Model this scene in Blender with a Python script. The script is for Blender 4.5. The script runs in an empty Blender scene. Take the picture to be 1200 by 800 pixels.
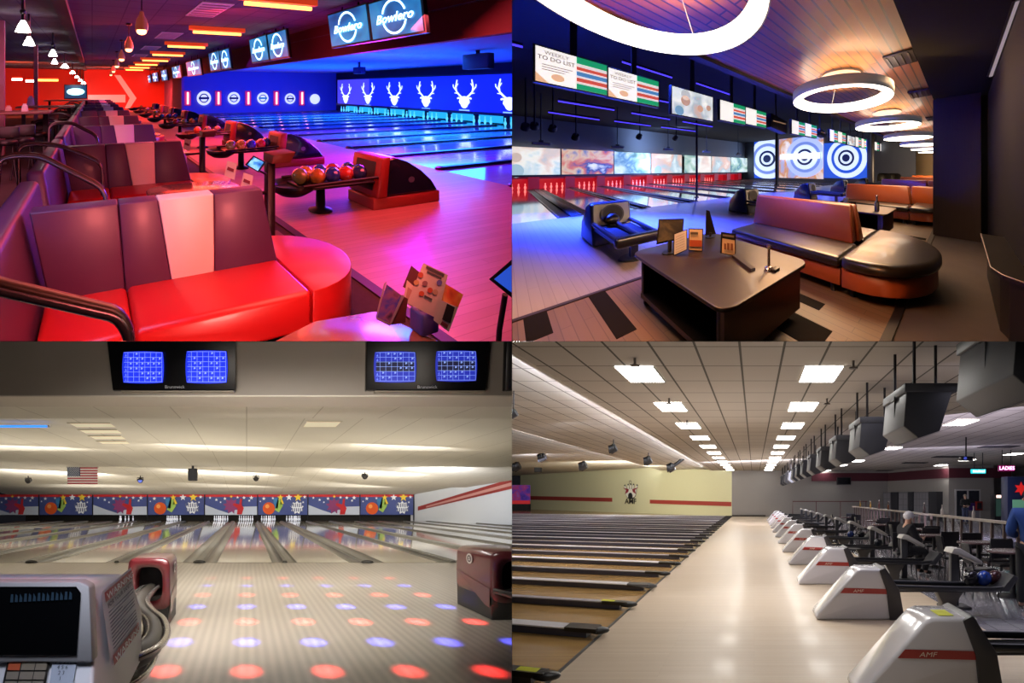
# Four bowling halls under one roof: two storeys of two halls, parted by an added wall and slab that block light.
# Every hall is laid out in metres (x, y on its floor, z up) along three axes of its own: the floors
# slope and the plans are skewed, as four different lenses saw them; all things stand plumb on their floor.
import bpy, bmesh, math, random
from mathutils import Vector, Matrix
random.seed(7)
PI = math.pi
sc = bpy.context.scene
COL = sc.collection
F = 600.0

class Hall:
    def __init__(s, f, cx, cy, h, th, sx, sz):
        k = (F / f) ** (2 / 3)
        g = k * f / F
        # axes of the hall: width, depth (sloping), plumb
        w = Vector((g, 0, 0)); d = Vector((k * (cx - 600) / F, k, k * (400 - cy) / F)); z = Vector((0, 0, g))
        c, n = math.cos(th), math.sin(th)
        s.ax = w * c - d * n
        s.ay = w * n + d * c
        s.az = z
        s.o = z * -h
        s.M = Matrix((s.ax, s.ay, s.az)).transposed()
        s.sx, s.sz, s.k, s.g = sx, sz, k, g
        s.setup(f, cx, cy, h, th)
    def __call__(s, p):
        return s.o + s.ax * p[0] + s.ay * p[1] + s.az * p[2]

    # survey helpers: sight lines met with the floor (or a level z), with a plan depth, or with a wall
    def setup(s, f, cx, cy, h, th): s.f, s.cx, s.cy, s.h, s.c, s.n = f, cx, cy, h, math.cos(th), math.sin(th)
    def plan(s, U, V): return U * s.c - V * s.n, U * s.n + V * s.c
    def fl(s, px, py, z=0):
        V = s.f * (s.h - z) / (py - s.cy); x, y = s.plan((px - s.cx) / s.f * V, V); return Vector((x, y, z))
    def dep(s, px, py, V):
        x, y = s.plan((px - s.cx) / s.f * V, V); return Vector((x, y, s.h - (py - s.cy) * V / s.f))
    def onx(s, px, py, x):
        t = (px - s.cx) / s.f; return s.dep(px, py, x / (t * s.c - s.n))
    def ony(s, px, py, y):
        t = (px - s.cx) / s.f; return s.dep(px, py, y / (t * s.n + s.c))

HALLS = {}
def clip_later(o, hall): HALLS[o.name] = hall

# ---------------------------------------------------------------- materials
MATS = {}
def nodes_of(name):
    m = bpy.data.materials.new(name); m.use_nodes = True
    return m, m.node_tree.nodes, m.node_tree.links, m.node_tree.nodes['Principled BSDF']
def srgb(c):
    if isinstance(c, str):
        c = [int(c[i:i + 2], 16) / 255 for i in (0, 2, 4)]
    return tuple(x / 12.92 if x <= .04045 else ((x + .055) / 1.055) ** 2.4 for x in c) + (1,)
def mat(name, col, rough=.5, metal=0, emit=None, es=0, noise=0, nscale=8, spec=.5, coat=0, bump=0, stretch=None):
    if name in MATS: return MATS[name]
    m, N, L, b = nodes_of(name)
    c = srgb(col)
    b.inputs['Base Color'].default_value = c
    b.inputs['Roughness'].default_value = rough
    b.inputs['Metallic'].default_value = metal
    b.inputs['Specular IOR Level'].default_value = spec
    b.inputs['Coat Weight'].default_value = coat
    b.inputs['Coat Roughness'].default_value = .08
    if emit:
        b.inputs['Emission Color'].default_value = srgb(emit); b.inputs['Emission Strength'].default_value = es
    if noise or bump:
        uv = N.new('ShaderNodeUVMap'); mp = N.new('ShaderNodeMapping')
        if stretch: mp.inputs['Scale'].default_value = stretch
        t = N.new('ShaderNodeTexNoise'); t.inputs['Scale'].default_value = nscale; t.inputs['Detail'].default_value = 4
        L.new(uv.outputs[0], mp.inputs[0]); L.new(mp.outputs[0], t.inputs['Vector'])
        if noise:
            r = N.new('ShaderNodeMix'); r.data_type = 'RGBA'
            r.inputs[6].default_value = tuple(x * (1 - noise) for x in c[:3]) + (1,)
            r.inputs[7].default_value = tuple(min(1, x * (1 + noise)) for x in c[:3]) + (1,)
            L.new(t.outputs['Fac'], r.inputs[0]); L.new(r.outputs[2], b.inputs['Base Color'])
        if bump:
            bp = N.new('ShaderNodeBump'); bp.inputs['Strength'].default_value = bump; bp.inputs['Distance'].default_value = .01
            L.new(t.outputs['Fac'], bp.inputs['Height']); L.new(bp.outputs[0], b.inputs['Normal'])
    MATS[name] = m
    return m
def brick(name, c1, c2, mortar, w, h, ms, rough=.4, offset=.5, swap=False, grain=.12, coat=0, spec=.5, off=(0, 0), grainscale=3, emit=0):
    """planks or tiles in metres: w long, h wide, joints ms; swap turns the length along y"""
    if name in MATS: return MATS[name]
    m, N, L, b = nodes_of(name)
    uv = N.new('ShaderNodeUVMap'); mp = N.new('ShaderNodeMapping')
    mp.inputs['Rotation'].default_value = (0, 0, PI / 2 if swap else 0)
    mp.inputs['Location'].default_value = (off[0], off[1], 0)
    t = N.new('ShaderNodeTexBrick'); t.offset = offset; t.squash = 1
    t.inputs['Color1'].default_value = srgb(c1); t.inputs['Color2'].default_value = srgb(c2); t.inputs['Mortar'].default_value = srgb(mortar)
    t.inputs['Scale'].default_value = 1; t.inputs['Mortar Size'].default_value = ms; t.inputs['Mortar Smooth'].default_value = .1
    t.inputs['Brick Width'].default_value = w; t.inputs['Row Height'].default_value = h; t.inputs['Bias'].default_value = 0
    L.new(uv.outputs[0], mp.inputs[0]); L.new(mp.outputs[0], t.inputs['Vector'])
    n = N.new('ShaderNodeTexNoise'); n.inputs['Scale'].default_value = grainscale; n.inputs['Detail'].default_value = 5
    m2 = N.new('ShaderNodeMapping'); m2.inputs['Scale'].default_value = (.25, 9, 1)
    L.new(mp.outputs[0], m2.inputs[0]); L.new(m2.outputs[0], n.inputs['Vector'])
    mr = N.new('ShaderNodeMapRange'); mr.inputs['To Min'].default_value = 1 - grain; mr.inputs['To Max'].default_value = 1 + grain
    L.new(n.outputs['Fac'], mr.inputs['Value'])
    x = N.new('ShaderNodeVectorMath'); x.operation = 'SCALE'
    L.new(t.outputs['Color'], x.inputs[0]); L.new(mr.outputs[0], x.inputs['Scale'])
    L.new(x.outputs[0], b.inputs['Base Color'])
    b.inputs['Roughness'].default_value = rough; b.inputs['Coat Weight'].default_value = coat
    b.inputs['Coat Roughness'].default_value = .06; b.inputs['Specular IOR Level'].default_value = spec
    MATS[name] = m
    return m
def glow(name, col, es, base=None):
    return mat(name, base or col, .5, 0, col, es)
def picture(name, cols, scale=1.5, es=1.2, seed=0.0, gloss=.4, detail=3, warp=.4):
    """a soft many-coloured picture (poster or screen): noise driven colour ramp on the UV"""
    if name in MATS: return MATS[name]
    m, N, L, b = nodes_of(name)
    uv = N.new('ShaderNodeUVMap'); mp = N.new('ShaderNodeMapping'); mp.inputs['Location'].default_value = (seed, seed * 1.7, seed)
    n = N.new('ShaderNodeTexNoise'); n.inputs['Scale'].default_value = scale; n.inputs['Detail'].default_value = detail; n.inputs['Distortion'].default_value = warp
    r = N.new('ShaderNodeValToRGB'); r.color_ramp.interpolation = 'LINEAR'
    e = r.color_ramp.elements
    for i, c in enumerate(cols):
        p = .28 + .44 * i / (len(cols) - 1)
        if i < 2: el = e[i]; el.position = p
        else: el = e.new(p)
        el.color = srgb(c)
    L.new(uv.outputs[0], mp.inputs[0]); L.new(mp.outputs[0], n.inputs['Vector']); L.new(n.outputs['Fac'], r.inputs[0])
    L.new(r.outputs[0], b.inputs['Base Color']); b.inputs['Roughness'].default_value = gloss
    if es:
        L.new(r.outputs[0], b.inputs['Emission Color']); b.inputs['Emission Strength'].default_value = es
    MATS[name] = m
    return m

# ---------------------------------------------------------------- meshes, in hall metres
class MB:
    def __init__(s): s.v = []; s.f = []; s.m = []; s.sm = []
    def add(s, vs, fs, mi=0, smooth=False):
        b = len(s.v); s.v += [tuple(v) for v in vs]
        for f in fs: s.f.append([b + i for i in f]); s.m.append(mi); s.sm.append(smooth)
        return s
    def box(s, x0, x1, y0, y1, z0, z1, mi=0):
        v = [(x, y, z) for z in (z0, z1) for y in (y0, y1) for x in (x0, x1)]
        return s.add(v, [(0, 2, 3, 1), (4, 5, 7, 6), (0, 1, 5, 4), (2, 6, 7, 3), (0, 4, 6, 2), (1, 3, 7, 5)], mi)
    def quad(s, a, b, c, d, mi=0): return s.add([a, b, c, d], [(0, 1, 2, 3)], mi)
    def prism(s, poly, axis, a, b, mi=0, smooth=False):
        """polygon swept along an axis: 'x' takes (y,z), 'y' takes (x,z), 'z' takes (x,y)"""
        n = len(poly)
        P = {'x': lambda p, t: (t, p[0], p[1]), 'y': lambda p, t: (p[0], t, p[1]), 'z': lambda p, t: (p[0], p[1], t)}[axis]
        v = [P(p, a) for p in poly] + [P(p, b) for p in poly]
        return s.add(v, [tuple(range(n))[::-1], tuple(range(n, 2 * n))] , mi).add(v, [(i, (i + 1) % n, n + (i + 1) % n, n + i) for i in range(n)], mi, smooth)
    def loft(s, rings, mi=0, smooth=True, cap=True, close=True):
        n = len(rings[0]); v = [p for r in rings for p in r]; fs = []
        for i in range(len(rings) - 1):
            for j in range(n if close else n - 1):
                fs.append((i * n + j, i * n + (j + 1) % n, (i + 1) * n + (j + 1) % n, (i + 1) * n + j))
        s.add(v, fs, mi, smooth)
        if cap and close:
            s.add(rings[0], [tuple(range(n))[::-1]], mi); s.add(rings[-1], [tuple(range(n))], mi)
        return s
    def lathe(s, c, prof, n=20, mi=0, sy=1, cap=True):
        """profile (r, z) turned about the plumb line through c"""
        return s.loft([[(c[0] + r * math.cos(2 * PI * j / n), c[1] + sy * r * math.sin(2 * PI * j / n), c[2] + z) for j in range(n)] for r, z in prof], mi, True, cap)
    def cyl(s, a, b, r, n=12, mi=0, r2=None): return s.tube([a, b], r, n, mi, r2)
    def tube(s, pts, r, n=8, mi=0, r2=None, cap=True):
        P = [Vector(p) for p in pts]; rings = []
        up = None
        for i, p in enumerate(P):
            t = (P[min(i + 1, len(P) - 1)] - P[max(i - 1, 0)]).normalized()
            if up is None: up = Vector((0, 0, 1)) if abs(t.z) < .9 else Vector((1, 0, 0))
            e1 = up.cross(t).normalized(); e2 = t.cross(e1).normalized(); up = e2
            rr = r if r2 is None else r + (r2 - r) * i / max(1, len(P) - 1)
            if isinstance(r, (list, tuple)): rr = r[i]
            rings.append([tuple(p + (e1 * math.cos(2 * PI * j / n) + e2 * math.sin(2 * PI * j / n)) * rr) for j in range(n)])
        return s.loft(rings, mi, True, cap)
    def ball(s, c, r, n=16, mi=0, rx=None, rz=None):
        m = n // 2; rings = []
        for i in range(m + 1):
            a = -PI / 2 + PI * i / m; q = max(math.cos(a), .02)
            rings.append([(c[0] + (rx or r) * q * math.cos(2 * PI * j / n), c[1] + r * q * math.sin(2 * PI * j / n), c[2] + (rz or r) * math.sin(a)) for j in range(n)])
        return s.loft(rings, mi, True, True)
    def disc(s, c, r, u, v, n=24, mi=0, ru=None):
        u, v, c = Vector(u), Vector(v), Vector(c)
        return s.add([tuple(c + u * ((ru or r) * math.cos(2 * PI * j / n)) + v * (r * math.sin(2 * PI * j / n))) for j in range(n)], [tuple(range(n))], mi)
    def ring(s, c, r0, r1, u, v, n=32, mi=0, a0=0, a1=2 * PI):
        u, v, c = Vector(u), Vector(v), Vector(c); vs = []
        for j in range(n + 1):
            a = a0 + (a1 - a0) * j / n
            e = u * math.cos(a) + v * math.sin(a)
            vs += [tuple(c + e * r0), tuple(c + e * r1)]
        return s.add(vs, [(2 * j, 2 * j + 1, 2 * j + 3, 2 * j + 2) for j in range(n)], mi)
    def poly(s, c, pts, u, v, mi=0):
        u, v, c = Vector(u), Vector(v), Vector(c)
        return s.add([tuple(c + u * a + v * b) for a, b in pts], [tuple(range(len(pts)))], mi)
    def text(s, txt, c, size, u, v, mi=0, sx=1.0, align='CENTER', shear=0, bold=0):
        vs, fs = text_shape(txt, align, shear, bold); u, v, c = Vector(u), Vector(v), Vector(c)
        return s.add([tuple(c + u * (a * size * sx) + v * (b * size)) for a, b in vs], fs, mi)
    def rot(s, c, ang, i0=0):
        """turn what was added since vertex i0 about the plumb line through c"""
        co, si = math.cos(ang), math.sin(ang)
        for i in range(i0, len(s.v)):
            x, y, z = s.v[i]; x -= c[0]; y -= c[1]
            s.v[i] = (c[0] + x * co - y * si, c[1] + x * si + y * co, z)
        return s
    def tilt(s, c, axis, ang, i0=0):
        R = Matrix.Rotation(ang, 3, Vector(axis)); c = Vector(c)
        for i in range(i0, len(s.v)): s.v[i] = tuple(c + R @ (Vector(s.v[i]) - c))
        return s

TXT = {}
def text_shape(t, align, shear, bold):
    key = (t, align, shear, bold)
    if key not in TXT:
        cu = bpy.data.curves.new('writing', 'FONT'); cu.body = t; cu.align_x = align; cu.align_y = 'CENTER'; cu.shear = shear; cu.offset = bold
        cu.resolution_u = 2
        ob = bpy.data.objects.new('writing', cu); COL.objects.link(ob)
        me = ob.evaluated_get(bpy.context.evaluated_depsgraph_get()).to_mesh()
        TXT[key] = ([(v.co.x, v.co.y) for v in me.vertices], [tuple(p.vertices) for p in me.polygons])
        bpy.data.objects.remove(ob); bpy.data.curves.remove(cu)
    return TXT[key]

def mesh_of(name, mb, mats, hall, base, bevel=0, seg=2, smooth=None, true_round=None):
    me = bpy.data.meshes.new(name)
    bm = bmesh.new()
    vs = [bm.verts.new(v) for v in mb.v]
    for f, mi, sm in zip(mb.f, mb.m, mb.sm):
        if len(set(f)) < 3: continue
        try:
            fc = bm.faces.new([vs[i] for i in f]); fc.material_index = mi; fc.smooth = sm
        except ValueError: pass
    if bevel:
        bmesh.ops.remove_doubles(bm, verts=bm.verts, dist=1e-5)
        bmesh.ops.recalc_face_normals(bm, faces=bm.faces)
        ed = [e for e in bm.edges if len(e.link_faces) == 2 and e.calc_face_angle(0) > .5]
        bmesh.ops.bevel(bm, geom=ed, offset=bevel, segments=seg, affect='EDGES', profile=.5, clamp_overlap=True)
        for fc in bm.faces: fc.smooth = True
    elif smooth:
        for fc in bm.faces: fc.smooth = True
    bm.normal_update()
    uv = bm.loops.layers.uv.new('UVMap')
    for fc in bm.faces:
        n = fc.normal; a = (abs(n.x), abs(n.y), abs(n.z)); i = a.index(max(a))
        for lp in fc.loops:
            c = lp.vert.co
            lp[uv].uv = (c.y, c.z) if i == 0 else (c.x, c.z) if i == 1 else (c.x, c.y)
    b = hall(base)
    for v in bm.verts: v.co = hall(v.co) - b
    bm.to_mesh(me); bm.free()
    for m in (mats if isinstance(mats, (list, tuple)) else [mats]): me.materials.append(m)
    if bevel:
        try: me.set_sharp_from_angle(angle=.9)
        except Exception: pass
    return me
def part(name, mb, mats, parent, hall, bevel=0, seg=2, smooth=None, label=None):
    """a mesh under its thing (or under one of its parts)"""
    base = BASE[parent.name]
    o = bpy.data.objects.new(name, mesh_of(name, mb, mats, hall, base, bevel, seg, smooth))
    COL.objects.link(o); o.parent = parent; BASE[o.name] = base; clip_later(o, hall)
    if label: o['label'] = label
    return o
BASE = {}
def tag(o, label, cat, group=None, kind=None):
    o['label'] = label; o['category'] = cat
    if group: o['group'] = group
    if kind: o['kind'] = kind
    return o
def thing(name, label, cat, hall, base, group=None):
    o = bpy.data.objects.new(name, None); COL.objects.link(o); o.empty_display_size = .1
    o.location = hall(base); BASE[o.name] = tuple(base); clip_later(o, hall)
    return tag(o, label, cat, group)
def solo(name, mb, mats, hall, base, label, cat, group=None, bevel=0, seg=2, smooth=None, kind=None):
    """a thing that is one mesh"""
    o = bpy.data.objects.new(name, mesh_of(name, mb, mats, hall, base, bevel, seg, smooth))
    COL.objects.link(o); o.location = hall(base); BASE[o.name] = tuple(base); clip_later(o, hall)
    return tag(o, label, cat, group, kind)
def struct(name, mb, mats, hall, base=(0, 0, 0), bevel=0, smooth=None, label=None):
    o = bpy.data.objects.new(name, mesh_of(name, mb, mats, hall, base, bevel, 2, smooth))
    COL.objects.link(o); o.location = hall(base); BASE[o.name] = tuple(base); clip_later(o, hall)
    o['kind'] = 'structure'
    if label: o['label'] = label
    return o
def dup(root, hall, base, label=None, group=None):
    r = root.copy(); COL.objects.link(r); r.location = hall(base); BASE[r.name] = tuple(base); clip_later(r, hall)
    if label: r['label'] = label
    if group: r['group'] = group
    for ch in list(root.children):
        c = ch.copy(); COL.objects.link(c); c.parent = r; clip_later(c, hall); BASE[c.name] = tuple(base)
        for g in list(ch.children):
            d = g.copy(); COL.objects.link(d); d.parent = c; clip_later(d, hall); BASE[d.name] = tuple(base)
    return r
def recolor(root, part_name, m):
    for o in [root] + list(root.children_recursive):
        if o.name.split('.')[0] == part_name:
            o.data = o.data.copy(); o.data.materials[0] = m

# ---------------------------------------------------------------- added fill lights
def lamp(kind, hall, pos, target, energy, col, size=.5, size2=None, spot=1.2, blend=.5, spread=None):
    l = bpy.data.lights.new('hall_fill_light', kind); l.energy = energy; l.color = srgb(col)[:3]
    o = bpy.data.objects.new('hall_fill_light', l); COL.objects.link(o); p = hall(pos); o.location = p
    if target is not None:
        d = hall(target) - p; o.rotation_euler = d.to_track_quat('-Z', 'Y').to_euler()
    if kind == 'AREA':
        l.shape = 'RECTANGLE'; l.size = size; l.size_y = size2 or size
        if spread: l.spread = spread
        bpy.context.view_layer.update()
        R = o.rotation_euler.to_matrix()        # keep the fill light inside its own hall
        for _ in range(40):
            cs = [p + R @ Vector((i * l.size / 2, j * l.size_y / 2, 0)) for i in (-1, 1) for j in (-1, 1)]
            if all(c.x * hall.sx > .02 and c.z * hall.sz > .02 for c in cs): break
            l.size *= .9; l.size_y *= .9
        else: print('LAMP OUTSIDE', pos)
    elif kind == 'SPOT':
        l.spot_size = spot; l.spot_blend = blend; l.shadow_soft_size = size
    else: l.shadow_soft_size = size
    return o
X, Y, Z = Vector((1, 0, 0)), Vector((0, 1, 0)), Vector((0, 0, 1))

# ================================================================ figures
def skin(joints, edges, sub=2):
    """one continuous surface grown along connected joints: joints = {name: ((x,y,z), radius)}"""
    names = list(joints); idx = {n: i for i, n in enumerate(names)}
    me = bpy.data.meshes.new('growth'); me.from_pydata([joints[n][0] for n in names], [(idx[a], idx[b]) for a, b in edges], [])
    ob = bpy.data.objects.new('growth', me); COL.objects.link(ob)
    md = ob.modifiers.new('skin', 'SKIN'); md.use_smooth_shade = True
    for i, n in enumerate(names):
        r = joints[n][1]; me.skin_vertices[0].data[i].radius = (r, r) if not isinstance(r, tuple) else r
        me.skin_vertices[0].data[i].use_root = (i == 0)
    ss = ob.modifiers.new('sub', 'SUBSURF'); ss.levels = sub; ss.render_levels = sub
    ev = ob.evaluated_get(bpy.context.evaluated_depsgraph_get()); m = ev.to_mesh()
    out = ([tuple(v.co) for v in m.vertices], [tuple(p.vertices) for p in m.polygons])
    ev.to_mesh_clear(); bpy.data.objects.remove(ob); bpy.data.meshes.remove(me)
    return out
def figure(name, label, hall, base, turn, J, shirt, trousers, skinc, hairc, cap=None, group=None):
    """a person: J holds the pose (joints in metres, facing -y before the turn)"""
    t = thing(name, label, 'person', hall, base, group)
    def put(vf):
        mb = MB(); mb.add(vf[0], vf[1], 0, True); mb.rot((0, 0, 0), turn)
        mb.v = [(a + base[0], b + base[1], c + base[2]) for a, b, c in mb.v]; return mb
    E = [('pelvis', 'waist'), ('waist', 'chest'), ('chest', 'neck'), ('neck', 'chin'), ('chin', 'crown')]
    for s in 'LR':
        E += [('chest', 'sh' + s), ('sh' + s, 'el' + s), ('el' + s, 'wr' + s), ('wr' + s, 'ha' + s), ('pelvis', 'hi' + s), ('hi' + s, 'kn' + s), ('kn' + s, 'an' + s), ('an' + s, 'to' + s)]
    R = dict(pelvis=.11, waist=.10, chest=.11, neck=.055, chin=.075, crown=.085, shL=.06, shR=.06, elL=.042, elR=.042, wrL=.03, wrR=.03, haL=.035, haR=.035, hiL=.085, hiR=.085, knL=.058, knR=.058, anL=.04, anR=.04, toL=.035, toR=.035)
    body = put(skin({k: (J[k], R[k]) for k in R}, E))
    # nose, ears and fingers on the same surface's object
    hc = Vector(J['crown']) * .55 + Vector(J['chin']) * .45
    ex = MB(); ex.ball(hc + Vector((0, -.095, -.02)), .016, 8); ex.ball(hc + Vector((.085, 0, -.02)), .022, 8); ex.ball(hc + Vector((-.085, 0, -.02)), .022, 8)
    for s in 'LR':
        h, w = Vector(J['ha' + s]), Vector(J['wr' + s]); d = (h - w).normalized(); sd = d.cross(Vector((0, 1, .3))).normalized()
        for k in range(4): ex.tube([h + sd * (.012 * (k - 1.5) * 1.6), h + d * (.05 + .012 * (1.5 - abs(k - 1.6))) + sd * (.013 * (k - 1.5) * 1.6), h + d * .075 + sd * (.012 * (k - 1.5) * 1.5) + Vector((0, -.02, 0))], .009, 6, 0, .007)
        ex.tube([h + sd * .02 - d * .03, h + sd * .045 + d * .01, h + sd * .05 + d * .04], .01, 6, 0, .008)
    ex.rot((0, 0, 0), turn); ex.v = [(a + base[0], b + base[1], c + base[2]) for a, b, c in ex.v]
    body.add(ex.v, ex.f, 0, True)
    part('body', body, skinc, t, hall)
    grow = lambda ks, e: {k: (J[k], R[k] + e) for k in ks}
    sk = ['pelvis', 'waist', 'chest', 'shL', 'shR', 'elL', 'elR']
    part('shirt', put(skin({**grow(sk, .045), **{'wr' + s: (tuple(Vector(J['wr' + s]) * .8 + Vector(J['el' + s]) * .2), .052) for s in 'LR'}},
         [('pelvis', 'waist'), ('waist', 'chest'), ('chest', 'shL'), ('chest', 'shR'), ('shL', 'elL'), ('shR', 'elR'), ('elL', 'wrL'), ('elR', 'wrR')])), shirt, t, hall)
    tk = ['pelvis', 'hiL', 'hiR', 'knL', 'knR', 'anL', 'anR']
    part('trousers', put(skin(grow(tk, .03), [('pelvis', 'hiL'), ('pelvis', 'hiR'), ('hiL', 'knL'), ('hiR', 'knR'), ('knL', 'anL'), ('knR', 'anR')])), trousers, t, hall)
    for s in 'LR':
        part('shoe', put(skin({'a': (J['an' + s], .05), 'b': (J['to' + s], .045)}, [('a', 'b')])), mat('shoe_leather', '18181a', .6), t, hall)
    hm = MB(); c = Vector(J['crown'])
    if cap:
        hm.ball((c.x, c.y, c.z - .02), .115, 14, rz=.10); hm.prism([(-.08, -.2), (.08, -.2), (.1, -.08), (-.1, -.08)], 'z', -.03, -.015)
        n0 = len(hm.v) - 16
        for i in range(n0, len(hm.v)): a, b, d = hm.v[i]; hm.v[i] = (a + c.x, b + c.y, d + c.z)
        part('cap', put((hm.v, hm.f)), cap, t, hall)
    else:
        hm.ball((c.x, c.y + .02, c.z + .01), .098, 14, rz=.085)
        part('hair', put((hm.v, hm.f)), hairc, t, hall)
    for sx in (-1, 1):
        e = MB(); e.ball(hc + Vector((.032 * sx, -.082, .012)), .012, 8); part('eye', put((e.v, e.f)), mat('eye_dark', '101010', .3), t, hall)
    return t

# ================================================================ hall D (lower right): bright hall with white ball returns
D = Hall(741, 884, 581, 1.65, 0, 1, -1)
LD = Vector((-.947, .321, 0))          # the lanes run left and away
d_cream = mat('cream_wall_paint', 'd4d0a8', .8, noise=.03)
d_grey = mat('grey_wall_paint', '9a948e', .8, noise=.05, nscale=1)
d_maroon = mat('maroon_band', '55202c', .7)
d_stripe = mat('brick_red_stripe', 'a03c34', .6)
ceil_m = brick('ceiling_tile', 'b4aca2', 'bcb4aa', '5a554e', .61, 1.29, .018, .9, 0, False, .03, off=(.2, .35))
ceil_l = brick('lane_ceiling_tile', 'c8c2b8', 'd0cabf', '6a645c', .61, 1.29, .018, .9, 0, False, .03)
# approach, lane deck, concourse floor
appr = brick('approach_maple', 'c4b098', 'cab8a2', 'baa68e', 2.4, .06, .002, .36, .37, False, .1, coat=.06, grainscale=2, spec=.35)
deck = brick('lane_maple', 'a07c48', 'b08a52', '947244', 3.0, .05, .002, .22, .37, False, .16, coat=.15)
tilef = brick('concourse_tile', '8c8a94', '96949c', '7c7a84', .3, .3, .004, .18, 0, False, .05, coat=.3)
struct('floor_approach', MB().quad((-1.82, 2.5, 0), (2.85, 2.5, 0), (2.85, 51, 0), (-1.82, 51, 0)), appr, D)
mb = MB(); mb.quad((-1.84, 2.5, -.005), (-1.84, 51, -.005), (-30.2, 81.6, -.005), (-30.2, 5, -.005)); struct('floor_lanes', mb, deck, D)
struct('floor_concourse', MB().quad((2.85, 2.5, 0), (24, 2.5, 0), (24, 51, 0), (2.85, 51, 0)), tilef, D)
struct('trim_foul_line', MB().box(-1.85, -1.81, 2.5, 51, -.004, .004), mat('foul_line_black', '2a2622', .5), D)
# ceilings
cm = MB(); cm.box(-3.5, 24, 3, 51, 3.7, 3.76); struct('ceiling', cm, ceil_m, D)
cm = MB(); cm.box(-8.5, -2.9, 3, 62, 3.99, 4.04); struct('ceiling_lane_bay', cm, ceil_l, D)
cm = MB(); cm.box(-34, -7.9, 6, 84, 4.34, 4.39); struct('ceiling_far_bay', cm, ceil_l, D)
cm = MB(); cm.box(-3.5, -3.44, 3, 51, 3.68, 3.84); cm.box(-8.5, -8.44, 6, 60, 3.97, 4.14); struct('trim_ceiling_edge', cm, mat('edge_white', 'cfc8bc', .8), D)
for x, z, y1 in ((-3.5, 3.85, 51), (-8.5, 4.16, 58)):
    m = MB(); m.box(x, x + .1, 4 if x > -5 else 12, y1, z, z + .05)
    struct('trim_cove_tube', m, glow('cove_white', 'f0f4ff', 130), D)
# walls
w = MB(); a, b = (-1.82, 51.0), (-30.2, 81.6)
w.quad((a[0], a[1], 0), (a[0], a[1], 3.72), (b[0], b[1], 5.9), (b[0], b[1], -.2)); struct('wall_left', w, d_cream, D)
w = MB(); w.quad((-1.82, 51, 0), (12.9, 51, 0), (12.9, 51, 3.72), (-1.82, 51, 3.72)); struct('wall_back', w, d_grey, D)
w = MB(); w.box(4.6, 10.75, 50.8, 51, 2.85, 3.5); w.quad((10.72, 50.95, 2.85), (12.86, 42, 2.85), (12.86, 42, 3.5), (10.72, 50.95, 3.5)); w.box(12.88, 17, 41.86, 41.96, 2.85, 3.5)
struct('trim_maroon', w, d_maroon, D)
w = MB(); w.quad((10.75, 51, 0), (12.9, 42, 0), (12.9, 42, 3.72), (10.75, 51, 3.72)); w.quad((12.9, 42, 0), (15.9, 42, 0), (15.9, 42, 3.72), (12.9, 42, 3.72))
w.quad((15.9, 42, 0), (15.9, 47, 0), (15.9, 47, 3.72), (15.9, 42, 3.72)); w.quad((15.9, 47, 0), (24, 47, 0), (24, 47, 3.72), (15.9, 47, 3.72)); struct('wall_right', w, d_grey, D)
w = MB(); w.box(-1.8, .9, 50.85, 50.99, 0, .12); struct('baseboard_back', w, mat('baseboard_dark', '3a332c', .6), D)
# stripes and the pin emblem on the cream wall (positions along the wall)
wd = (Vector((b[0], b[1], 0)) - Vector((a[0], a[1], 0))); wl = wd.length; wd.normalize(); wn = Vector((wd.y, -wd.x, 0)) * -1
if wn.y > 0: wn = -wn
def onwall(s, z, off=.05): return Vector((a[0], a[1], 0)) + wd * s + Vector((0, 0, z)) + wn * off
def wall_s(px):                       # where along the wall a sight line lands
    t = (px - 884) / 741; return (a[0] - t * a[1]) / (t * wd.y - wd.x)
def wz(py, s):
    return 1.65 - (py - 581) * (a[1] + wd.y * s) / 741
for p0, p1, q in ((857.5, 762, ((588, 593), (585.3, 589.7))), (718, 610, ((583.2, 587.7), (580.7, 585)))):
    s0, s1 = wall_s(p0), wall_s(p1); m = MB()
    m.quad(onwall(s0, wz(q[0][1], s0)), onwall(s1, wz(q[1][1], s1)), onwall(s1, wz(q[1][0], s1)), onwall(s0, wz(q[0][0], s0)))
    struct('trim_red_stripe', m, d_stripe, D)
s = wall_s(740); S = (a[1] + wd.y * s) / 741     # metres per picture unit there
c = onwall(s, wz(575, s), .06); U = -wd * 1.22
em = thing('wall_emblem', 'large bowling pin burst emblem with letters AMF on the cream wall', 'emblem', D, tuple(c))
blk, red, wht = mat('emblem_black', '1c1a1e', .5), mat('emblem_red', '8c2430', .5), mat('emblem_white', 'e8e6da', .5)
m = MB()
for sx, rot_ in ((-1, .5), (1, -.5), (-.45, .2), (.45, -.2), (0, 0)):
    pin = [(-.0, -7), (2.2, -6.5), (3.2, -3), (2.6, 1), (1.2, 4), (1.3, 6), (.9, 8), (-.9, 8), (-1.3, 6), (-1.2, 4), (-2.6, 1), (-3.2, -3), (-2.2, -6.5)]
    co, si = math.cos(rot_), math.sin(rot_)
    for e, mi, off in ((1.18, 0, .0), (1.0, 1, .02)):
        pts = [((x * e) * co - (y * e) * si + sx * 7, (x * e) * si + (y * e) * co - 1) for x, y in pin]
        m.poly(c + wn * (off + .01 * abs(sx)), [(x * S, y * S) for x, y in pts], U, Z, mi)
part('pins', m, [blk, wht], em, D)
m = MB()
for sx in (-1, 1):
    m = MB(); m.poly(c + wn * .05, [(x * sx * S, y * S) for x, y in ((3, 2), (14, 4), (8, 1), (10, -4), (4, -1))], U, Z); part('flame', m, red, em, D)
m = MB(); m.disc(c + wn * .07 + Z * (-6 * S), 4 * S, U, Z, 20); part('bowling_ball', m, blk, em, D)
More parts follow.
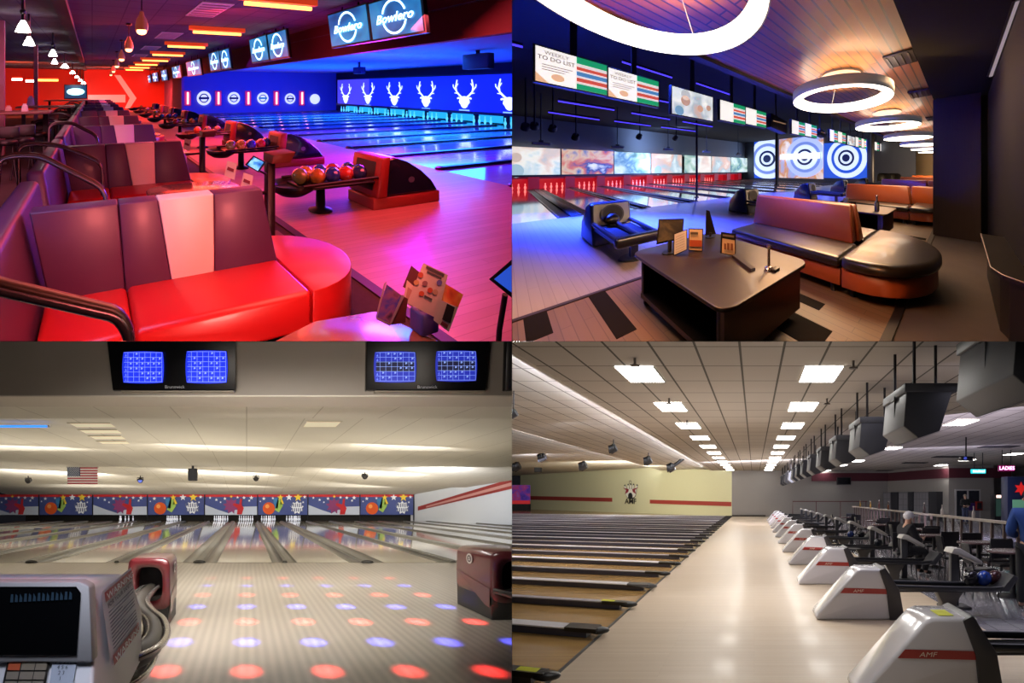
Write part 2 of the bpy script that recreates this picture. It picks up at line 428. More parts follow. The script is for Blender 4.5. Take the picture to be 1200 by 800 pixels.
m = MB(); m.ring(c + wn * .08 + Z * (10 * S), 1.6 * S, 2.3 * S, U, Z, 16); part('pin_head', m, blk, em, D)
m = MB(); m.text('AMF', c + Z * (-12.5 * S) + wn * .05, 8.6 * S, U, Z, 0, 1.25, bold=.02); part('lettering', m, blk, em, D)

# lane dividers: light caps with dark sides and a dark nose at the foul line
cap_l, cap_d, side_d, nose = mat('divider_cap_light', 'd8d6dc', .35), mat('divider_cap_grey', 'a09ea8', .35), mat('divider_side', '3c3c4a', .45), mat('divider_nose', '141416', .4)
def divider(i, y0):
    t = thing('lane_divider', '', 'lane divider', D, (-1.82, y0, 0), 'dividers between the lanes')
    o = Vector((-1.72, y0, 0)); q = Vector((.321, .947, 0)) * .2; n = 22 if y0 > 20 else 18
    wide = .26 if i % 2 else .16; q = Vector((0, 1, 0)) * wide
    L0 = o + LD * .55; L1 = o + LD * 26
    def bar(m, p, r, z0, z1, mi, d0=0., d1=1.):
        v = []
        for z in (z0, z1):
            for pt in (p, r): v += [pt + q * d0 + Z * z, pt + q * d1 + Z * z]
        m.add([tuple(x) for x in v], [(0, 1, 3, 2), (4, 6, 7, 5), (0, 4, 5, 1), (2, 3, 7, 6), (0, 2, 6, 4), (1, 5, 7, 3)], mi)
    m = MB(); bar(m, o + LD * .25, L1, 0, .085, 0); part('side', m, side_d, t, D)
    m = MB(); bar(m, L0, L1, .085, .1, 0, -.03, 1.03); part('cap', m, cap_l if i % 2 else cap_d, t, D)
    m = MB(); bar(m, o + LD * .12, L0, .06, .108, 0, -.04, 1.04); m.ball(tuple(o + LD * .12 + q * .5 + Z * .07), .1, 12, rx=.13, rz=.045); part('nose', m, nose, t, D)
    if i in (0, 2):
        m = MB(); p = o + LD * (.35 if i == 2 else .2); v = [p + q * .1, p + LD * .22 + q * .1, p + LD * .22 + q * .9, p + q * .9]; m.add([tuple(x + Z * .111) for x in v], [(0, 1, 2, 3)])
        part('warning_sticker', m, mat('sticker_yellow', 'c6c81e', .6), t, D, label='yellow warning sticker')
    return t
ORD = ['nearest', 'second', 'third', 'fourth', 'fifth', 'sixth', 'seventh', 'eighth', 'ninth', 'tenth', 'eleventh', 'twelfth', 'thirteenth', 'fourteenth', 'fifteenth', 'sixteenth', 'seventeenth', 'eighteenth', 'nineteenth', 'twentieth', 'twenty-first', 'twenty-second', 'twenty-third', 'twenty-fourth', 'twenty-fifth']
for i in range(25):
    y0 = 5.45 + 1.83 * i
    t = divider(i, y0)
    t['label'] = ('%s lane divider from the viewer beside the pale maple approach' % ORD[i] + (', yellow sticker' if i in (0, 2) else ''))

# ceiling troffers
troff, frame_w = glow('troffer_white', 'fffdf8', 14), mat('troffer_frame', 'd8d4cc', .6)
def troffer(x, y, w, l, label, group, z=3.69):
    t = thing('ceiling_light', label, 'ceiling light', D, (x, y, z), group)
    part('diffuser', MB().box(x - w / 2, x + w / 2, y - l / 2, y + l / 2, z - .012, z + .005), troff, t, D)
    f = MB()
    for sx in (-1, 1): f.box(x + sx * (w / 2 + .012) - .012, x + sx * (w / 2 + .012) + .012, y - l / 2, y + l / 2, z - .015, z + .005)
    part('frame', f, frame_w, t, D); return t
first = None
for side, x in (('left', -1.9), ('right', 1.1)):
    for i in range(11):
        y = 10.62 + 3.87 * i; lb = '%s ceiling light from the front in the %s row above the bright approach' % (ORD[i], side)
        if first is None: first = troffer(x, y, .6, 1.3, lb, 'rows of ceiling lights above the approach')
        else: dup(first, D, (x, y, 3.69), lb)
k = 0
for px, py in ((1125, 495), (1045, 525), (1005, 540), (986, 545), (968, 551), (954, 557), (1187, 532), (1133, 539), (1144, 546), (1102, 545), (1080, 549), (1059, 552), (1044, 555), (1030, 557), (1018, 559)):
    V = 741 * 2.04 / (581 - py); x = (px - 884) * V / 741
    lb = '%s ceiling light over the dim seating side, counted from the viewer' % ORD[k]; k += 1
    dup(first, D, (x, V, 3.69), lb, 'ceiling lights over the seating side')
# dark vents and stains in the ceiling of the seating side
for i, (px, py) in enumerate(((1170, 523), (1110, 535), (1072, 542), (1038, 551))):
    V = 741 * 2.04 / (581 - py); x = (px - 884) * V / 741
    solo('ceiling_vent', MB().box(x - .7, x + .7, V - .5, V + .5, 3.66, 3.695), mat('vent_dark', '2c282c', .8), D, (x, V, 3.66), '%s dark return air grille in the dim seating side ceiling' % ORD[i], 'vent', 'dark grilles in the ceiling', bevel=.01)
for i, (px, py) in enumerate(((744, 421), (784, 467.5), (805, 493), (1000, 424), (969, 468))):
    V = 741 * 2.03 / (581 - py); x = (px - 884) * V / 741
    t = thing('sprinkler', '%s ceiling sprinkler head beside the light panels, ' % ORD[i] + ('left row' if px < 884 else 'right row'), 'sprinkler', D, (x, V, 3.7), 'sprinkler heads')
    part('pipe', MB().cyl((x, V, 3.7), (x, V, 3.6), .02), mat('sprinkler_brass', '6a6058', .4, .7), t, D); part('deflector', MB().lathe((x, V, 3.58), [(.07, 0), (.07, .015), (.02, .03)], 12), mat('sprinkler_brass', '6a6058', .4, .7), t, D)

# ball returns
hood_w, hood_d, red_st = mat('hood_white', 'c6c4ca', .22, 0, coat=.6), mat('hood_charcoal', '2c2a2e', .4), mat('hood_red', '9c2c28', .4)
rack_m, post_m = mat('rack_black', '18181c', .35), mat('post_grey', '5a5650', .4, .3)
def ball_return(y):
    t = thing('ball_return', '', 'ball return', D, (.82, y, 0), 'white ball returns along the approach')
    prof = [(.82, 0), (.84, .07), (1.36, .655), (1.42, .675), (1.72, .675), (1.9, .38), (1.95, 0)]
    n = len(prof); ins = [(.9, .02), (.95, .09), (1.4, .61), (1.44, .63), (1.70, .63), (1.86, .38), (1.92, .02)]
    m = MB(); m.loft([[(x, y, z) for x, z in prof], [(x, y + .62, z) for x, z in prof]], 0, False)
    part('hood', m, hood_w, t, D, bevel=.035, seg=3)
    m = MB(); band = [(1.66, .66), (1.74, .70), (1.93, .40), (2.0, 0), (1.8, 0), (1.76, .38)]
    m.prism(band, 'y', y - .02, y + .64); part('end_band', m, hood_d, t, D, bevel=.01)
    m = MB(); m.quad((1.14, y - .006, .36), (1.775, y - .006, .345), (1.765, y - .006, .415), (1.2, y - .006, .43)); b1 = part('stripe', m, red_st, t, D)
    m = MB(); m.text('AMF', (1.38, y - .012, .388), .055, X, Z, 0, 1.3, shear=.2); part('lettering', m, mat('stripe_letter', 'd8c8b8', .5), b1, D)
    rk = MB()
    for dy in (.06, .56): rk.tube([(1.85, y + dy, .43), (3.15, y + dy, .40), (3.36, y + dy, .42), (3.45, y + dy, .53)], .035, 8)
    rk.box(1.9, 3.3, y + .08, y + .54, .36, .385); part('rack', rk, rack_m, t, D)
    m = MB(); m.prism([(3.28, .38), (3.40, .36), (3.54, .56), (3.46, .60)], 'y', y + .02, y + .6); part('rack_end', m, mat('rack_end', '2c2c30', .5), t, D, bevel=.02)
    m = MB(); m.loft([[(x0, y + .2, z), (x1, y + .2, z), (x1, y + .42, z), (x0, y + .42, z)] for x0, x1, z in ((2.5, 2.78, 0), (2.56, 2.74, .05), (2.56, 2.76, .2), (2.48, 2.86, .36))], 0, False)
    part('post', m, post_m, t, D, bevel=.01)
    return t
br = None
for i in range(12):
    y = 5.04 + 3.37 * i; lb = '%s white ball return hood from the viewer beside the bright approach' % ORD[i]
    if i == 0: br = ball_return(y); br['label'] = lb
    else: dup(br, D, (.82, y, 0), lb)
    if i == 0:
        solo('warning_sticker', MB().box(1.5, 1.62, y + .1, y + .35, .677, .682), mat('sticker_yellow', 'c6c81e', .6), D, (1.5, y, .68), 'yellow sticker on top of the nearest white ball return hood', 'sticker')
def ball(hall, c, r, m, label, group, holes=True):
    t = thing('bowling_ball', label, 'bowling ball', hall, c, group)
    q = hall.g / hall.k       # round to the eye and to the hand: the axes differ in length
    part('shell', MB().ball(c, r, 20), m, t, hall)
    if holes:
        for dx, dz in ((-.02, .03), (.02, .03), (0, -.01)):
            d = Vector((dx / .11, -.8, dz / .11 + .45)).normalized()
            part('finger_hole', MB().disc(tuple(Vector(c) + d * (r + .0015)), .013, d.cross(Z), d.cross(d.cross(Z)), 10), mat('hole_black', '050505', .8), t, hall)
    return t
for (x, y, col, nm) in ((3.02, 8.69, '16121a', 'black bowling ball, leftmost on the rack of the second white ball return'), (3.2, 8.69, '1c3a8c', 'blue bowling ball, middle of three on the rack of the second white ball return'), (3.36, 8.72, '3c1a20', 'dark maroon bowling ball at the end of the rack of the second white ball return'),
        (2.88, 18.8, '1a2a5c', 'dark blue bowling ball on the rack of the fifth white ball return'), (3.05, 15.45, '20242c', 'black bowling ball on the rack of the fourth white ball return'), (3.2, 18.8, '121218', 'black bowling ball on the rack of the fifth white ball return')):
    ball(D, (x, y + (.25 if False else .12), .505), .108, mat('ball_' + col, col, .12, coat=.5), nm, 'bowling balls on the racks')
# score consoles
def console(x, y):
    t = thing('score_console', '', 'console', D, (x, y, 0), 'score consoles behind the ball returns')
    cp = mat('console_post', '3a3a3e', .45)
    part('post', MB().box(x - .06, x + .06, y - .06, y + .06, 0, .82), cp, t, D, bevel=.015)
    part('base', MB().box(x - .2, x + .2, y - .2, y + .2, 0, .04), cp, t, D, bevel=.01)
    part('top', MB().prism([(x - .1, .82), (x - .06, .89), (x + .04, .89), (x + .36, .70), (x + .35, .65), (x + .04, .79)], 'y', y - .2, y + .2), mat('console_top', 'a6a29c', .4), t, D, bevel=.012)
    part('screen', MB().quad((x + .07, y - .15, .878), (x + .3, y - .15, .742), (x + .3, y + .15, .742), (x + .07, y + .15, .878)), mat('console_screen', '3c4450', .2), t, D)
    return t
c0 = None
for i in range(10):
    x, y = 2.95, 9.35 + 3.37 * i - (.25 if i else 0)
    if c0 is None: c0 = console(x, y); o = c0
    else: o = dup(c0, D, (x, y, 0))
    o['label'] = '%s slant-topped score console from the viewer behind the white ball returns' % ORD[i]
# overhead monitor housings hung from the ceiling
hs1, hs2 = mat('housing_grey', '38383c', .5, .1), mat('housing_lid', '46464a', .5, .1)
def housing(y):
    t = thing('monitor_housing', '', 'monitor housing', D, (1.9, y, 2.4), 'overhead monitor housings in a row')
    part('casing', MB().prism([(1.92, 2.98), (2.5, 2.98), (2.34, 2.47), (2.07, 2.38), (1.88, 2.53)], 'y', y, y + 1.3), hs1, t, D, bevel=.012)
    part('lid', MB().box(1.89, 2.56, y - .03, y + 1.33, 2.96, 3.07), hs2, t, D, bevel=.012)
    part('seam', MB().box(1.895, 1.912, y + .6, y + .62, 2.55, 2.96), mat('seam_dark', '2a2a2c', .6), t, D)
    part('latch', MB().box(1.87, 1.9, y + .5, y + .72, 2.93, 2.98), mat('latch_dark', '2c2c30', .5), t, D)
    part('screen', MB().quad((2.515, y + .1, 2.94), (2.515, y + 1.2, 2.94), (2.365, y + 1.2, 2.52), (2.365, y + .1, 2.52)), mat('crt_pale', 'c8c6c0', .3), t, D)
    for dx, dy in ((.12, .1), (.12, 1.2), (.55, .65)): part('hanger_rod', MB().cyl((1.92 + dx, y + dy, 3.05), (1.92 + dx, y + dy, 3.71), .022), mat('rod_black', '1c1416', .5), t, D)
    return t
hz = None
for i in range(13):
    y = 4.6 + 3.37 * i; lb = '%s grey overhead monitor housing from the viewer, hung under the tiled ceiling' % ORD[i]
    if i == 0: hz = housing(y); hz['label'] = lb
    else: dup(hz, D, (1.9, y, 2.4), lb)
# stage lamps and loudspeaker over the lanes
def stage_lamp(px, py, V, label, arm=0):
    x = (px - 884) * V / 741; z = 1.65 - (py - 581) * V / 741; s = V / 741
    t = thing('stage_lamp', label, 'stage lamp', D, (x, V, z), 'stage lamps over the lanes'); b = mat('lamp_black', '141418', .5)
    m = MB(); m.tube([(x + 3 * s, V, z + 2 * s), (x - 4 * s, V, z - 1 * s)], [4.5 * s, 5.5 * s], 14); part('can', m, b, t, D)
    part('lens', MB().ball((x - 4.2 * s, V, z - 1.1 * s), 4.6 * s, 12, rx=1.5 * s), mat('lens_grey', '3a3e48', .15), t, D)
    m = MB(); m.tube([(x - 1 * s, V, z + 6 * s), (x - 1 * s, V, z + 4 * s)], 1.2 * s); m.tube([(x, V - 5 * s, z), (x, V - 5 * s, z + 5 * s), (x, V + 5 * s, z + 5 * s), (x, V + 5 * s, z)], .8 * s, 6)
    if arm: m.tube([(x + 2 * s, V, z + 2 * s), (x + 14 * s, V, z + 11 * s)], 2 * s, 8); m.tube([(x + 10 * s, V, z + 8 * s), (x + 10 * s, V, z + 14 * s)], 1 * s, 6)
    else: m.tube([(x, V, z + 5 * s), (x, V, 3.98)], .7 * s, 6)
    part('yoke', m, b, t, D)
stage_lamp(719, 526, 26, 'round black stage lamp under the lane ceiling, larger of the middle pair')
stage_lamp(760, 540, 34, 'smaller black stage lamp right of the large one under the lane ceiling')
stage_lamp(787, 548, 40, 'black stage lamp on a slanting arm at the lit ceiling edge', 1)
stage_lamp(602, 485, 14, 'black stage lamp cut by the left edge of the bright hall')
stage_lamp(636, 536, 40, 'tiny black stage lamp far left under the far ceiling bay')
stage_lamp(684, 546, 46, 'tiny black stage lamp near the top of the cream wall')
stage_lamp(606, 547, 50, 'black stage lamp beside the loudspeaker far left')
sx_ = (631 - 884) * 60 / 741; sp = thing('loudspeaker', 'black box loudspeaker high on the cream wall at far left', 'speaker', D, (sx_, 60, 3.4))
part('cabinet', MB().box(sx_ - .3, sx_ + .3, 59.7, 60.2, 3.9, 4.7), mat('lamp_black', '141418', .5), sp, D, bevel=.03); part('grille', MB().box(sx_ - .25, sx_ + .25, 59.66, 59.7, 3.96, 4.64), mat('grille_dark', '26262a', .8), sp, D)
# poster and dark pin machines at the far left end
q = thing('lane_end_screen', 'purple and red masking panel at the far left lane end', 'screen', D, (-27, 72, 1))
part('panel', MB().box(-28.2, -25.5, 71.9, 72, 1.1, 2.9), picture('purple_panel', ['2a1a5c', '4a2a8c', '8c2a5c', '5a50a0'], 1.2, .3), q, D)
part('red_band', MB().box(-28.2, -25.5, 71.85, 71.9, .75, 1.15), mat('panel_red', 'c02a30', .5, 0, 'c02a30', .3), q, D)
part('pin_pit', MB().box(-28.2, -25.6, 71.9, 72.4, -.3, .75), mat('pit_black', '121014', .8), q, D)
# ---- the seating side of hall D
rail_w = mat('rail_wood', '6a5650', .4)
t = thing('concourse_railing', 'long railing with pale top rail and spindles behind the dim seats', 'railing', D, (5.35, 11, 0))
part('top_rail', MB().box(5.25, 5.45, 9, 34, 1.06, 1.11), mat('rail_top_pale', 'a89c94', .4), t, D)
part('bottom_rail', MB().box(5.3, 5.4, 9, 34, .1, .16), rail_w, t, D)
for i in range(36): part('spindle', MB().box(5.32, 5.38, 9.3 + i * .7, 9.36 + i * .7, .16, 1.06), rail_w, t, D)
t = thing('far_handrail', 'thin dark red handrail in front of the far grey wall', 'handrail', D, (4.0, 47, 0))
part('rail', MB().tube([(2.85, 47, 0), (2.85, 47, 1.25), (8.4, 47, 1.25)], .035, 6), mat('handrail_red', '6a2c34', .5), t, D)
for x in (4.6, 6.4, 8.3): part('upright', MB().cyl((x, 47, 0), (x, 47, 1.25), .025, 6), mat('handrail_red', '6a2c34', .5), t, D)
# tables and chairs
dk, tb = mat('chair_dark', '16141a', .5), mat('table_top_brown', '5c4648', .25)
def cafe_table(x, y):
    t = thing('cafe_table', '', 'table', D, (x, y, 0), 'dark round tables in the seating side')
    part('tabletop', MB().lathe((x, y, .72), [(.40, 0), (.42, .015), (.42, .03), (.40, .04)], 24), tb, t, D)
    part('pedestal', MB().lathe((x, y, 0), [(.26, 0), (.26, .02), (.05, .06), (.04, .72)], 14), dk, t, D); return t
def cafe_chair(x, y, a):
    t = thing('cafe_chair', '', 'chair', D, (x, y, 0), 'dark chairs round the tables')
    def q(mb): return mb.rot((x, y, 0), a)
    part('seat', q(MB().box(x - .21, x + .21, y - .21, y + .21, .43, .48)), dk, t, D, bevel=.02)
    part('backrest', q(MB().loft([[(x - .21, y + .19, .55), (x + .21, y + .19, .55), (x + .21, y + .23, .55), (x - .21, y + .23, .55)], [(x - .2, y + .24, .88), (x + .2, y + .24, .88), (x + .2, y + .28, .88), (x - .2, y + .28, .88)]], 0, False)), dk, t, D, bevel=.015)
    for sx in (-1, 1):
        for sy in (-1, 1): part('leg', q(MB().tube([(x + sx * .18, y + sy * .18, .43), (x + sx * .2, y + sy * .21, 0)], .014, 6)), mat('chair_leg', '2a2a2e', .3, .6), t, D)
        part('back_post', q(MB().tube([(x + sx * .18, y + .18, .43), (x + sx * .19, y + .25, .86)], .013, 6)), mat('chair_leg', '2a2a2e', .3, .6), t, D)
    return t
ct = None; cc = {}
spots = [(4.25, 10.4), (4.4, 12.4), (4.15, 14.6), (4.5, 17.2), (4.1, 20), (4.5, 23.2), (4.1, 27)]
for i, (x, y) in enumerate(spots):
    if ct is None: ct = cafe_table(x, y); o = ct
    else: o = dup(ct, D, (x, y, 0))
    o['label'] = '%s dark round cafe table from the viewer in the dim seating side' % ORD[i]
    for j, (dx, dy, a) in enumerate(((-.55, -.1, PI / 2), (.1, -.62, PI), (.15, .6, 0))):
        if (i, j) == (5, 2): continue
        key = j
        if key not in cc: cc[key] = cafe_chair(x + dx, y + dy, a); o = cc[key]
        else: o = dup(cc[key], D, (x + dx, y + dy, 0))
        o['label'] = 'dark cafe chair %s the %s round cafe table' % (('at the lane side of', 'in front of', 'behind')[j], ORD[i])
# lockers, door, signs, vending machine, extinguisher
lk = mat('locker_grey', '77757a', .5, .2); lkd = mat('locker_dark', '2e2e34', .5)
wv = Vector((12.9 - 10.75, 42 - 51, 0)); wn2 = Vector((-9, -2.15, 0)).normalized()
def locker(s0, s1, z1, m, label, cols):
    c0 = Vector((10.75, 51, 0)) + wv * s0; c1 = Vector((10.75, 51, 0)) + wv * s1; n = wn2 * .45
    t = thing('locker_bank', label, 'lockers', D, tuple(c0 + n), 'locker banks by the right wall')
    v = []
    for z in (0, z1): v += [tuple(c0 + Z * z), tuple(c1 + Z * z), tuple(c1 + n + Z * z), tuple(c0 + n + Z * z)]
    part('carcass', MB().add(v, [(3, 2, 1, 0), (4, 5, 6, 7), (0, 1, 5, 4), (1, 2, 6, 5), (2, 3, 7, 6), (3, 0, 4, 7)]), m, t, D)
    nr = 4
    for i in range(cols):
        for j in range(nr):
            p = c0 + n * 1.02 + (c1 - c0) * ((i + .06) / cols); q = c0 + n * 1.02 + (c1 - c0) * ((i + .94) / cols); za, zb = .1 + (z1 - .15) * j / nr, .06 + (z1 - .15) * (j + 1) / nr
            part('door', MB().quad(tuple(p + Z * za), tuple(q + Z * za), tuple(q + Z * zb), tuple(p + Z * zb)), m if m is lkd else mat('locker_door', '8d8b90', .4, .2), t, D)
locker(.02, .16, 1.95, lk, 'pale locker bank furthest back on the right wall', 2); locker(.17, .3, 1.95, lkd, 'dark cabinet between the two farthest locker banks', 1)
locker(.31, .47, 1.95, lk, 'pale locker bank between the two dark cabinets', 2); locker(.48, .56, 1.95, lkd, 'narrow dark cabinet left of the widest locker bank', 1); locker(.57, .8, 1.95, lk, 'widest pale locker bank near the glass door', 5); locker(.81, .92, 1.95, lkd, 'dark cabinet right of the widest locker bank', 1)
fr = mat('door_frame_white', 'b8b4b4', .5)
d1 = struct('door_1', MB().box(13.3, 15.0, 41.9, 41.98, 0, 2.1), fr, D)
o = part('door_glass', MB().quad((13.4, 41.89, .1), (14.08, 41.89, .1), (14.08, 41.89, 2.0), (13.4, 41.89, 2.0)), mat('glass_dark', '2a2c34', .1), d1, D)
o = part('door_glass', MB().quad((14.2, 41.89, 1.2), (14.9, 41.89, 1.2), (14.9, 41.89, 2.0), (14.2, 41.89, 2.0)), mat('glass_dark', '2a2c34', .1), d1, D)
o = part('door_poster', MB().quad((14.2, 41.88, .7), (14.9, 41.88, .7), (14.9, 41.88, 1.2), (14.2, 41.88, 1.2)), mat('poster_purple', '3c2474', .5), d1, D)
o = part('door_panel', MB().quad((14.2, 41.89, .1), (14.9, 41.89, .1), (14.9, 41.89, .7), (14.2, 41.89, .7)), mat('door_pale', '8a8690', .5), d1, D)
def neon_sign(px, py, V, wpx, hpx, txt, m, label, box):
    x = (px - 884) * V / 741; z = 1.65 - (py - 581) * V / 741; s = V / 741
    t = thing('neon_sign', label, 'sign', D, (x, V, z))
    part('casing', MB().box(x - wpx / 2 * s, x + wpx / 2 * s, V, V + .15, z - hpx / 2 * s, z + hpx / 2 * s), box, t, D, bevel=.02)
    lt = MB()
    if txt: lt.text(txt, (x, V - .01, z), hpx * .85 * s, X, Z, 0, .98, bold=.012)
    else:
        for j in range(7): lt.quad((x + (j * 2.1 - 7) * s, V - .01, z - 1.4 * s), (x + (j * 2.1 - 5.6) * s, V - .01, z - 1.4 * s), (x + (j * 2.1 - 5.6) * s, V - .01, z + (1.5 - .5 * (j % 3)) * s), (x + (j * 2.1 - 7) * s, V - .01, z + 1.5 * s))
    part('lettering', lt, m, t, D)
    part('hanger', MB().cyl((x - 5 * s, V + .05, z + hpx / 2 * s), (x - 5 * s, V + .05, 3.7), .02, 6).cyl((x + 5 * s, V + .05, z + hpx / 2 * s), (x + 5 * s, V + .05, 3.7), .02, 6), mat('rod_black', '1c1416', .5), t, D)
neon_sign(1147, 552, 30, 17, 5, None, glow('neon_teal_letter', 'b8fff8', 3), 'small teal neon sign hanging near the glass door', mat('neon_teal_box', '1cb8c0', .5, 0, '18b0ba', 1.6))
neon_sign(1180, 548.5, 28, 19, 7, 'LADIES', glow('neon_pink', 'ff9cd8', 5), 'pink neon LADIES sign at the right of the bright hall', mat('neon_pink_box', '2c0a20', .5, 0, 'c01878', .25))
x0 = (1175 - 884) * 36 / 741
t = thing('vending_machine', 'dark vending machine with a lit top right of the glass door', 'vending machine', D, (x0, 36, 0))
part('cabinet', MB().box(x0 - .45, x0 + .45, 36, 36.7, 0, 1.75), mat('vending_black', '121218', .4), t, D, bevel=.02); part('lit_header', MB().box(x0 - .35, x0 + .35, 35.97, 36, 1.55, 1.7), glow('vending_light', 'ffd8c8', 2.5), t, D)
part('window', MB().box(x0 - .38, x0 + .2, 35.97, 36, .5, 1.5), mat('vending_glass', '2a3434', .2, 0, '3a5a50', .3), t, D); part('keypad', MB().box(x0 + .25, x0 + .38, 35.97, 36, .8, 1.2), mat('keypad_blue', '2c3c8c', .4, 0, '3048c0', .6), t, D)
x0 = (1195 - 884) * 26 / 741
t = thing('arcade_cabinet', 'dark blue arcade cabinet with a red star panel at the right edge', 'arcade machine', D, (x0, 26, 0))
part('cabinet', MB().prism([(x0 - .5, 0), (x0 + .6, 0), (x0 + .6, 2.45), (x0 - .5, 2.45)], 'y', 26, 26.7), mat('arcade_blue', '141c34', .4), t, D, bevel=.02)
m = MB(); m.poly((x0 + .05, 25.98, 1.95), [(.3 * (1 if k % 2 == 0 else .5) * math.sin(PI * k / 6), .3 * (1 if k % 2 == 0 else .5) * math.cos(PI * k / 6)) for k in range(12)], X, Z); part('star_panel', m, mat('star_red', 'b81c18', .5, 0, 'c01c18', .7), t, D)
part('screen', MB().box(x0 - .3, x0 + .4, 25.97, 26, .95, 1.5), mat('arcade_screen', '5a8c6c', .3, 0, '5a8c6c', .4), t, D)
x0 = (1159 - 884) * 40 / 741
t = thing('extinguisher_cabinet', 'small red extinguisher cabinet by the glass door', 'cabinet', D, (x0, 41.8, .6)); part('box', MB().box(x0 - .22, x0 + .22, 41.7, 41.95, .7, 1.3), mat('ext_red', '8a2420', .4), t, D, bevel=.02); part('pane', MB().box(x0 - .15, x0 + .15, 41.68, 41.7, .8, 1.2), mat('glass_dark', '2a2c34', .1), t, D)
t = thing('wall_television', 'small black television under the maroon band of the far wall', 'television', D, (6.9, 50.5, 2.4)); part('set', MB().box(6.6, 7.7, 50.3, 50.75, 2.55, 3.15), mat('lamp_black', '141418', .5), t, D, bevel=.03); part('screen', MB().box(6.68, 7.62, 50.28, 50.3, 2.62, 3.08), mat('tv_off', '0c0c12', .1), t, D); part('bracket', MB().box(7.05, 7.25, 50.7, 50.99, 2.8, 2.9), mat('rod_black', '1c1416', .5), t, D)
# projector hung over the seating side
x0 = (1132 - 884) * 22 / 741
t = thing('ceiling_projector', 'black projector on a rod under the dim side ceiling', 'projector', D, (x0, 22, 2.9)); part('casing', MB().box(x0 - .2, x0 + .2, 21.8, 22.2, 2.88, 3.02), mat('lamp_black', '141418', .5), t, D, bevel=.03); part('rod', MB().cyl((x0, 22, 3.0), (x0, 22, 3.7), .025), mat('rod_black', '1c1416', .5), t, D); part('lens', MB().cyl((x0 - .1, 21.8, 2.95), (x0 - .1, 21.74, 2.95), .05), mat('lens_blue', '4a58c0', .1, 0, '4a58c0', .6), t, D)
# bottles on the railing
for i, (px, V, col, h_) in enumerate(((1008, 32, '9a7a3a', .3), (1020, 31, '8a6a30', .28), (1030, 30, '402018', .32), (1041, 29, '6a3a20', .3), (1083, 22, '3a2c28', .3), (1104, 19, 'c8c0bc', .26), (1141, 15, 'c8c2be', .26))):
    x = 5.35; y = 5.35 * 741 / (px - 884)
    t = thing('bottle', '%s bottle from the left standing on the pale railing top' % ORD[i].replace('nearest', 'first'), 'bottle', D, (x, y, 1.11), 'bottles on the railing')
    part('glass_body', MB().lathe((x, y, 1.11), [(.04, 0), (.045, .02), (.045, h_ * .55), (.018, h_ * .72), (.016, h_)], 12), mat('bottle_' + col, col, .2), t, D); part('stopper', MB().lathe((x, y, 1.11 + h_), [(.02, 0), (.02, .03), (.01, .035)], 10), mat('bottle_cap', 'b8b0a0', .4), t, D)
# people
stand = dict(pelvis=(0, 0, .92), waist=(0, 0, 1.08), chest=(0, 0, 1.3), neck=(0, 0, 1.47), chin=(0, -.02, 1.55), crown=(0, 0, 1.68), shL=(.2, 0, 1.4), shR=(-.2, 0, 1.4), elL=(.27, -.02, 1.12), elR=(-.27, -.02, 1.12), wrL=(.14, -.22, 1.05), wrR=(-.14, -.22, 1.05), haL=(.07, -.25, 1.05), haR=(-.07, -.25, 1.05),
             hiL=(.1, 0, .86), hiR=(-.1, 0, .86), knL=(.11, -.02, .48), knR=(-.11, -.02, .48), anL=(.11, 0, .08), anR=(-.11, 0, .08), toL=(.12, -.16, .04), toR=(-.12, -.16, .04))
sit = dict(pelvis=(0, 0, .52), waist=(0, -.02, .68), chest=(0, -.04, .9), neck=(0, -.07, 1.06), chin=(0, -.11, 1.13), crown=(0, -.1, 1.26), shL=(.19, -.05, .99), shR=(-.19, -.05, .99), elL=(.24, -.14, .74), elR=(-.24, -.14, .74), wrL=(.13, -.36, .74), wrR=(-.13, -.36, .74), haL=(.07, -.42, .75), haR=(-.07, -.42, .75),
           hiL=(.1, -.06, .52), hiR=(-.1, -.06, .52), knL=(.13, -.44, .5), knR=(-.13, -.44, .5), anL=(.13, -.42, .08), anR=(-.13, -.42, .08), toL=(.13, -.57, .04), toR=(-.13, -.57, .04))
sk = mat('skin', 'b48a74', .5)
x0 = (1131 - 884) * 38 / 741
figure('person', 'man in black top and jeans standing before the glass door, hands together', D, (x0, 38, 0), .1, stand, mat('shirt_black', '121216', .8), mat('jeans', '3c4460', .8), sk, mat('hair_pale', '8a7c70', .7))
x0 = (1057 - 884) * 13.2 / 741
figure('person', 'seated person in a white cap among the dark tables', D, (x0 + .05, 13.2, 0), 1.9, sit, mat('shirt_dark', '1c1a20', .8), mat('trousers_dark', '1a1a1e', .8), sk, mat('hair_dark', '1a1412', .7), mat('cap_white', 'c8c6cc', .7))
o = dup(cc[2], D, (x0 + .05, 13.2 - .02, 0)); o['label'] = 'dark chair under the person in the white cap'
x0 = (1207 - 884) * 9.2 / 741
figure('person', 'person in a blue shirt cut off by the right edge of the bright hall', D, (x0, 9.2, 0), PI * .9, stand, mat('shirt_blue', '1c3c78', .8), mat('trousers_dark', '1a1a1e', .8), sk, mat('hair_dark', '1a1412', .7))
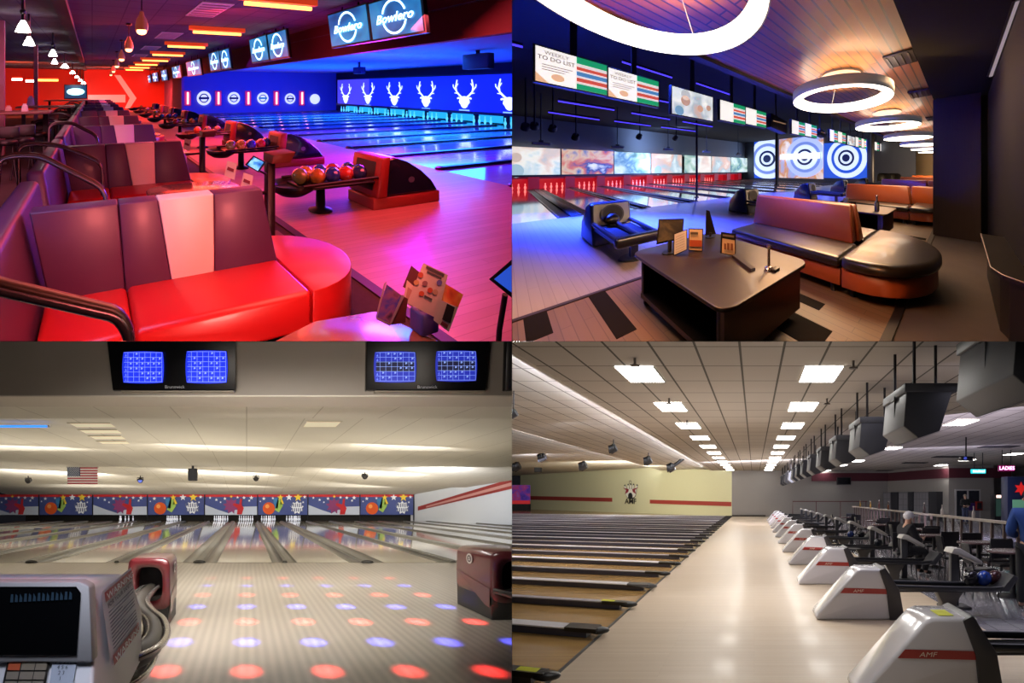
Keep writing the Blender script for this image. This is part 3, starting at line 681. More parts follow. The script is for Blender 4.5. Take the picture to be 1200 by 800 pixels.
# fill lights added in hall D, apart from its visible fixtures
for y in (12, 22, 34): lamp('AREA', D, (-.4, y, 3.6), (-.4, y, 0), 130, 'fffaf4', 3, 5)
lamp('AREA', D, (.2, 4.9, 2.45), (.6, 6.4, 0), 40, 'fffaf4', 2.0, 1.4)
lamp('AREA', D, (-5, 19, 3.6), (-5, 20, 0), 260, 'f6f4ff', 4, 8)
lamp('AREA', D, (-14, 40, 4.0), (-14, 44, 0), 300, 'f6f4ff', 8, 8)
lamp('AREA', D, (-10, 48, 3.2), (-16, 66, 2.4), 900, 'f8f8e8', 6, 3)
lamp('AREA', D, (0, 36, 3), (2, 51, 1.8), 450, 'f4f2ff', 6, 2)
lamp('AREA', D, (8, 26, 3.4), (9, 30, 0), 420, 'e4e0ff', 4, 6)
lamp('AREA', D, (4, 9, 3.5), (4, 9.5, 0), 90, 'e8e4ff', 2, 4)
lamp('AREA', D, (0, 13, .2), (0, 13.5, 3.7), 110, 'fff4ec', 5, 7); lamp('AREA', D, (0, 30, .2), (0, 30.5, 3.7), 160, 'fff4ec', 5, 12)
lamp('AREA', D, (6, 18, 1.2), (7, 20, 3.7), 180, 'e8e0ff', 4, 16)

# ================================================================ hall C (lower left): cream hall with coloured light spots on the approach
C = Hall(450, 289, 591, 1.15, 0, -1, -1)
appr3 = None
def striped(name, c1, c2, w, rough, coat=.1):
    m, N, L, b = nodes_of(name)
    uv = N.new('ShaderNodeUVMap'); mp = N.new('ShaderNodeMapping'); mp.inputs['Scale'].default_value = (1 / w, .35, 1)
    n = N.new('ShaderNodeTexNoise'); n.inputs['Scale'].default_value = 1; n.inputs['Detail'].default_value = 2
    wv_ = N.new('ShaderNodeTexWave'); wv_.wave_type = 'BANDS'; wv_.bands_direction = 'X'; wv_.inputs['Scale'].default_value = .31; wv_.inputs['Distortion'].default_value = .6; wv_.inputs['Detail'].default_value = 2
    L.new(uv.outputs[0], mp.inputs[0]); L.new(mp.outputs[0], n.inputs['Vector']); L.new(mp.outputs[0], wv_.inputs['Vector'])
    ad = N.new('ShaderNodeMath'); ad.operation = 'MULTIPLY_ADD'; ad.inputs[1].default_value = .55; L.new(n.outputs['Fac'], ad.inputs[0])
    a2 = N.new('ShaderNodeMath'); a2.operation = 'MULTIPLY'; a2.inputs[1].default_value = .45; L.new(wv_.outputs['Fac'], a2.inputs[0]); L.new(a2.outputs[0], ad.inputs[2])
    r = N.new('ShaderNodeMix'); r.data_type = 'RGBA'; r.inputs[6].default_value = srgb(c1); r.inputs[7].default_value = srgb(c2)
    L.new(ad.outputs[0], r.inputs[0]); L.new(r.outputs[2], b.inputs['Base Color']); b.inputs['Roughness'].default_value = rough; b.inputs['Coat Weight'].default_value = coat; b.inputs['Coat Roughness'].default_value = .1
    return m
c_appr = striped('approach_striped_boards', '847a6e', 'aca396', .075, .3)
c_lane = brick('lane_pale_boards', 'd4cab4', 'dad0ba', 'c8bca6', 4, .027, .001, .07, .37, False, .04, coat=.6, spec=.7)
c_ceil = brick('ceiling_sheet', 'dad4c6', 'ded8ca', 'bcb4a4', 1.2, 30, .012, .85, 0, False, .02)
c_ceil2 = brick('ceiling_sheet_low', 'e0dacc', 'e4ded0', 'ccc4b4', 1.2, .55, .012, .85, 0, False, .02)
FY = 7.6; EY = 26.2
struct('floor_approach_striped', MB().quad((-14, 1.0, 0), (14, 1.0, 0), (14, FY, 0), (-14, FY, 0)), c_appr, C)
struct('trim_foul_line_pale', MB().box(-14, 14, FY - .01, FY + .02, -.01, .003), mat('foul_line_brown', '6a5c48', .5), C)
gut, gcap, gnub = mat('gutter_grey', '6c6a62', .3, .3, noise=.25, nscale=3, stretch=(6, .3, 1)), mat('gutter_cap', '56554f', .35, .2, noise=.3, nscale=4, stretch=(8, .4, 1)), mat('gutter_nub', '2c2a26', .5)
def lane_gutters(xc, w, label):
    t = thing('lane_gutters', label, 'gutter', C, (xc, FY, 0), 'gutters between the pale lanes')
    g = .235 if w > .6 else .2
    for sx in (-1, 1):
        xa, xb = sorted((xc + sx * w / 2, xc + sx * (w / 2 - g))); mid = (xa + xb) / 2; r = (xb - xa) / 2
        prof = [(xa, 0)] + [(mid - r * math.cos(PI * k / 6), -.075 * math.sin(PI * k / 6)) for k in range(1, 6)] + [(xb, 0)]
        m = MB(); m.loft([[(x, y, z) for x, z in prof] for y in (FY, EY)], 0, True, False, False); part('gutter', m, gut, t, C)
    c = max(w / 2 - g, .035); m = MB()
    pr = [(xc - c, -.02), (xc - c, .012), (xc - c * .6, .045), (xc + c * .6, .045), (xc + c, .012), (xc + c, -.02)]
    m.loft([[(x, y, z) for x, z in pr] for y in (FY - .02, EY)], 0, False); part('return_cap', m, gcap, t, C)
    if w > .6: part('cap_end', MB().ball((xc, FY - .01, .012), .05, 12, rx=c * 1.1, rz=.045), gnub, t, C)
    return t
gx = []
for k in range(-5, 6):
    gx.append((-.935 + 3.32 * k, .70)); gx.append((.755 + 3.32 * k, .5))
gx = sorted(g for g in gx if -14.5 < g[0] < 14.3)
i0 = [i for i, g in enumerate(gx) if abs(g[0] + .935) < .01][0]
pos = ['directly left of the middle lane', 'directly right of the middle lane']
for i, (xc, w) in enumerate(gx):
    k = i - i0
    where = pos[k] if k in (0, 1) else ('%s gutter pair left of the middle lane' % ORD[-k] if k < 0 else '%s gutter pair right of the middle lane' % ORD[k - 1])
    lane_gutters(xc, w, ('wide grey gutter pair ' if w > .6 else 'narrow grey gutter pair ') + (where if k in (0, 1) else 'with cap between pale lanes, ' + where.replace(' gutter pair', '')))
for i in range(len(gx) - 1):
    xa, xb = gx[i][0] + gx[i][1] / 2, gx[i + 1][0] - gx[i + 1][1] / 2
    struct('floor_lane', MB().box(xa, xb, FY, EY, -.09, 0), c_lane, C)
# dark pin pits, pins
pit = mat('pit_dark', '17140f', .7)
m = MB(); m.box(-16, 12.6, EY + 1.6, EY + 1.7, -.3, .6); struct('wall_pit', m, pit, C)
m = MB(); m.box(-16, 12.3, EY - .1, EY + 1.65, -.02, 0); struct('floor_pin_deck', m, mat('pin_deck_wood', '5a4a38', .2), C)
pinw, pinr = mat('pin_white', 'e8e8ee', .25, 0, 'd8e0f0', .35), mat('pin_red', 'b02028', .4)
def pin(hall, x, y, z=0, wm=None):
    t = thing('bowling_pin', '', 'bowling pin', hall, (x, y, z), 'bowling pins')
    part('body', MB().lathe((x, y, z), [(.026, 0), (.045, .06), (.06, .115), (.052, .17), (.03, .235), (.024, .26), (.031, .33), (.026, .365), (.008, .38)], 10), wm or pinw, t, hall)
    part('neck_band', MB().lathe((x, y, z), [(.0285, .235), (.0285, .25)], 10, cap=False), pinr, t, hall)
    return t
p0 = None
lit = {k: (i0 + k) for k in (-3, -1, 0, 1, 2, -5)}
for k, name_ in ((-5, 'far left lane that has five pins'), (-3, 'third lane left of the middle lane'), (-1, 'lane left of the middle lane'), (0, 'middle lane'), (1, 'lane right of the middle lane'), (2, 'second lane right of the middle lane')):
    xa, xb = gx[i0 + k][0] + gx[i0 + k][1] / 2, gx[i0 + k + 1][0] - gx[i0 + k + 1][1] / 2; xm = (xa + xb) / 2; n = 0
    for row in range(4):
        for j in range(row + 1):
            n += 1
            if k == -5 and n not in (4, 7, 5, 9, 10): continue
            x, y = xm + .305 * (j - row / 2), EY - .0 + .264 * row
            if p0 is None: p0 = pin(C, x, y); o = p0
            else: o = dup(p0, C, (x, y, 0))
            o['label'] = 'white pin in the dark pit of the %s' % name_; o['group'] = 'pins, ' + name_
# masking units over the pins
MY, MT, MBT = 27.2, 1.86, .42
xs = [C.ony(px, 600, MY).x for px in (-16, 46, 109, 173, 240, 302, 361, 422, 485)]
navy, swoosh = mat('mask_navy', '48548c', .4, noise=.25, nscale=.8), mat('mask_swoosh', 'c4ccd8', .5)
redp, orange, yel, grn, blu, whi = [mat('mask_' + n, c, .45) for n, c in (('red', 'c02c30'), ('orange', 'dc5a24'), ('yellow', 'f0d040'), ('green', '9cc05c'), ('blue', '3c78a8'), ('white', 'eef0f2'))]
def star(m, c, r, mi=0, n=5, q=.42):
    m.poly(c, [(r * (1 if k % 2 == 0 else q) * math.sin(PI * k / n), r * (1 if k % 2 == 0 else q) * math.cos(PI * k / n)) for k in range(2 * n)], X, Z, mi)
for i in range(8):
    x0, x1 = xs[i], xs[i + 1]; w = x1 - x0; h = MT - MBT; y = MY; kind = 'B' if i % 2 else 'A'
    P = lambda a, b, o=1: (x0 + w * a, y - .012 * o, MBT + h * b)
    t = thing('masking_unit', '%s masking panel from the left, %s' % (ORD[i].replace('nearest', 'first'), 'orange ball with stars and white lettering' if kind == 'B' else 'purple burst and red pin on a white swoosh'), 'mural panel', C, (x0, y, MBT), 'mural panels over the lanes')
    part('panel', MB().box(x0 + .02, x1 - .02, y, y + .1, MBT, MT), navy, t, C)
    part('edge_post', MB().box(x1 - .05, x1 + .02, y - .03, y, MBT - .4, MT), mat('post_black', '14141a', .5), t, C)
    b = MB(); b.quad(P(.01, .88), P(.99, .88), P(.99, 1), P(.01, 1)); part('red_band', b, redp, t, C)
    b = MB(); sky = MB()
    if kind == 'A':
        s = MB(); s.poly(P(0, 0, 1.5), [(0, 0), (w, 0), (w, h * .42), (w * .7, h * .40), (w * .45, h * .08), (w * .25, h * .25), (0, h * .5)], X, Z); part('swoosh', s, swoosh, t, C)
        s = MB(); star(s, P(.5, .45, 2.5), h * .42, 0, 9, .6); part('burst', s, mat('mask_purple', '8a3c6c', .5), t, C)
        s = MB(); s.poly(P(.66, .38, 3.5), [(h * a, h * bb) for a, bb in ((-.14, -.36), (.1, -.36), (.2, -.05), (.1, .1), (.12, .42), (.02, .42), (-.02, .12), (-.3, .2), (-.34, .1), (-.1, -.06))], X, Z); part('red_pin', s, redp, t, C)
    else:
        s = MB(); s.disc(P(.22, .32, 2), h * .3, X, Z, 22); part('orange_ball', s, orange, t, C)
        s = MB(); s.disc(P(.19, .42, 2.5), h * .1, X, Z, 14); part('ball_shine', s, mat('mask_shine', 'f2a458', .4), t, C)
        for col, pts in ((blu, ((.3, .8), (.42, .82), (.4, .3), (.34, .35))), (grn, ((.34, .25), (.42, .12), (.5, .45), (.44, .8), (.4, .8))), (yel, ((.44, .5), (.52, .55), (.47, .85)))):
            s = MB(); s.poly(P(0, 0, 3), [(w * a, h * bb) for a, bb in pts], X, Z); part('streak', s, col, t, C)
        s = MB()
        star(s, P(.78, .36, 3), h * .33, 0, 9, .72); part('white_lettering_cloud', s, whi, t, C)
        s = MB()
        for k_ in range(6): s.quad(P(.66 + .04 * k_, .38 + .03 * (k_ % 2), 4), P(.68 + .04 * k_, .38, 4), P(.68 + .04 * k_, .58, 4), P(.66 + .04 * k_, .55, 4)); s.quad(P(.68 + .04 * k_, .16, 4), P(.70 + .04 * k_, .16, 4), P(.70 + .04 * k_, .32, 4), P(.68 + .04 * k_, .34, 4))
        part('lettering', s, mat('mask_letter_grey', '6a6e8c', .5), t, C)
    for n_, (a, bb, r, mm) in enumerate(((.12, .8, .1, whi), (.3, .82, .07, whi), (.62, .86, .17, whi), (.8, .86, .22, yel), (.45, .85, .16, yel), (.9, .62, .06, whi), (.05, .66, .05, whi), (.93, .88, .09, whi)) if kind == 'B' else ((.1, .84, .07, whi), (.22, .74, .08, whi), (.38, .8, .09, whi), (.5, .9, .08, yel), (.62, .86, .08, whi), (.74, .84, .09, whi), (.88, .84, .11, whi), (.84, .7, .07, whi), (.3, .62, .06, whi))):
        s = MB(); star(s, P(a, bb, 4 + .2 * n_), h * r); part('star', s, mm, t, C)
# ceiling in drooping bays with hidden cove tubes, header and side walls
prof = [((4.6, 2.62), (7.0, 2.72)), ((6.8, 2.94), (12.3, 2.87)), ((12.1, 3.07), (17.5, 2.86)), ((17.3, 3.06), (24.0, 2.22)), ((23.8, 2.42), (27.3, 1.86))]
for i, ((ya, za), (yb, zb)) in enumerate(prof):
    m = MB(); m.quad((-17, ya, za), (16, ya, za), (16, yb, zb), (-17, yb, zb)); m.quad((-17, yb, zb), (16, yb, zb), (16, yb, zb + .06), (-17, yb, zb + .06)); m.quad((-17, yb, zb + .06), (16, yb, zb + .06), (16, yb - .3, zb + .06), (-17, yb - .3, zb + .06))
    struct('ceiling_bay', m, (c_ceil2 if i > 2 else c_ceil), C)
    if i < 4:
        m = MB(); m.box(-17, 15, yb - .1, yb - .04, zb + .065, zb + .09); struct('trim_cove_tube', m, glow('cove_warm', 'fff6ea', (34, 34, 30, 60)[i]), C)
hd = mat('header_taupe', '8e867c', .85, noise=.03)
m = MB(); m.box(-16, 16, 4.5, 4.95, 2.43, 3.6); struct('wall_header', m, [hd], C)
m = MB(); m.box(-16, 16, 4.5, 4.97, 2.415, 2.43); struct('trim_header_soffit', m, mat('header_soffit', 'ccc4b6', .8), C)
wr = mat('white_side_wall', 'd0d4d8', .75)
A0, A1, A2 = Vector((11.75, 27.5, 0)), Vector((15.0, 21.6, 0)), Vector((17.0, 10, 0))
m = MB(); m.quad(A0, A1, A1 + Z * 3.4, A0 + Z * 3.4); m.quad(A1, A2, A2 + Z * 3.4, A1 + Z * 3.4); struct('wall_right', m, wr, C)
def onw(px, py):
    t = (px - C.cx) / C.f; d = A1 - A0; q = (A0.x - t * A0.y) / (t * d.y - d.x); V = A0.y + d.y * q; p = A0 + d * q; return Vector((p.x - .03, V - .02, C.h - (py - C.cy) * V / C.f))
m = MB(); m.quad(onw(490, 598), onw(600, 572.5), onw(600, 560.5), onw(490, 593.5)); st = struct('trim_red_stripe', m, mat('stripe_red_foil', 'a03a38', .35, .2), C)
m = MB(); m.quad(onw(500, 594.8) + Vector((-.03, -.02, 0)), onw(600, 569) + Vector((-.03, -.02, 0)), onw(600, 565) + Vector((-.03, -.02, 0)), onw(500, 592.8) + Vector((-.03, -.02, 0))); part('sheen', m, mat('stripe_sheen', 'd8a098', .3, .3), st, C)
# score monitors set in the header
scr_b, scr_g = glow('screen_blue', '1c30d0', 1.1), glow('screen_white', '8ca0ff', 1.0)
bez = mat('monitor_bezel', '0a0a0c', .3)
def monitors(px0, px1, pb0, pb1, sc_, label, dim):
    yF = 4.45; zb = C.dep(px0, 457, yF).z; zt = zb + .68
    xa, xb, xc, xd = C.dep(pb0, 0, yF).x, C.dep(pb1, 0, yF).x, C.dep(px1, 0, yF).x, C.dep(px0, 0, yF).x
    t = thing('score_monitor', label, 'monitor', C, ((xa + xb) / 2, yF, zb))
    m = MB(); m.loft([[(xa, yF, zb), (xb, yF, zb), (xb, yF + .1, zb), (xa, yF + .1, zb)], [(xc, yF - .12, zt), (xd, yF - .12, zt), (xd, yF + .1, zt), (xc, yF + .1, zt)][::1] if False else [(xd, yF - .0, zt), (xc, yF - .0, zt), (xc, yF + .1, zt), (xd, yF + .1, zt)]], 0, False)
    part('housing', m, bez, t, C, bevel=.008)
    part('ledge', MB().box(xa + .1, xb - .02, yF - .01, yF + .1, zb - .025, zb - .008), mat('monitor_ledge', '8e8678', .8), t, C)
    for (a, b, ra, rb) in sc_:
        p0, p1 = C.dep(a, rb, yF), C.dep(b, ra, yF)
        m = MB(); n = 10
        def cx_(u, v): return (p0.x + (p1.x - p0.x) * u, yF - .012 + 0 * v, p0.z + (p1.z - p0.z) * v)
        bul = .03
        ring = [(u, -bul * 4 * u * (1 - u)) for u in [k / n for k in range(n + 1)]] + [(1 + bul * 4 * v * (1 - v), v) for v in [k / n for k in range(1, n)]] + [(u, 1 + bul * 4 * u * (1 - u)) for u in [1 - k / n for k in range(n + 1)]] + [(-bul * 4 * v * (1 - v), v) for v in [1 - k / n for k in range(1, n)]]
        m.add([cx_(u, v) for u, v in ring], [tuple(range(len(ring)))]); s = part('screen', m, glow('screen_blue_dim', '1828a8', .9) if dim else scr_b, t, C)
        g = MB(); R = 6
        for j in range(R + 1):
            v = .02 + .96 * j / R; a_, b_ = cx_(.02, v), cx_(.98, v); e = .0022; g.quad((a_[0], yF - .02, a_[2] - e), (b_[0], yF - .02, a_[2] - e), (b_[0], yF - .02, a_[2] + e), (a_[0], yF - .02, a_[2] + e))
        for j in range(7):
            u = .12 + .86 * j / 6; a_, b_ = cx_(u, .02), cx_(u, .98); e = .002; g.quad((a_[0] - e, yF - .02, a_[2]), (a_[0] + e, yF - .02, a_[2]), (a_[0] + e, yF - .02, b_[2]), (a_[0] - e, yF - .02, b_[2]))
        random.seed(int(a))
        for j in range(R):
            for q in range(6):
                if random.random() < .6: a_ = cx_(.16 + .143 * q + .03 * random.random(), .1 + .96 * j / R); g.quad((a_[0], yF - .02, a_[2]), (a_[0] + .022, yF - .02, a_[2] + .006), (a_[0] + .022, yF - .02, a_[2] + .02), (a_[0] + .004, yF - .02, a_[2] + .026))
            a_ = cx_(.04, .06 + .96 * j / R); g.poly(a_, [(0, 0), (.02, 0), (.01, .03)], X, Z)
        part('score_grid', g, scr_g if not dim else glow('grid_dim', '8098e0', 1.0), s, C)
        if dim or a > 400:
            q = MB(); a_, b_ = cx_(0.03, .35), cx_(.97, .68); q.quad((a_[0], yF - .016, a_[2]), (b_[0], yF - .016, a_[2]), (b_[0], yF - .016, b_[2]), (a_[0], yF - .016, b_[2])); part('dark_rows', q, glow('screen_navy', '0c1240', .5), s, C)
    if (px0 + px1) / 2 < 590:
        p = C.dep((pb0 + pb1) / 2 + 1, 453.8, yF); m = MB(); m.text('Brunswick', (p.x, yF - .015, p.z), .05, X, Z, 0, 1.1); part('lettering', m, mat('bezel_letter', '9a9a9c', .5, 0, '8a8a8c', .25), t, C)
    return t
monitors(124, 276, 132, 276, ((145, 191, 413, 448.5), (219, 265.5, 412, 448.5)), 'left black twin score monitor with blue grids set in the header', False)
monitors(430, 575, 429, 569, ((439, 486, 413, 447.5), (511, 557, 412, 446.5)), 'right black twin score monitor with partly dark blue grids', True)
monitors(594, 700, 592, 700, (), 'black score monitor edge cut off at the right of the header', True)
# flag, loudspeaker, small lamps, effects light, blue tube, ceiling lamps
def at(px, py, V): return C.dep(px, py, V)
a, b = at(79, 567, 16.8), at(114.5, 547.5, 16.8); w, h = b.x - a.x, b.z - a.z
t = thing('national_flag', 'United States flag hanging under the cream ceiling', 'flag', C, tuple(a))
m = MB()
for i in range(13): m.quad((a.x, a.y, a.z + h * i / 13), (b.x, a.y, a.z + h * i / 13), (b.x, a.y, a.z + h * (i + 1) / 13), (a.x, a.y, a.z + h * (i + 1) / 13), i % 2)
part('stripes', m, [mat('flag_red', 'b0323c', .8), mat('flag_white', 'e8e0dc', .8)], t, C)
part('canton', MB().box(a.x, a.x + w * .42, a.y - .02, a.y - .005, a.z + h * 6 / 13, b.z), mat('flag_blue', '34405c', .8), t, C)
m = MB()
for r in range(9):
    for q in range(6 if r % 2 == 0 else 5): star(m, (a.x + w * .42 * (.09 + .165 * (q + (.5 if r % 2 else 0))), a.y - .03, a.z + h * (6.4 + .78 * r) / 13), .028)
part('stars', m, mat('flag_star', 'e8e8ea', .8), t, C)
part('hanging_rod', MB().cyl((a.x - .05, a.y, b.z + .015), (b.x + .05, a.y, b.z + .015), .012, 8), mat('rod_grey', '8a8478', .5), t, C)
a, b = at(220, 563, 17), at(231, 548.5, 17)
t = thing('loudspeaker', 'black loudspeaker hung under the middle of the cream ceiling', 'speaker', C, tuple(a)); part('cabinet', MB().box(a.x, b.x, 17, 17.25, a.z, b.z), mat('speaker_black', '26282c', .6), t, C, bevel=.05); part('grille', MB().box(a.x + .05, b.x - .05, 16.97, 17.0, a.z + .05, b.z - .05), mat('speaker_grille', '303238', .8), t, C); part('bracket', MB().box((a.x + b.x) / 2 - .05, (a.x + b.x) / 2 + .05, 17.1, 17.2, b.z, b.z + .12), mat('speaker_black', '26282c', .6), t, C)
def spot_lamp(px, py, V, r, label, lensm):
    c = at(px, py, V); s = V / 450 * r
    t = thing('spot_lamp', label, 'lamp', C, tuple(c), 'small lamps under the cream ceiling')
    bm_ = mat('lamp_housing', '2a2624', .4); m = MB(); m.tube([(c.x, V + s * 1.4, c.z + s * .5), (c.x, V - s * .3, c.z)], [s * .75, s], 14); part('can', m, bm_, t, C)
    part('lens', MB().disc((c.x, V - s * .36, c.z), s * .78, X, Z, 16), lensm, t, C)
    m = MB(); m.tube([(c.x - s * 1.1, V, c.z), (c.x - s * 1.1, V, c.z + s * 1.1), (c.x + s * 1.1, V, c.z + s * 1.1), (c.x + s * 1.1, V, c.z)], s * .15, 6); m.tube([(c.x, V, c.z + s), (c.x, V, c.z + s * 1.9)], s * .18, 6); part('yoke', m, bm_, t, C)
lens_d = mat('lens_dark', '3c3836', .15)
spot_lamp(33, 563.5, 17, 3.2, 'small dark lamp left of the flag', lens_d); spot_lamp(164.5, 563, 17, 3.2, 'small lamp with a blue lens between flag and loudspeaker', glow('lens_blue_soft', '6070c8', .9))
spot_lamp(300, 561, 17, 3, 'small dark lamp right of the loudspeaker', lens_d); spot_lamp(427.5, 558.5, 17, 3.2, 'small dark lamp furthest right under the cream ceiling', lens_d)
EL = at(383, 481, 6.9)
spot_lamp(383, 481, 6.9, 7.5, 'black effects lamp glowing purple under the first ceiling bay', glow('lens_purple', 'd86cf0', 3))
a = at(-4, 499.4, 8.2); b = at(56, 499.4, 8.2)
t = thing('blue_light_bar', 'thin blue light bar at the left under the cream ceiling', 'light', C, tuple(a)); part('tube', MB().tube([tuple(a), tuple(b)], .026, 8), glow('tube_blue', '2a78e8', 1.6), t, C); part('end_cap', MB().tube([tuple(b), (b.x + .04, b.y, b.z)], .03, 8), mat('cap_white', 'd0ccc4', .5), t, C)
def bay_lamp(px0, px1, y0, y1, label):
    def zc(y, j): (ya, za), (yb, zb) = prof[j]; return za + (zb - za) * (y - ya) / (yb - ya) - .01
    x0, x1 = C.dep(px0, 0, y0).x, C.dep(px1, 0, y0).x; j = 1
    t = thing('ceiling_light', label, 'ceiling light', C, ((x0 + x1) / 2, y0, zc(y0, j)), 'flush lamps in the second ceiling bay')
    part('diffuser', MB().quad((x0, y0, zc(y0, j)), (x1, y0, zc(y0, j)), (x1, y1, zc(y1, j)), (x0, y1, zc(y1, j))), mat('diffuser_faint', 'ece2c8', .6, 0, 'fff0d0', .25), t, C)
    part('frame', MB().box(x0 - .02, x1 + .02, y0 - .03, y0, zc(y0, j) - .012, zc(y0, j)), mat('frame_cream', 'c8bca0', .7), t, C)
for i, (a, b, y) in enumerate(((80, 128, 8.3), (92, 136, 9.0), (104, 141, 9.75), (114, 147, 10.5))): bay_lamp(a, b, y, y + .42, '%s of four faint flush lamps in a slanting row above the flag' % ORD[i])
bay_lamp(360, 400, 8.15, 8.7, 'single faint flush lamp right of the purple effects lamp')
# ball returns
mar, blk3, hole3 = mat('hood_maroon', '561c20', .28, 0, coat=.4), mat('hood_black', '141312', .45), mat('hole_dark', '030303', .8)
def maroon_return(x0, x1, y0, y1, h, side, label):
    t = thing('ball_return', label, 'ball return', C, ((x0 + x1) / 2, y0, 0))
    lo = MB(); lo.loft([[(x0 + .02, y0 + .02, 0), (x1 - .02, y0 + .02, 0), (x1 - .02, y1, 0), (x0 + .02, y1, 0)], [(x0 + .01, y0 + .01, h * .45), (x1 - .01, y0 + .01, h * .45), (x1 - .01, y1, h * .62), (x0 + .01, y1, h * .62)]], 0, False); part('base', lo, blk3, t, C, bevel=.01)
    # shell: square tunnel with a mouth towards the viewer
    n = 24; xc, zc = (x0 + x1) / 2, h * .62; hw = (x1 - x0) / 2
    def sq(a, rx, rz, p): c_, s_ = math.cos(a), math.sin(a); return (xc + rx * math.copysign(abs(c_) ** p, c_), zc + rz * math.copysign(abs(s_) ** p, s_))
    m = MB(); rings = []
    for (y, rx, rz, p) in ((y1, hw * .96, h * .36, .3), (y1 - .05, hw, h * .38, .3), (y0 + .03, hw, h * .38, .3), (y0, hw * .97, h * .365, .35), (y0, hw * .66, h * .25, .6), (y0 + .3, hw * .6, h * .22, .7)):
        rings.append([(q[0], y, q[1]) for q in (sq(2 * PI * j / n, rx, rz, p) for j in range(n))])
    m.loft(rings, 0, True, True); part('hood', m, mar, t, C)
    part('mouth', MB().box(xc - hw * .66, xc + hw * .66, y0 + .14, y0 + .2, zc - h * .26, zc + h * .26), hole3, t, C)
    # maroon skirt running down the inner side to a point
    xs_ = x1 + .004 if side > 0 else x0 - .004
    m = MB(); m.add([(xs_, y1 - .02, h * .6), (xs_, y0 + .02, h * .45), (xs_, y0 + .02, h * .18), (xs_, y0 + .1, h * .2)], [(0, 1, 2, 3)]); part('skirt', m, mar, t, C)
    m = MB(); yl = y0 + .55 * (y1 - y0) if side < 0 else y0 + .5 * (y1 - y0); V_ = Y if side > 0 else -Y
    m.disc((xs_ + .006 * side, yl, h * .82), .055, V_, Z, 20, 0); lg = part('badge', m, mat('badge_silver', 'c4c0bc', .3, .4), t, C)
    m = MB(); m.ring((xs_ + .009 * side, yl, h * .82), .022, .038, V_, Z, 18); m.poly((xs_ + .009 * side, yl, h * .82), [(-.03, -.008), (.03, .004), (.03, .012), (-.03, 0)], V_, Z); part('badge_mark', m, mat('badge_dark', '4a3c3c', .4), lg, C)
    return t
hl = maroon_return(-1.12, -.72, 3.6, 4.02, .65, 1, 'maroon ball return hood beside the white score console')
hr = maroon_return(2.42, 3.05, 3.8, 4.45, .69, -1, 'maroon ball return hood with round badge at the right edge')
m = MB(); m.tube([(2.44, 3.78, .3), (2.62, 3.4, .28), (2.85, 3.2, .28), (3.3, 3.1, .28)], .03, 8); part('track', m, mat('track_dark', '2a2624', .3, .3), hr, C)
sil, trk = mat('track_silver', 'b4b0aa', .18, .8), mat('track_rubber', '3a3630', .4)
pth = [(-.92, 3.72, .36), (-.9, 3.3, .38), (-.84, 2.95, .40), (-.72, 2.65, .41), (-.6, 2.42, .42), (-.53, 2.2, .42), (-.52, 2.02, .42), (-.58, 1.88, .42), (-.7, 1.80, .42), (-.9, 1.78, .42)]
def off(p, d):
    out = []
    for i, q in enumerate(p):
        a = Vector(p[max(i - 1, 0)]); b = Vector(p[min(i + 1, len(p) - 1)]); n = (b - a).cross(Z).normalized(); out.append(tuple(Vector(q) + n * d))
    return out
def smooth(p, n=6):
    out = []
    for i in range(len(p) - 1):
        q = [Vector(p[max(0, min(len(p) - 1, i + k))]) for k in (-1, 0, 1, 2)]
        for k in range(n):
            u = k / n; out.append(tuple(.5 * ((2 * q[1]) + (q[2] - q[0]) * u + (2 * q[0] - 5 * q[1] + 4 * q[2] - q[3]) * u * u + (3 * q[1] - q[0] - 3 * q[2] + q[3]) * u ** 3)))
    return out + [tuple(p[-1])]
pth = smooth(pth)
tr = part('track', MB().tube([(x, y, z - .03) for x, y, z in pth], .06, 12), trk, hl, C)
part('rail', MB().tube(off(pth, .075), .02, 10), sil, tr, C); part('rail', MB().tube(off(pth, -.075), .02, 10), sil, tr, C); part('rail', MB().tube([(x, y, z + .012) for x, y, z in off(pth, .03)], .012, 8), mat('track_inner', '6a645e', .25, .6), tr, C)
part('tray', MB().loft([[(-.85 + .34 * r * math.cos(a), 2.08 + .42 * r * math.sin(a), z) for a in [2 * PI * k / 28 for k in range(28)]] for r, z in ((1.0, .25), (1.05, .29), (1.0, .30), (.9, .27))], 0, True), sil, hl, C)
part('pedestal', MB().box(-1.0, -.78, 2.0, 2.2, 0, .26), blk3, hl, C, bevel=.02)
# score console with keypad
wh3 = mat('console_white', 'd4d6da', .4); bzl = mat('console_bezel', '8f8f90', .45)
t = thing('score_console', 'white score console with dark screen, keypad and warning sticker', 'console', C, (-.8, 1.5, 0))
m = MB(); m.loft([[(-1.2, 1.17, .38), (-.46, 1.14, .38), (-.52, 1.9, .38), (-1.2, 1.9, .38)], [(-1.2, 1.27, .64), (-.505, 1.27, .64), (-.495, 1.82, .64), (-1.2, 1.82, .64)], [(-1.2, 1.29, .875), (-.535, 1.29, .875), (-.515, 1.72, .83), (-1.2, 1.72, .83)], [(-1.2, 1.32, .895), (-.555, 1.32, .895), (-.54, 1.66, .85), (-1.2, 1.66, .85)]], 0, False); part('housing', m, wh3, t, C, bevel=.014, seg=3)
m = MB(); m.prism([(-1.2, .635), (-.50, .635), (-.51, .885), (-.54, .9), (-1.2, .9)], 'y', 1.245, 1.3); part('bezel', m, bzl, t, C, bevel=.01)
m = MB(); z0, z1 = .665, .885; m.add([(-1.2, 1.238, z0), (-.548, 1.238, z0), (-.535, 1.24, z1 - .02), (-.55, 1.24, z1), (-1.2, 1.24, z1)], [(0, 1, 2, 3, 4)]); s = part('screen', m, mat('crt_black', '060709', .12), t, C)
m = MB()
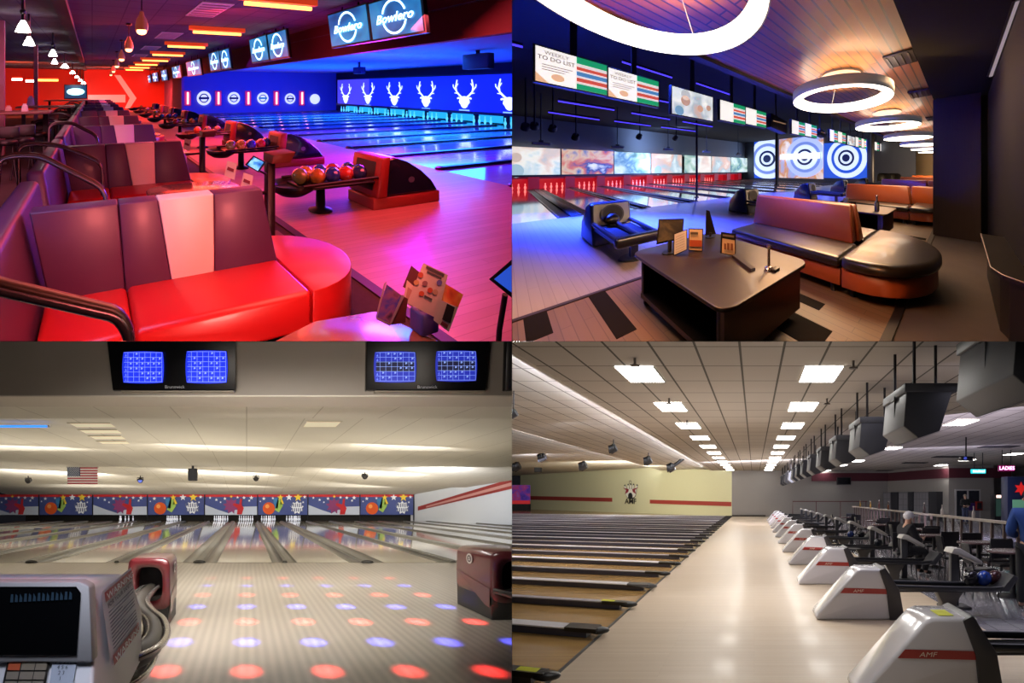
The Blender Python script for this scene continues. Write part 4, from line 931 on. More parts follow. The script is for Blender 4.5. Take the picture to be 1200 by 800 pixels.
for k in range(14): x = -.76 + .0145 * k; m.quad((x, 1.234, .836 + .0007 * k), (x + .010, 1.234, .836 + .0007 * k), (x + .010, 1.234, .862 + .0007 * k - .006 * (k % 3)), (x + .003, 1.234, .862 + .0007 * k))
part('screen_text', m, mat('crt_text', '1c2a38', .4, 0, '3a5468', .12), s, C)
def slope(px, py):       # the sloping keypad face
    # plane through (y 1.27, z .64) and (y 1.15, z .40): met along the sight line
    t_ = (px - C.cx) / C.f; q = (py - C.cy) / C.f; V = (C.h - .64 + 2.0 * 1.27) / (q + 2.0) ; return Vector((t_ * V, V - .006, C.h - q * V))
def pq(mb, quad, mi=0, lift=0): mb.add([tuple(slope(a, b) + Vector((0, -lift, lift * .4))) for a, b in quad], [(0, 1, 2, 3)], mi)
m = MB(); pq(m, ((4, 806), (54, 806), (61, 772), (11, 773)), 0, .004); kp = part('keypad', m, mat('keypad_black', '1c1814', .4), t, C)
for r in range(3):
    for q_ in range(3):
        f0 = lambda u, v: (5 + 7.5 * (1 - v) * 0 + 7 * (1 - v) + u * 48, 774 + v * 34)
        u0, u1 = (.04, .36, .70)[q_], (.33, .68, .97)[q_]; v0, v1 = .03 + .32 * r, .30 + .32 * r
        m = MB(); m.add([tuple(slope(*f0(u, v)) + Vector((0, -.008, .004))) for u, v in ((u0, v1), (u1, v1), (u1, v0), (u0, v0))], [(0, 1, 2, 3)]); part('key', m, mat('key_orange', '9c4a2c', .5) if r == q_ == 0 else mat('key_tan', '70685a', .5), kp, C)
m = MB(); pq(m, ((59, 806), (86, 806), (92, 771), (64, 771)), 0, .004); cd = part('pin_card', m, mat('card_pale', '98a0ac', .5), t, C)
m = MB()
for v, row in ((775, '7 8 9 10'), (781, '4 5 6'), (787.5, '2 3'), (794, '1')):
    p = slope(77 - (v - 775) * .22, v) + Vector((0, -.008, .004)); m.text(row, p, .017, X, Vector((0, .45, .9)).normalized(), 0, 1.0)
part('card_digits', m, mat('card_ink', '14181e', .6), cd, C)
# warning sticker on the side
def side(u, v): y = 1.36 + .30 * u; z = .87 - .30 * v; xx = -.535 + .02 * u + .05 * v * .8 + .004; return Vector((xx + .012, y, z))
m = MB(); m.add([tuple(side(*q)) for q in ((0, 1), (1, .86), (1, -.03), (0, .1))], [(0, 1, 2, 3)]); sk_ = part('warning_sticker', m, mat('sticker_white', 'e0e0e6', .5), t, C, label='white sticker with red WARNING bands')
dx = Vector((.006, 0, 0))
def sq_(m, u0, v0, u1, v1, tilt=.13): m.add([tuple(side(u, v - tilt * u) + dx) for u, v in ((u0, v1), (u1, v1), (u1, v0), (u0, v0))], [(0, 1, 2, 3)])
m = MB(); sq_(m, .04, .12, .96, .24); sq_(m, .04, .87, .96, .99); part('red_band', m, mat('sticker_red', 'a02c38', .5), sk_, C)
m = MB(); U_ = (side(1, -.13) - side(0, 0)).normalized(); V_ = (side(0, 0) - side(0, 1)).normalized()
m.text('WARNING', side(.5, .18 - .065) + dx * 2, .032, U_, V_, 0, 1.75, bold=.02); part('upper_warning', m, mat('sticker_letter', 'e0dcdc', .5), sk_, C); m = MB(); m.text('WARNING', side(.5, .93 - .065) + dx * 2, .032, U_, V_, 0, 1.75, bold=.02); part('lower_warning', m, mat('sticker_letter', 'e0dcdc', .5), sk_, C)
m = MB(); m.text('FOR YOUR SAFETY', side(.5, .30 - .065) + dx, .022, U_, V_, 0, 1.35, bold=.02)
for k in range(11): sq_(m, .08, .37 + .043 * k, .92 if k not in (2, 6) else .5, .385 + .043 * k)
part('fine_print', m, mat('sticker_ink', '4a4a68', .6), sk_, C)
part('stand', MB().box(-1.15, -.75, 1.5, 1.75, 0, .4), wh3, t, C, bevel=.02)
# unseen fill lights added to brighten hall C
lamp('AREA', C, (-.6, 3.1, 1.95), (.2, 4.4, 0), 75, 'fffaf4', 2.4, .6, spread=2.2); lamp('AREA', C, (.2, 5.9, 2.45), (.2, 5.9, 0), 110, 'fffaf4', 3, .8)
for x in (-7, -1, 4.6): lamp('AREA', C, (x, 11, 2.45), (x, 12.5, 0), 190, 'fffaf4', 2.5, 2); lamp('AREA', C, (x * 1.4, 19, 2.3), (x * 1.4, 23, .8), 200, 'fffaf4', 4, 1); lamp('AREA', C, (x * 1.4, 22.5, 1.0), (x, 27, 1.2), 60, 'fffaf4', 4, .8)
for x in (-9, -3, 3): lamp('AREA', C, (x, 9.5, .1), (x, 10.0, 3), 60, 'fff8ee', 5, 4); lamp('AREA', C, (x * 1.3, 17, .1), (x * 1.3, 17.6, 3), 60, 'fff8ee', 7, 5)
lamp('AREA', C, (9, 18, 2.5), (13.5, 24.5, 1.0), 260, 'f0f4ff', 2, 2)
lamp('SPOT', C, (-.5, .95, 1.25), (-.72, 1.45, .7), 26, 'e8ecff', .12, spot=1.5, blend=.8)
lamp('AREA', C, (-.4, 2.6, 1.3), (-.2, 4.5, 2.9), 22, 'fff0e0', 2.5, 1)
# the effects lamp throws a grid of red and blue spots on the approach
lo = bpy.data.lights.new('effects_beam', 'SPOT'); lo.energy = 300; lo.spot_size = 2.9; lo.spot_blend = .05; lo.shadow_soft_size = .004
ob = bpy.data.objects.new('effects_beam', lo); COL.objects.link(ob)
LP = Vector((.95, 4.2, 2.3)); ob.location = C(LP); Mi = C.M.inverted()
dn = C((LP.x, LP.y, 0)) - C(LP); ob.rotation_euler = dn.to_track_quat('-Z', 'Y').to_euler()
Rm = ob.rotation_euler.to_matrix()
lo.use_nodes = True; N, L = lo.node_tree.nodes, lo.node_tree.links
em_ = N['Emission']; g_ = N.new('ShaderNodeNewGeometry')
K = Mi @ Rm if False else Mi       # hall axes of a beam's direction
def mth(op, a, b=None):
    n = N.new('ShaderNodeMath'); n.operation = op
    for i, q in enumerate((a, b)):
        if q is None: continue
        if isinstance(q, (int, float)): n.inputs[i].default_value = q
        else: L.new(q, n.inputs[i])
    return n.outputs[0]
def dot(row):
    n = N.new('ShaderNodeVectorMath'); n.operation = 'DOT_PRODUCT'; n.inputs[1].default_value = tuple(row); L.new(g_.outputs['Incoming'], n.inputs[0]); return n.outputs['Value']
dxx, dyy, dzz = dot(K[0]), dot(K[1]), dot(K[2])
hx = mth('ADD', mth('MULTIPLY', mth('DIVIDE', dxx, dzz), -LP.z), LP.x); hy = mth('ADD', mth('MULTIPLY', mth('DIVIDE', dyy, dzz), -LP.z), LP.y)
gxn = mth('DIVIDE', mth('SUBTRACT', hx, .56), .56); gyn = mth('DIVIDE', mth('SUBTRACT', hy, 2.65), .56)
rx_, ry_ = mth('ROUND', gxn), mth('ROUND', gyn)
fx, fy = mth('SUBTRACT', gxn, rx_), mth('SUBTRACT', gyn, ry_)
dist = mth('SQRT', mth('ADD', mth('POWER', mth('MULTIPLY', fx, 1.0), 2.0), mth('POWER', fy, 2.0)))
mr = N.new('ShaderNodeMapRange'); mr.interpolation_type = 'SMOOTHSTEP'; mr.inputs[1].default_value = .25; mr.inputs[2].default_value = .02; mr.inputs[3].default_value = 0; mr.inputs[4].default_value = 1; L.new(dist, mr.inputs[0])
inx = mth('MULTIPLY', mth('LESS_THAN', mth('ABSOLUTE', mth('SUBTRACT', hx, .85)), 1.55), mth('LESS_THAN', mth('ABSOLUTE', mth('SUBTRACT', hy, 4.4)), 2.1))
par = mth('MODULO', mth('ADD', mth('ABSOLUTE', ry_), 0), 2.0)
mx = N.new('ShaderNodeMix'); mx.data_type = 'RGBA'; mx.inputs[6].default_value = (1, .05, .05, 1); mx.inputs[7].default_value = (.06, .08, 1, 1); L.new(par, mx.inputs[0]); L.new(mx.outputs[2], em_.inputs['Color'])
L.new(mth('MULTIPLY', mth('MULTIPLY', mr.outputs[0], inx), 13.0), em_.inputs['Strength'])

# ================================================================ hall A (upper left): red lounge beside blue lit lanes
A = Hall(464, 300, 104, 1.7, math.atan2(108 - 300, 464), -1, 1)
a_floor = brick('approach_pink_boards', 'bc7c70', 'c6887c', 'a86a60', 2.2, .09, .003, .42, .37, False, .12, coat=.04, grainscale=2, spec=.4)
a_lane = brick('lane_blue_boards', 'b4c8d8', 'c0d4e4', 'a8bccc', 4, .03, .001, .13, .37, False, .05, coat=.5)
a_carpet = mat('lounge_carpet', '3a2226', .9, noise=.4, nscale=14)
a_ceil = brick('lounge_ceiling_tile', '56525e', '5c5864', '3a3742', .61, .61, .014, .9, 0, False, .05)
struct('floor_red_approach', MB().quad((2.24, .4, 0), (6.75, .4, 0), (6.75, 26.9, 0), (2.24, 26.9, 0)), a_floor, A)
struct('floor_lounge', MB().quad((-16, .4, -.004), (2.24, .4, -.004), (2.24, 36, -.004), (-16, 36, -.004)), a_carpet, A)
struct('floor_back', MB().quad((2.24, 26.9, -.004), (5.7, 26.9, -.004), (5.7, 34, -.004), (2.24, 34, -.004)), a_floor, A)
struct('trim_carpet_edge', MB().box(2.16, 2.26, .4, 26.9, -.01, .012), mat('edge_dark_red', '2a1216', .5), A)
LX1 = 17.2
struct('floor_blue_lanes', MB().quad((6.75, 1.5, -.002), (LX1 + 1.2, 1.5, -.002), (LX1 + 1.2, 26.9, -.002), (6.75, 26.9, -.002)), a_lane, A)
g_d = mat('gutter_navy', '0c1230', .35)
for i in range(15):
    y = 3.05 + 1.6 * i; t = thing('lane_gutter', '%s dark gutter bar from the viewer across the blue lit lanes' % ORD[i], 'gutter', A, (6.75, y, 0), 'gutter bars of the blue lanes')
    part('channel', MB().box(6.9, LX1, y - .11, y + .11, -.001, .012), g_d, t, A); part('cap', MB().box(6.8, LX1, y - .07, y + .07, .0, .055), mat('gutter_cap_navy', '182050', .3), t, A, bevel=.01); part('cap_end', MB().ball((6.8, y, .02), .1, 10, rx=.12, rz=.05), mat('cap_end_dark', '0a0c18', .4), t, A)
# ceilings, soffit, walls
struct('ceiling_lounge', MB().box(-16, 5.25, .6, 36, 3.25, 3.3), a_ceil, A)
struct('ceiling_blue', MB().box(5.2, 19, 1, 27, 2.95, 3.0), mat('ceiling_blue_paint', '90a0d0', .8), A)
struct('trim_soffit', MB().box(5.2, 5.36, 1, 34, 2.46, 3.3), mat('soffit_dark_red', '5c2024', .7), A)
struct('trim_ceiling_beam', MB().box(-.62, -.40, 2, 34, 3.12, 3.25), mat('beam_black', '121014', .6), A)
red_w, org_w = mat('wall_red_paint', 'c83a28', .7), mat('wall_pale', 'd8c4bc', .7)
struct('wall_red', MB().quad((-.6, 34, 0), (5.65, 34, 0), (5.65, 34, 3.3), (-.6, 34, 3.3)), red_w, A)
struct('wall_orange_left', MB().quad((-16, 35, 0), (-.6, 35, 0), (-.6, 35, 3.3), (-16, 35, 3.3)), mat('wall_orange_paint', 'd8482a', .7), A)
struct('wall_purple', MB().quad((5.65, 34, 0), (5.65, 26.9, 0), (5.65, 26.9, 3.3), (5.65, 34, 3.3)), mat('wall_purple_paint', '8a5a90', .7), A)
struct('wall_discs', MB().quad((5.65, 26.9, 0), (19, 26.9, 0), (19, 26.9, 3.1), (5.65, 26.9, 3.1)), mat('wall_blue_paint', '6070c0', .6), A)
struct('trim_wall_post', MB().box(5.6, 5.78, 26.7, 26.9, 0, 3.1), mat('post_violet', '9a6ab0', .6), A)
m = MB(); yw = 33.95
def P34(px, py): return A.ony(px, py, yw)
m.quad(P34(103, 120), P34(147, 120), P34(147, 111), P34(103, 111)); struct('trim_white_band', m, mat('band_white', 'ecd0c8', .6, 0, 'e8a89c', .25), A)
m = MB(); m.add([tuple(P34(*q) - Y * .02) for q in ((134, 88), (141, 88), (160, 115), (152, 127), (146, 127), (152, 115))], [(5, 4, 3, 2), (0, 5, 2, 1)]); struct('trim_white_arrow', m, mat('band_white', 'ecd0c8', .6), A)
# target discs and pink wall lamps on the blue wall
disc_w, disc_k = mat('disc_white', 'e8f0ff', .5, 0, 'dfeaff', .95), mat('disc_navy', '1c2c60', .5)
for i, (px, py, r) in enumerate(((239, 115, 8.3), (274, 115, 7.2), (308, 115, 6.6), (340, 115.5, 6.1), (369, 116, 5.8))):
    c = A.ony(px, py, 26.84); R = abs(A.ony(px, py - r, 26.84).z - c.z); e = abs(A.ony(px + r, py, 26.84).x - A.ony(px - r, py, 26.84).x) / 2
    t = thing('wall_disc', 'round glowing disc, %s of five on the blue far wall' % ('leftmost', 'second', 'middle', 'fourth', 'rightmost')[i], 'sign', A, tuple(c), 'glowing discs on the blue wall')
    part('disc', MB().disc(c, R, X, Z, 28, ru=e), disc_w, t, A)
    if i < 4:
        n = MB(); n.ring((c.x, c.y - .02, c.z), .5 * R, .66 * R, X * (e / R), Z, 24, 0, .2, PI - .2); n.ring((c.x, c.y - .02, c.z), .5 * R, .66 * R, X * (e / R), Z, 24, 0, PI + .2, 2 * PI - .2); part('ring_mark', n, disc_k, t, A)
        n = MB(); n.quad(*[(c.x + a * e, c.y - .03, c.z + b * R) for a, b in ((-.75, -.16), (.75, -.16), (.75, .16), (-.75, .16))]); part('band_mark', n, disc_k if i != 2 else mat('disc_teal', '2c8c9c', .5, 0, '2c8c9c', .5), t, A)
for i, px in enumerate((220, 256, 291, 324, 354)):
    a, b = A.ony(px, 122, 26.8), A.ony(px, 108, 26.8); w = .14
    t = thing('wall_lamp', 'pink vertical wall lamp, %s of five between the discs' % ('leftmost', 'second', 'middle', 'fourth', 'rightmost')[i], 'wall lamp', A, tuple(a), 'pink lamps on the blue wall')
    part('tube', MB().box(a.x - w * .45, a.x + w * .45, 26.74, 26.8, a.z, b.z), glow('lamp_pink', 'ff9a9a', 4), t, A, bevel=.02); part('glow_plate', MB().box(a.x - w * 1.6, a.x + w * 1.6, 26.82, 26.89, a.z - .1, b.z + .1), mat('lamp_glow_red', 'a83870', .5, 0, 'd83060', .3), t, A)  # the plate stands in for the lamp's soft glow on the wall
# long lane end screen with antlered heads, pins below
sx = LX1 - .05
struct('wall_lane_end', MB().quad((LX1 + .9, 26.9, 0), (LX1 + .9, 1.5, 0), (LX1 + .9, 1.5, 3.1), (LX1 + .9, 26.9, 3.1)), mat('pit_navy', '0a1030', .7), A)
t = thing('lane_end_screen', 'long blue screen with white antlered heads over the pins', 'screen', A, (sx, 12, .6))
part('panel', MB().box(sx, sx + .1, 1.6, 25.3, .60, 2.36), mat('screen_deep_blue', '1830d0', .5, 0, '1428e0', .75), t, A)
part('violet_panel', MB().quad((sx - .01, 25.3, .6), (sx - .01, 21.6, .6), (sx - .01, 21.6, 2.36), (sx - .01, 25.3, 2.36)), mat('screen_violet', '5a50c8', .5, 0, '5048d0', .8), t, A)
part('lower_rail', MB().box(sx - .06, sx + .1, 1.6, 25.4, .48, .60), mat('rail_navy', '0c1030', .5), t, A)
part('top_rail', MB().box(sx - .04, sx + .1, 1.6, 25.4, 2.36, 2.44), mat('rail_navy', '0c1030', .5), t, A)
wg = glow('head_white', 'e0f4ff', 1.5)
for i, (px, py) in enumerate(((405, 114), (431, 114), (462, 115), (499, 116), (544, 116.5), (597, 118))):
    c = A.onx(px, py, sx - .03); S = .80; n = MB(); U_ = -Y; pt = lambda a, b: (c.x, c.y - a * S * 1.25, c.z + b * S * .95)
    n.add([pt(.0 + .31 * math.sin(q) * (1 if math.cos(q) > -.2 else .75), -.18 + .40 * math.cos(q)) for q in [2 * PI * k / 16 for k in range(16)]], [tuple(range(16))])
    hd_ = part('head', n, wg, t, A)
    for s_ in (-1, 1):
        n = MB()
        def stroke(pts, w0, w1):
            for k in range(len(pts) - 1):
                (x0, y0), (x1, y1) = pts[k], pts[k + 1]; L_ = math.hypot(x1 - x0, y1 - y0); nx, ny = -(y1 - y0) / L_, (x1 - x0) / L_; wa = w0 + (w1 - w0) * k / (len(pts) - 1); wb = w0 + (w1 - w0) * (k + 1) / (len(pts) - 1)
                n.add([pt(s_ * (x0 - nx * wa), y0 - ny * wa), pt(s_ * (x1 - nx * wb), y1 - ny * wb), pt(s_ * (x1 + nx * wb), y1 + ny * wb), pt(s_ * (x0 + nx * wa), y0 + ny * wa)], [(0, 1, 2, 3)])
        stroke([(.14, .12), (.3, .3), (.46, .52), (.5, .85), (.42, 1.3)], .055, .03); stroke([(.48, .6), (.64, .82), (.66, 1.0)], .04, .02); stroke([(.5, .82), (.36, 1.05)], .04, .02); stroke([(.36, .4), (.58, .42)], .04, .02); stroke([(.15, .02), (.36, .12), (.38, .02)], .05, .04)
        part('antler', n, wg, t, A)
    n = MB(); n.add([pt(-.3, -.74), pt(.3, -.74), pt(.3, -.66), pt(-.3, -.66)], [(0, 1, 2, 3)]); part('caption_bar', n, glow('caption_pale', '9ad0ff', 1.0), t, A)
pa = None; teal_lit_pin = mat('pin_teal_lit', '8ce8f0', .3, 0, '58d8e8', 1.1)  # teal pit light put into the pins as their own glow
for i in range(14):
    yc = 3.85 + 1.6 * i
    for j in range(4):
        y = yc - .45 + .3 * j
        if pa is None: pa = pin(A, LX1 + .15, y, 0, teal_lit_pin); o = pa
        else: o = dup(pa, A, (LX1 + .15, y, 0))
        o['label'] = 'teal lit pin, %s lane from the viewer, under the antler screen' % ORD[i]; o['group'] = 'teal pins, lane %s' % ORD[i]
for i in range(14):
    yc = 3.85 + 1.6 * i
    t = thing('pin_pit_lamp', 'teal glowing lamp behind the pins of the %s blue lane from the viewer' % ORD[i], 'lamp', A, (LX1 + .7, yc, .1), 'teal lamps behind the pins')
    part('glow_tube', MB().box(LX1 + .72, LX1 + .78, yc - .62, yc + .62, .06, .4), glow('pit_teal', '28b8d8', .9), t, A); part('frame', MB().box(LX1 + .7, LX1 + .8, yc + .64, yc + .8, 0, .5), mat('rail_navy', '0c1030', .5), t, A)
# two dark speakers on the blue ceiling
for px, py, w_, lb in ((421, 83, 3.5, 'left'), (560, 73, 5.5, 'right')):
    c = A.onx(px, py, 11.5); s = w_ / 40
    t = thing('ceiling_speaker', '%s dark speaker under the blue ceiling before the antler screen' % lb, 'speaker', A, tuple(c)); part('cabinet', MB().box(c.x - .15, c.x + .15, c.y - s * 3.4, c.y + s * 3.4, c.z - s * 1.6, c.z + s * 2), mat('spk_navy', '10183c', .6), t, A, bevel=.03); part('bracket', MB().box(c.x - .03, c.x + .03, c.y - .05, c.y + .05, c.z, 2.96), mat('spk_navy', '10183c', .6), t, A)
# booth sofas
dkp, stp, reds = mat('leather_plum', '4c2c54', .45, coat=.04, noise=.06, nscale=6), mat('leather_pale', 'e8d4d0', .4), mat('leather_red', 'b81c1c', .34, coat=.15)
def sofa(y):
    t = thing('booth_sofa', '', 'sofa', A, (.5, y, 0), 'red booth sofas along the lounge')
    zt, zs = 1.0, .45
    def backp(xa, xb, xc, xd, name, m_, dy=0):
        # panel from seat level (xa..xb) to its top edge (xc..xd); leaning back
        b = MB(); yb, yt, th = y + .08 + dy, y - .0 + dy, .13
        b.loft([[(xa, yb, zs - .1), (xb, yb, zs - .1), (xb, yb + th + .06, zs - .1), (xa, yb + th + .06, zs - .1)], [(xc, yt, zt), (xd, yt, zt), (xd, yt + th, zt), (xc, yt + th, zt)]], 0, False); part(name, b, m_, t, A, bevel=.012, seg=3)
    backp(-.22, .20, -.33, .146, 'back_panel', dkp); backp(.2, .50, .148, .385, 'back_panel', dkp); backp(.5, .78, .385, .75, 'stripe_panel', stp, -.004); backp(.78, 1.28, .75, 1.1, 'back_panel', dkp)
    s = MB(); s.box(-.26, .2, y - .42, y + .1, .2, zs); part('seat', s, reds, t, A, bevel=.035, seg=3)
    s = MB(); s.box(.205, 1.26, y - .42, y + .1, .2, zs); part('seat', s, reds, t, A, bevel=.035, seg=3)
    e = [(1.265, y - .42)] + [(1.27 + .52 * math.cos(a), y + .06 + .48 * math.sin(a)) for a in [-PI / 2 + PI * k / 16 for k in range(17)]] + [(1.265, y + .54)]
    s = MB(); s.prism(e, 'z', .12, zs, 0, True); part('round_end', s, reds, t, A, bevel=.03, seg=3)
    s = MB(); s.prism([(-.2, y - .3), (1.25, y - .3), (1.6, y), (1.6, y + .2), (1.25, y + .4), (-.2, y + .1)], 'z', 0, .14); part('plinth', s, mat('plinth_black', '120c0e', .6), t, A)
    return t
def side_back(y0, y1, label):
    b = MB(); x0 = -.50; b.loft([[(x0, y0, .1), (x0 + .24, y0, .1), (x0 + .24, y1, .1), (x0, y1, .1)], [(x0, y0, .4), (x0 + .22, y0, .4), (x0 + .22, y1, .4), (x0, y1, .4)], [(x0 - .02, y0, 1.0), (x0 + .12, y0, 1.0), (x0 + .12, y1, 1.0), (x0 - .02, y1, 1.0)]], 0, False)
    t = thing('padded_divider', label, 'divider', A, (x0, y0, 0), 'plum padded dividers of the booths'); part('cushion', b, dkp, t, A, bevel=.04, seg=3); part('kick_board', MB().box(x0 + .02, x0 + .24, y0 + .03, y1 - .03, 0, .12), mat('plinth_black', '120c0e', .6), t, A); return t
s0 = b0 = None
for i in range(10):
    y = 2.55 + 2.73 * i
    if s0 is None: s0 = sofa(y); o = s0
    else: o = dup(s0, A, (.5, y, 0))
    o['label'] = '%s red and plum booth sofa with a pale stripe, counted from the viewer' % ORD[i]
    lb = '%s plum padded divider left of the red booths, counted from the viewer' % ORD[i]
    if b0 is None: b0 = side_back(y - 1.45, y + .92, lb)
    else: dup(b0, A, (-.5, y - 1.45, 0), lb)
# booth tables
tt = mat('table_wood_red', 'a86848', .16, noise=.15, nscale=3, stretch=(1, 6, 1), coat=.3); tl = mat('table_leg_dark', '1c1416', .4)
def oval_table(cx_, cy_, rx, ry, label):
    t = thing('booth_table', label, 'table', A, (cx_, cy_, 0), 'booth tables')
    e = [(cx_ + rx * math.copysign(abs(math.cos(a)) ** .7, math.cos(a)), cy_ + ry * math.copysign(abs(math.sin(a)) ** .7, math.sin(a))) for a in [2 * PI * k / 32 for k in range(32)]]
    part('tabletop', MB().prism(e, 'z', .585, .62, 0, True), tt, t, A, bevel=.008); part('pedestal', MB().lathe((cx_, cy_, 0), [(.3, 0), (.3, .02), (.06, .05), (.05, .585)], 16), tl, t, A); return t
oval_table(1.02, 4.22, .50, .30, 'oval wooden booth table in front of the second red booth sofa'); oval_table(1.02, 6.95, .50, .30, 'oval wooden booth table in front of the third red booth sofa'); oval_table(1.02, 9.7, .5, .3, 'oval wooden booth table in front of the fourth red booth sofa')
t = thing('booth_table', 'nearest wooden booth table, cut by the bottom of the red lounge view', 'table', A, (1.0, 1.2, 0), 'booth tables')
q = [A.fl(*p, .62) for p in ((316, 402), (368, 376), (440, 364), (520, 402))]; e = [(v.x, v.y) for v in q] + [(1.35, .9), (.6, .9)]
part('tabletop', MB().prism(e, 'z', .585, .62), tt, t, A, bevel=.006); part('pedestal', MB().lathe((1.0, 1.15, 0), [(.25, 0), (.25, .02), (.06, .05), (.05, .585)], 16), tl, t, A)
# menu stand, napkin box, card holder and tablet on the near table
def card(mb, px_quad, V, mi=0): mb.add([tuple(A.dep(px, py, V)) for px, py in px_quad], [(0, 1, 2, 3)], mi)
crd = mat('card_cream', 'eccdb8', .5); ink = mat('card_ink_red', '8a2c30', .6)
t = thing('menu_card', 'tall cream menu card with pictures standing on the near booth table', 'menu', A, tuple(A.dep(490, 350, 1.72)))
m = MB(); card(m, ((477, 355), (512, 373), (525, 322), (496, 308)), 1.72); cd = part('card', m, crd, t, A)
m = MB(); card(m, ((499, 314), (520, 324), (521, 321), (500, 311)), 1.715); card(m, ((500, 319), (517, 327), (518, 325), (501, 317)), 1.715); part('heading', m, mat('card_ink_dark', '5a4848', .6), cd, A)
for k, (px, py, c) in enumerate(((493, 322, 'd8603c'), (515, 331, '7a6ab8'), (488, 331, 'e0b070'), (498, 332, 'a87070'), (504, 340, 'e0502c'), (494, 344, 'e06030'), (510, 342, 'd8a880'))):
    m = MB(); m.disc(A.dep(px, py, 1.714), .012, *(lambda r: (Vector((A.ay.y, -A.ay.x, 0)) * 0 + Vector((A.c, A.n, 0)), Z))(0), 12); part('picture', m, mat('card_pic_' + c, c, .5), cd, A)
m = MB(); m.text('MENU', A.dep(502, 349, 1.714), .016, Vector((A.c, A.n, -.35)).normalized(), Z, 0, 1.2) if False else card(m, ((497, 348), (506, 352.5), (506.6, 350), (497.6, 345.5)), 1.714); part('caption', m, mat('card_ink_dark', '5a4848', .6), cd, A)
t = thing('menu_card', 'dark and orange menu card behind the cream one on the near table', 'menu', A, tuple(A.dep(530, 350, 1.76)))
m = MB(); card(m, ((472, 336), (488, 345), (494, 321), (482, 311)), 1.77); part('dark_card', m, mat('card_dark_red', '5a1c22', .5), t, A)
m = MB(); card(m, ((513, 350), (537, 360), (543, 345), (520, 331)), 1.76); c1 = part('photo', m, picture('card_orange', ['8a1c14', 'e05020', 'f09040', '3a1210'], 9, .1), t, A)
t = thing('menu_card', 'pale drinks card with black panel right of the purple napkin box', 'menu', A, tuple(A.dep(525, 370, 1.70)))
m = MB(); card(m, ((508, 375), (526, 389), (537, 360), (512, 350)), 1.70); c1 = part('card', m, crd, t, A)
m = MB(); card(m, ((518, 374), (528, 379), (533, 360), (524, 355.5)), 1.695); part('black_panel', m, mat('card_black', '2a1a1a', .5), c1, A); m = MB(); card(m, ((516, 380), (524, 385), (525.5, 380.5), (518, 376)), 1.694); part('red_panel', m, ink, c1, A)
t = thing('menu_card', 'cream leaflet at the left of the menu cards on the near table', 'menu', A, tuple(A.dep(478, 350, 1.71)))
m = MB(); card(m, ((472, 353), (484, 360), (488, 338), (477, 328)), 1.73); c1 = part('leaflet', m, crd, t, A)
m = MB(); card(m, ((475, 352), (482, 356), (484, 341), (478, 336)), 1.727); part('print', m, mat('card_print', 'c89884', .6), c1, A)
t = thing('napkin_box', 'purple napkin box on the edge of the near booth table', 'box', A, tuple(A.fl(498, 384, .62)))
c = A.fl(497, 387, .62); m = MB(); m.box(c.x - .05, c.x + .05, c.y - .04, c.y + .04, .62, .72); part('box', m, mat('napkin_purple', '5a4c9a', .5), t, A, bevel=.012); part('napkin', MB().box(c.x - .035, c.x + .035, c.y - .006, c.y + .006, .715, .735), mat('napkin_white', 'c8b0c0', .7), t, A)
t = thing('card_holder', 'clear card holder with a dark flyer at the left of the near table', 'holder', A, tuple(A.dep(455, 378, 1.62)))
m = MB(); card(m, ((442, 372), (456, 379), (472, 347), (453, 333)), 1.60); part('flyer', m, picture('flyer_dark', ['1c1438', '40307c', '8c4060', '281428'], 14, .25), t, A)
m = MB(); card(m, ((440, 372), (442, 372), (453, 330), (450, 332)), 1.595); card(m, ((456, 380), (458, 381), (474, 347), (471, 345)), 1.595); card(m, ((441, 374), (457, 382), (457, 379), (441, 371)), 1.595); part('clear_frame', m, mat('acrylic', 'b89aa4', .08, spec=.8), t, A)
m = MB(); card(m, ((455, 381), (475, 378), (478, 350), (471, 346)), 1.61); part('back_flyer', m, mat('flyer_brown', '6a2a28', .5), t, A)
t = thing('tablet', 'tilted tablet with a blue screen cut by the right edge of the red lounge', 'tablet', A, tuple(A.dep(590, 330, 1.8)))
m = MB(); card(m, ((573, 327), (606, 354), (610, 325), (601, 303)), 1.82); part('body', m, mat('tablet_black', '160c10', .4), t, A); m = MB(); card(m, ((579, 327), (604, 346), (608, 326), (601, 309)), 1.815); part('screen', m, mat('tablet_blue', '3c5cc0', .2, 0, '2c58d8', .8), t, A)
p = A.dep(592, 345, 1.84); part('stand', MB().tube([tuple(p), (p.x + .03, p.y + .05, p.z - .2), (p.x + .05, p.y + .1, 0)], .012, 8), mat('tablet_black', '160c10', .4), t, A)
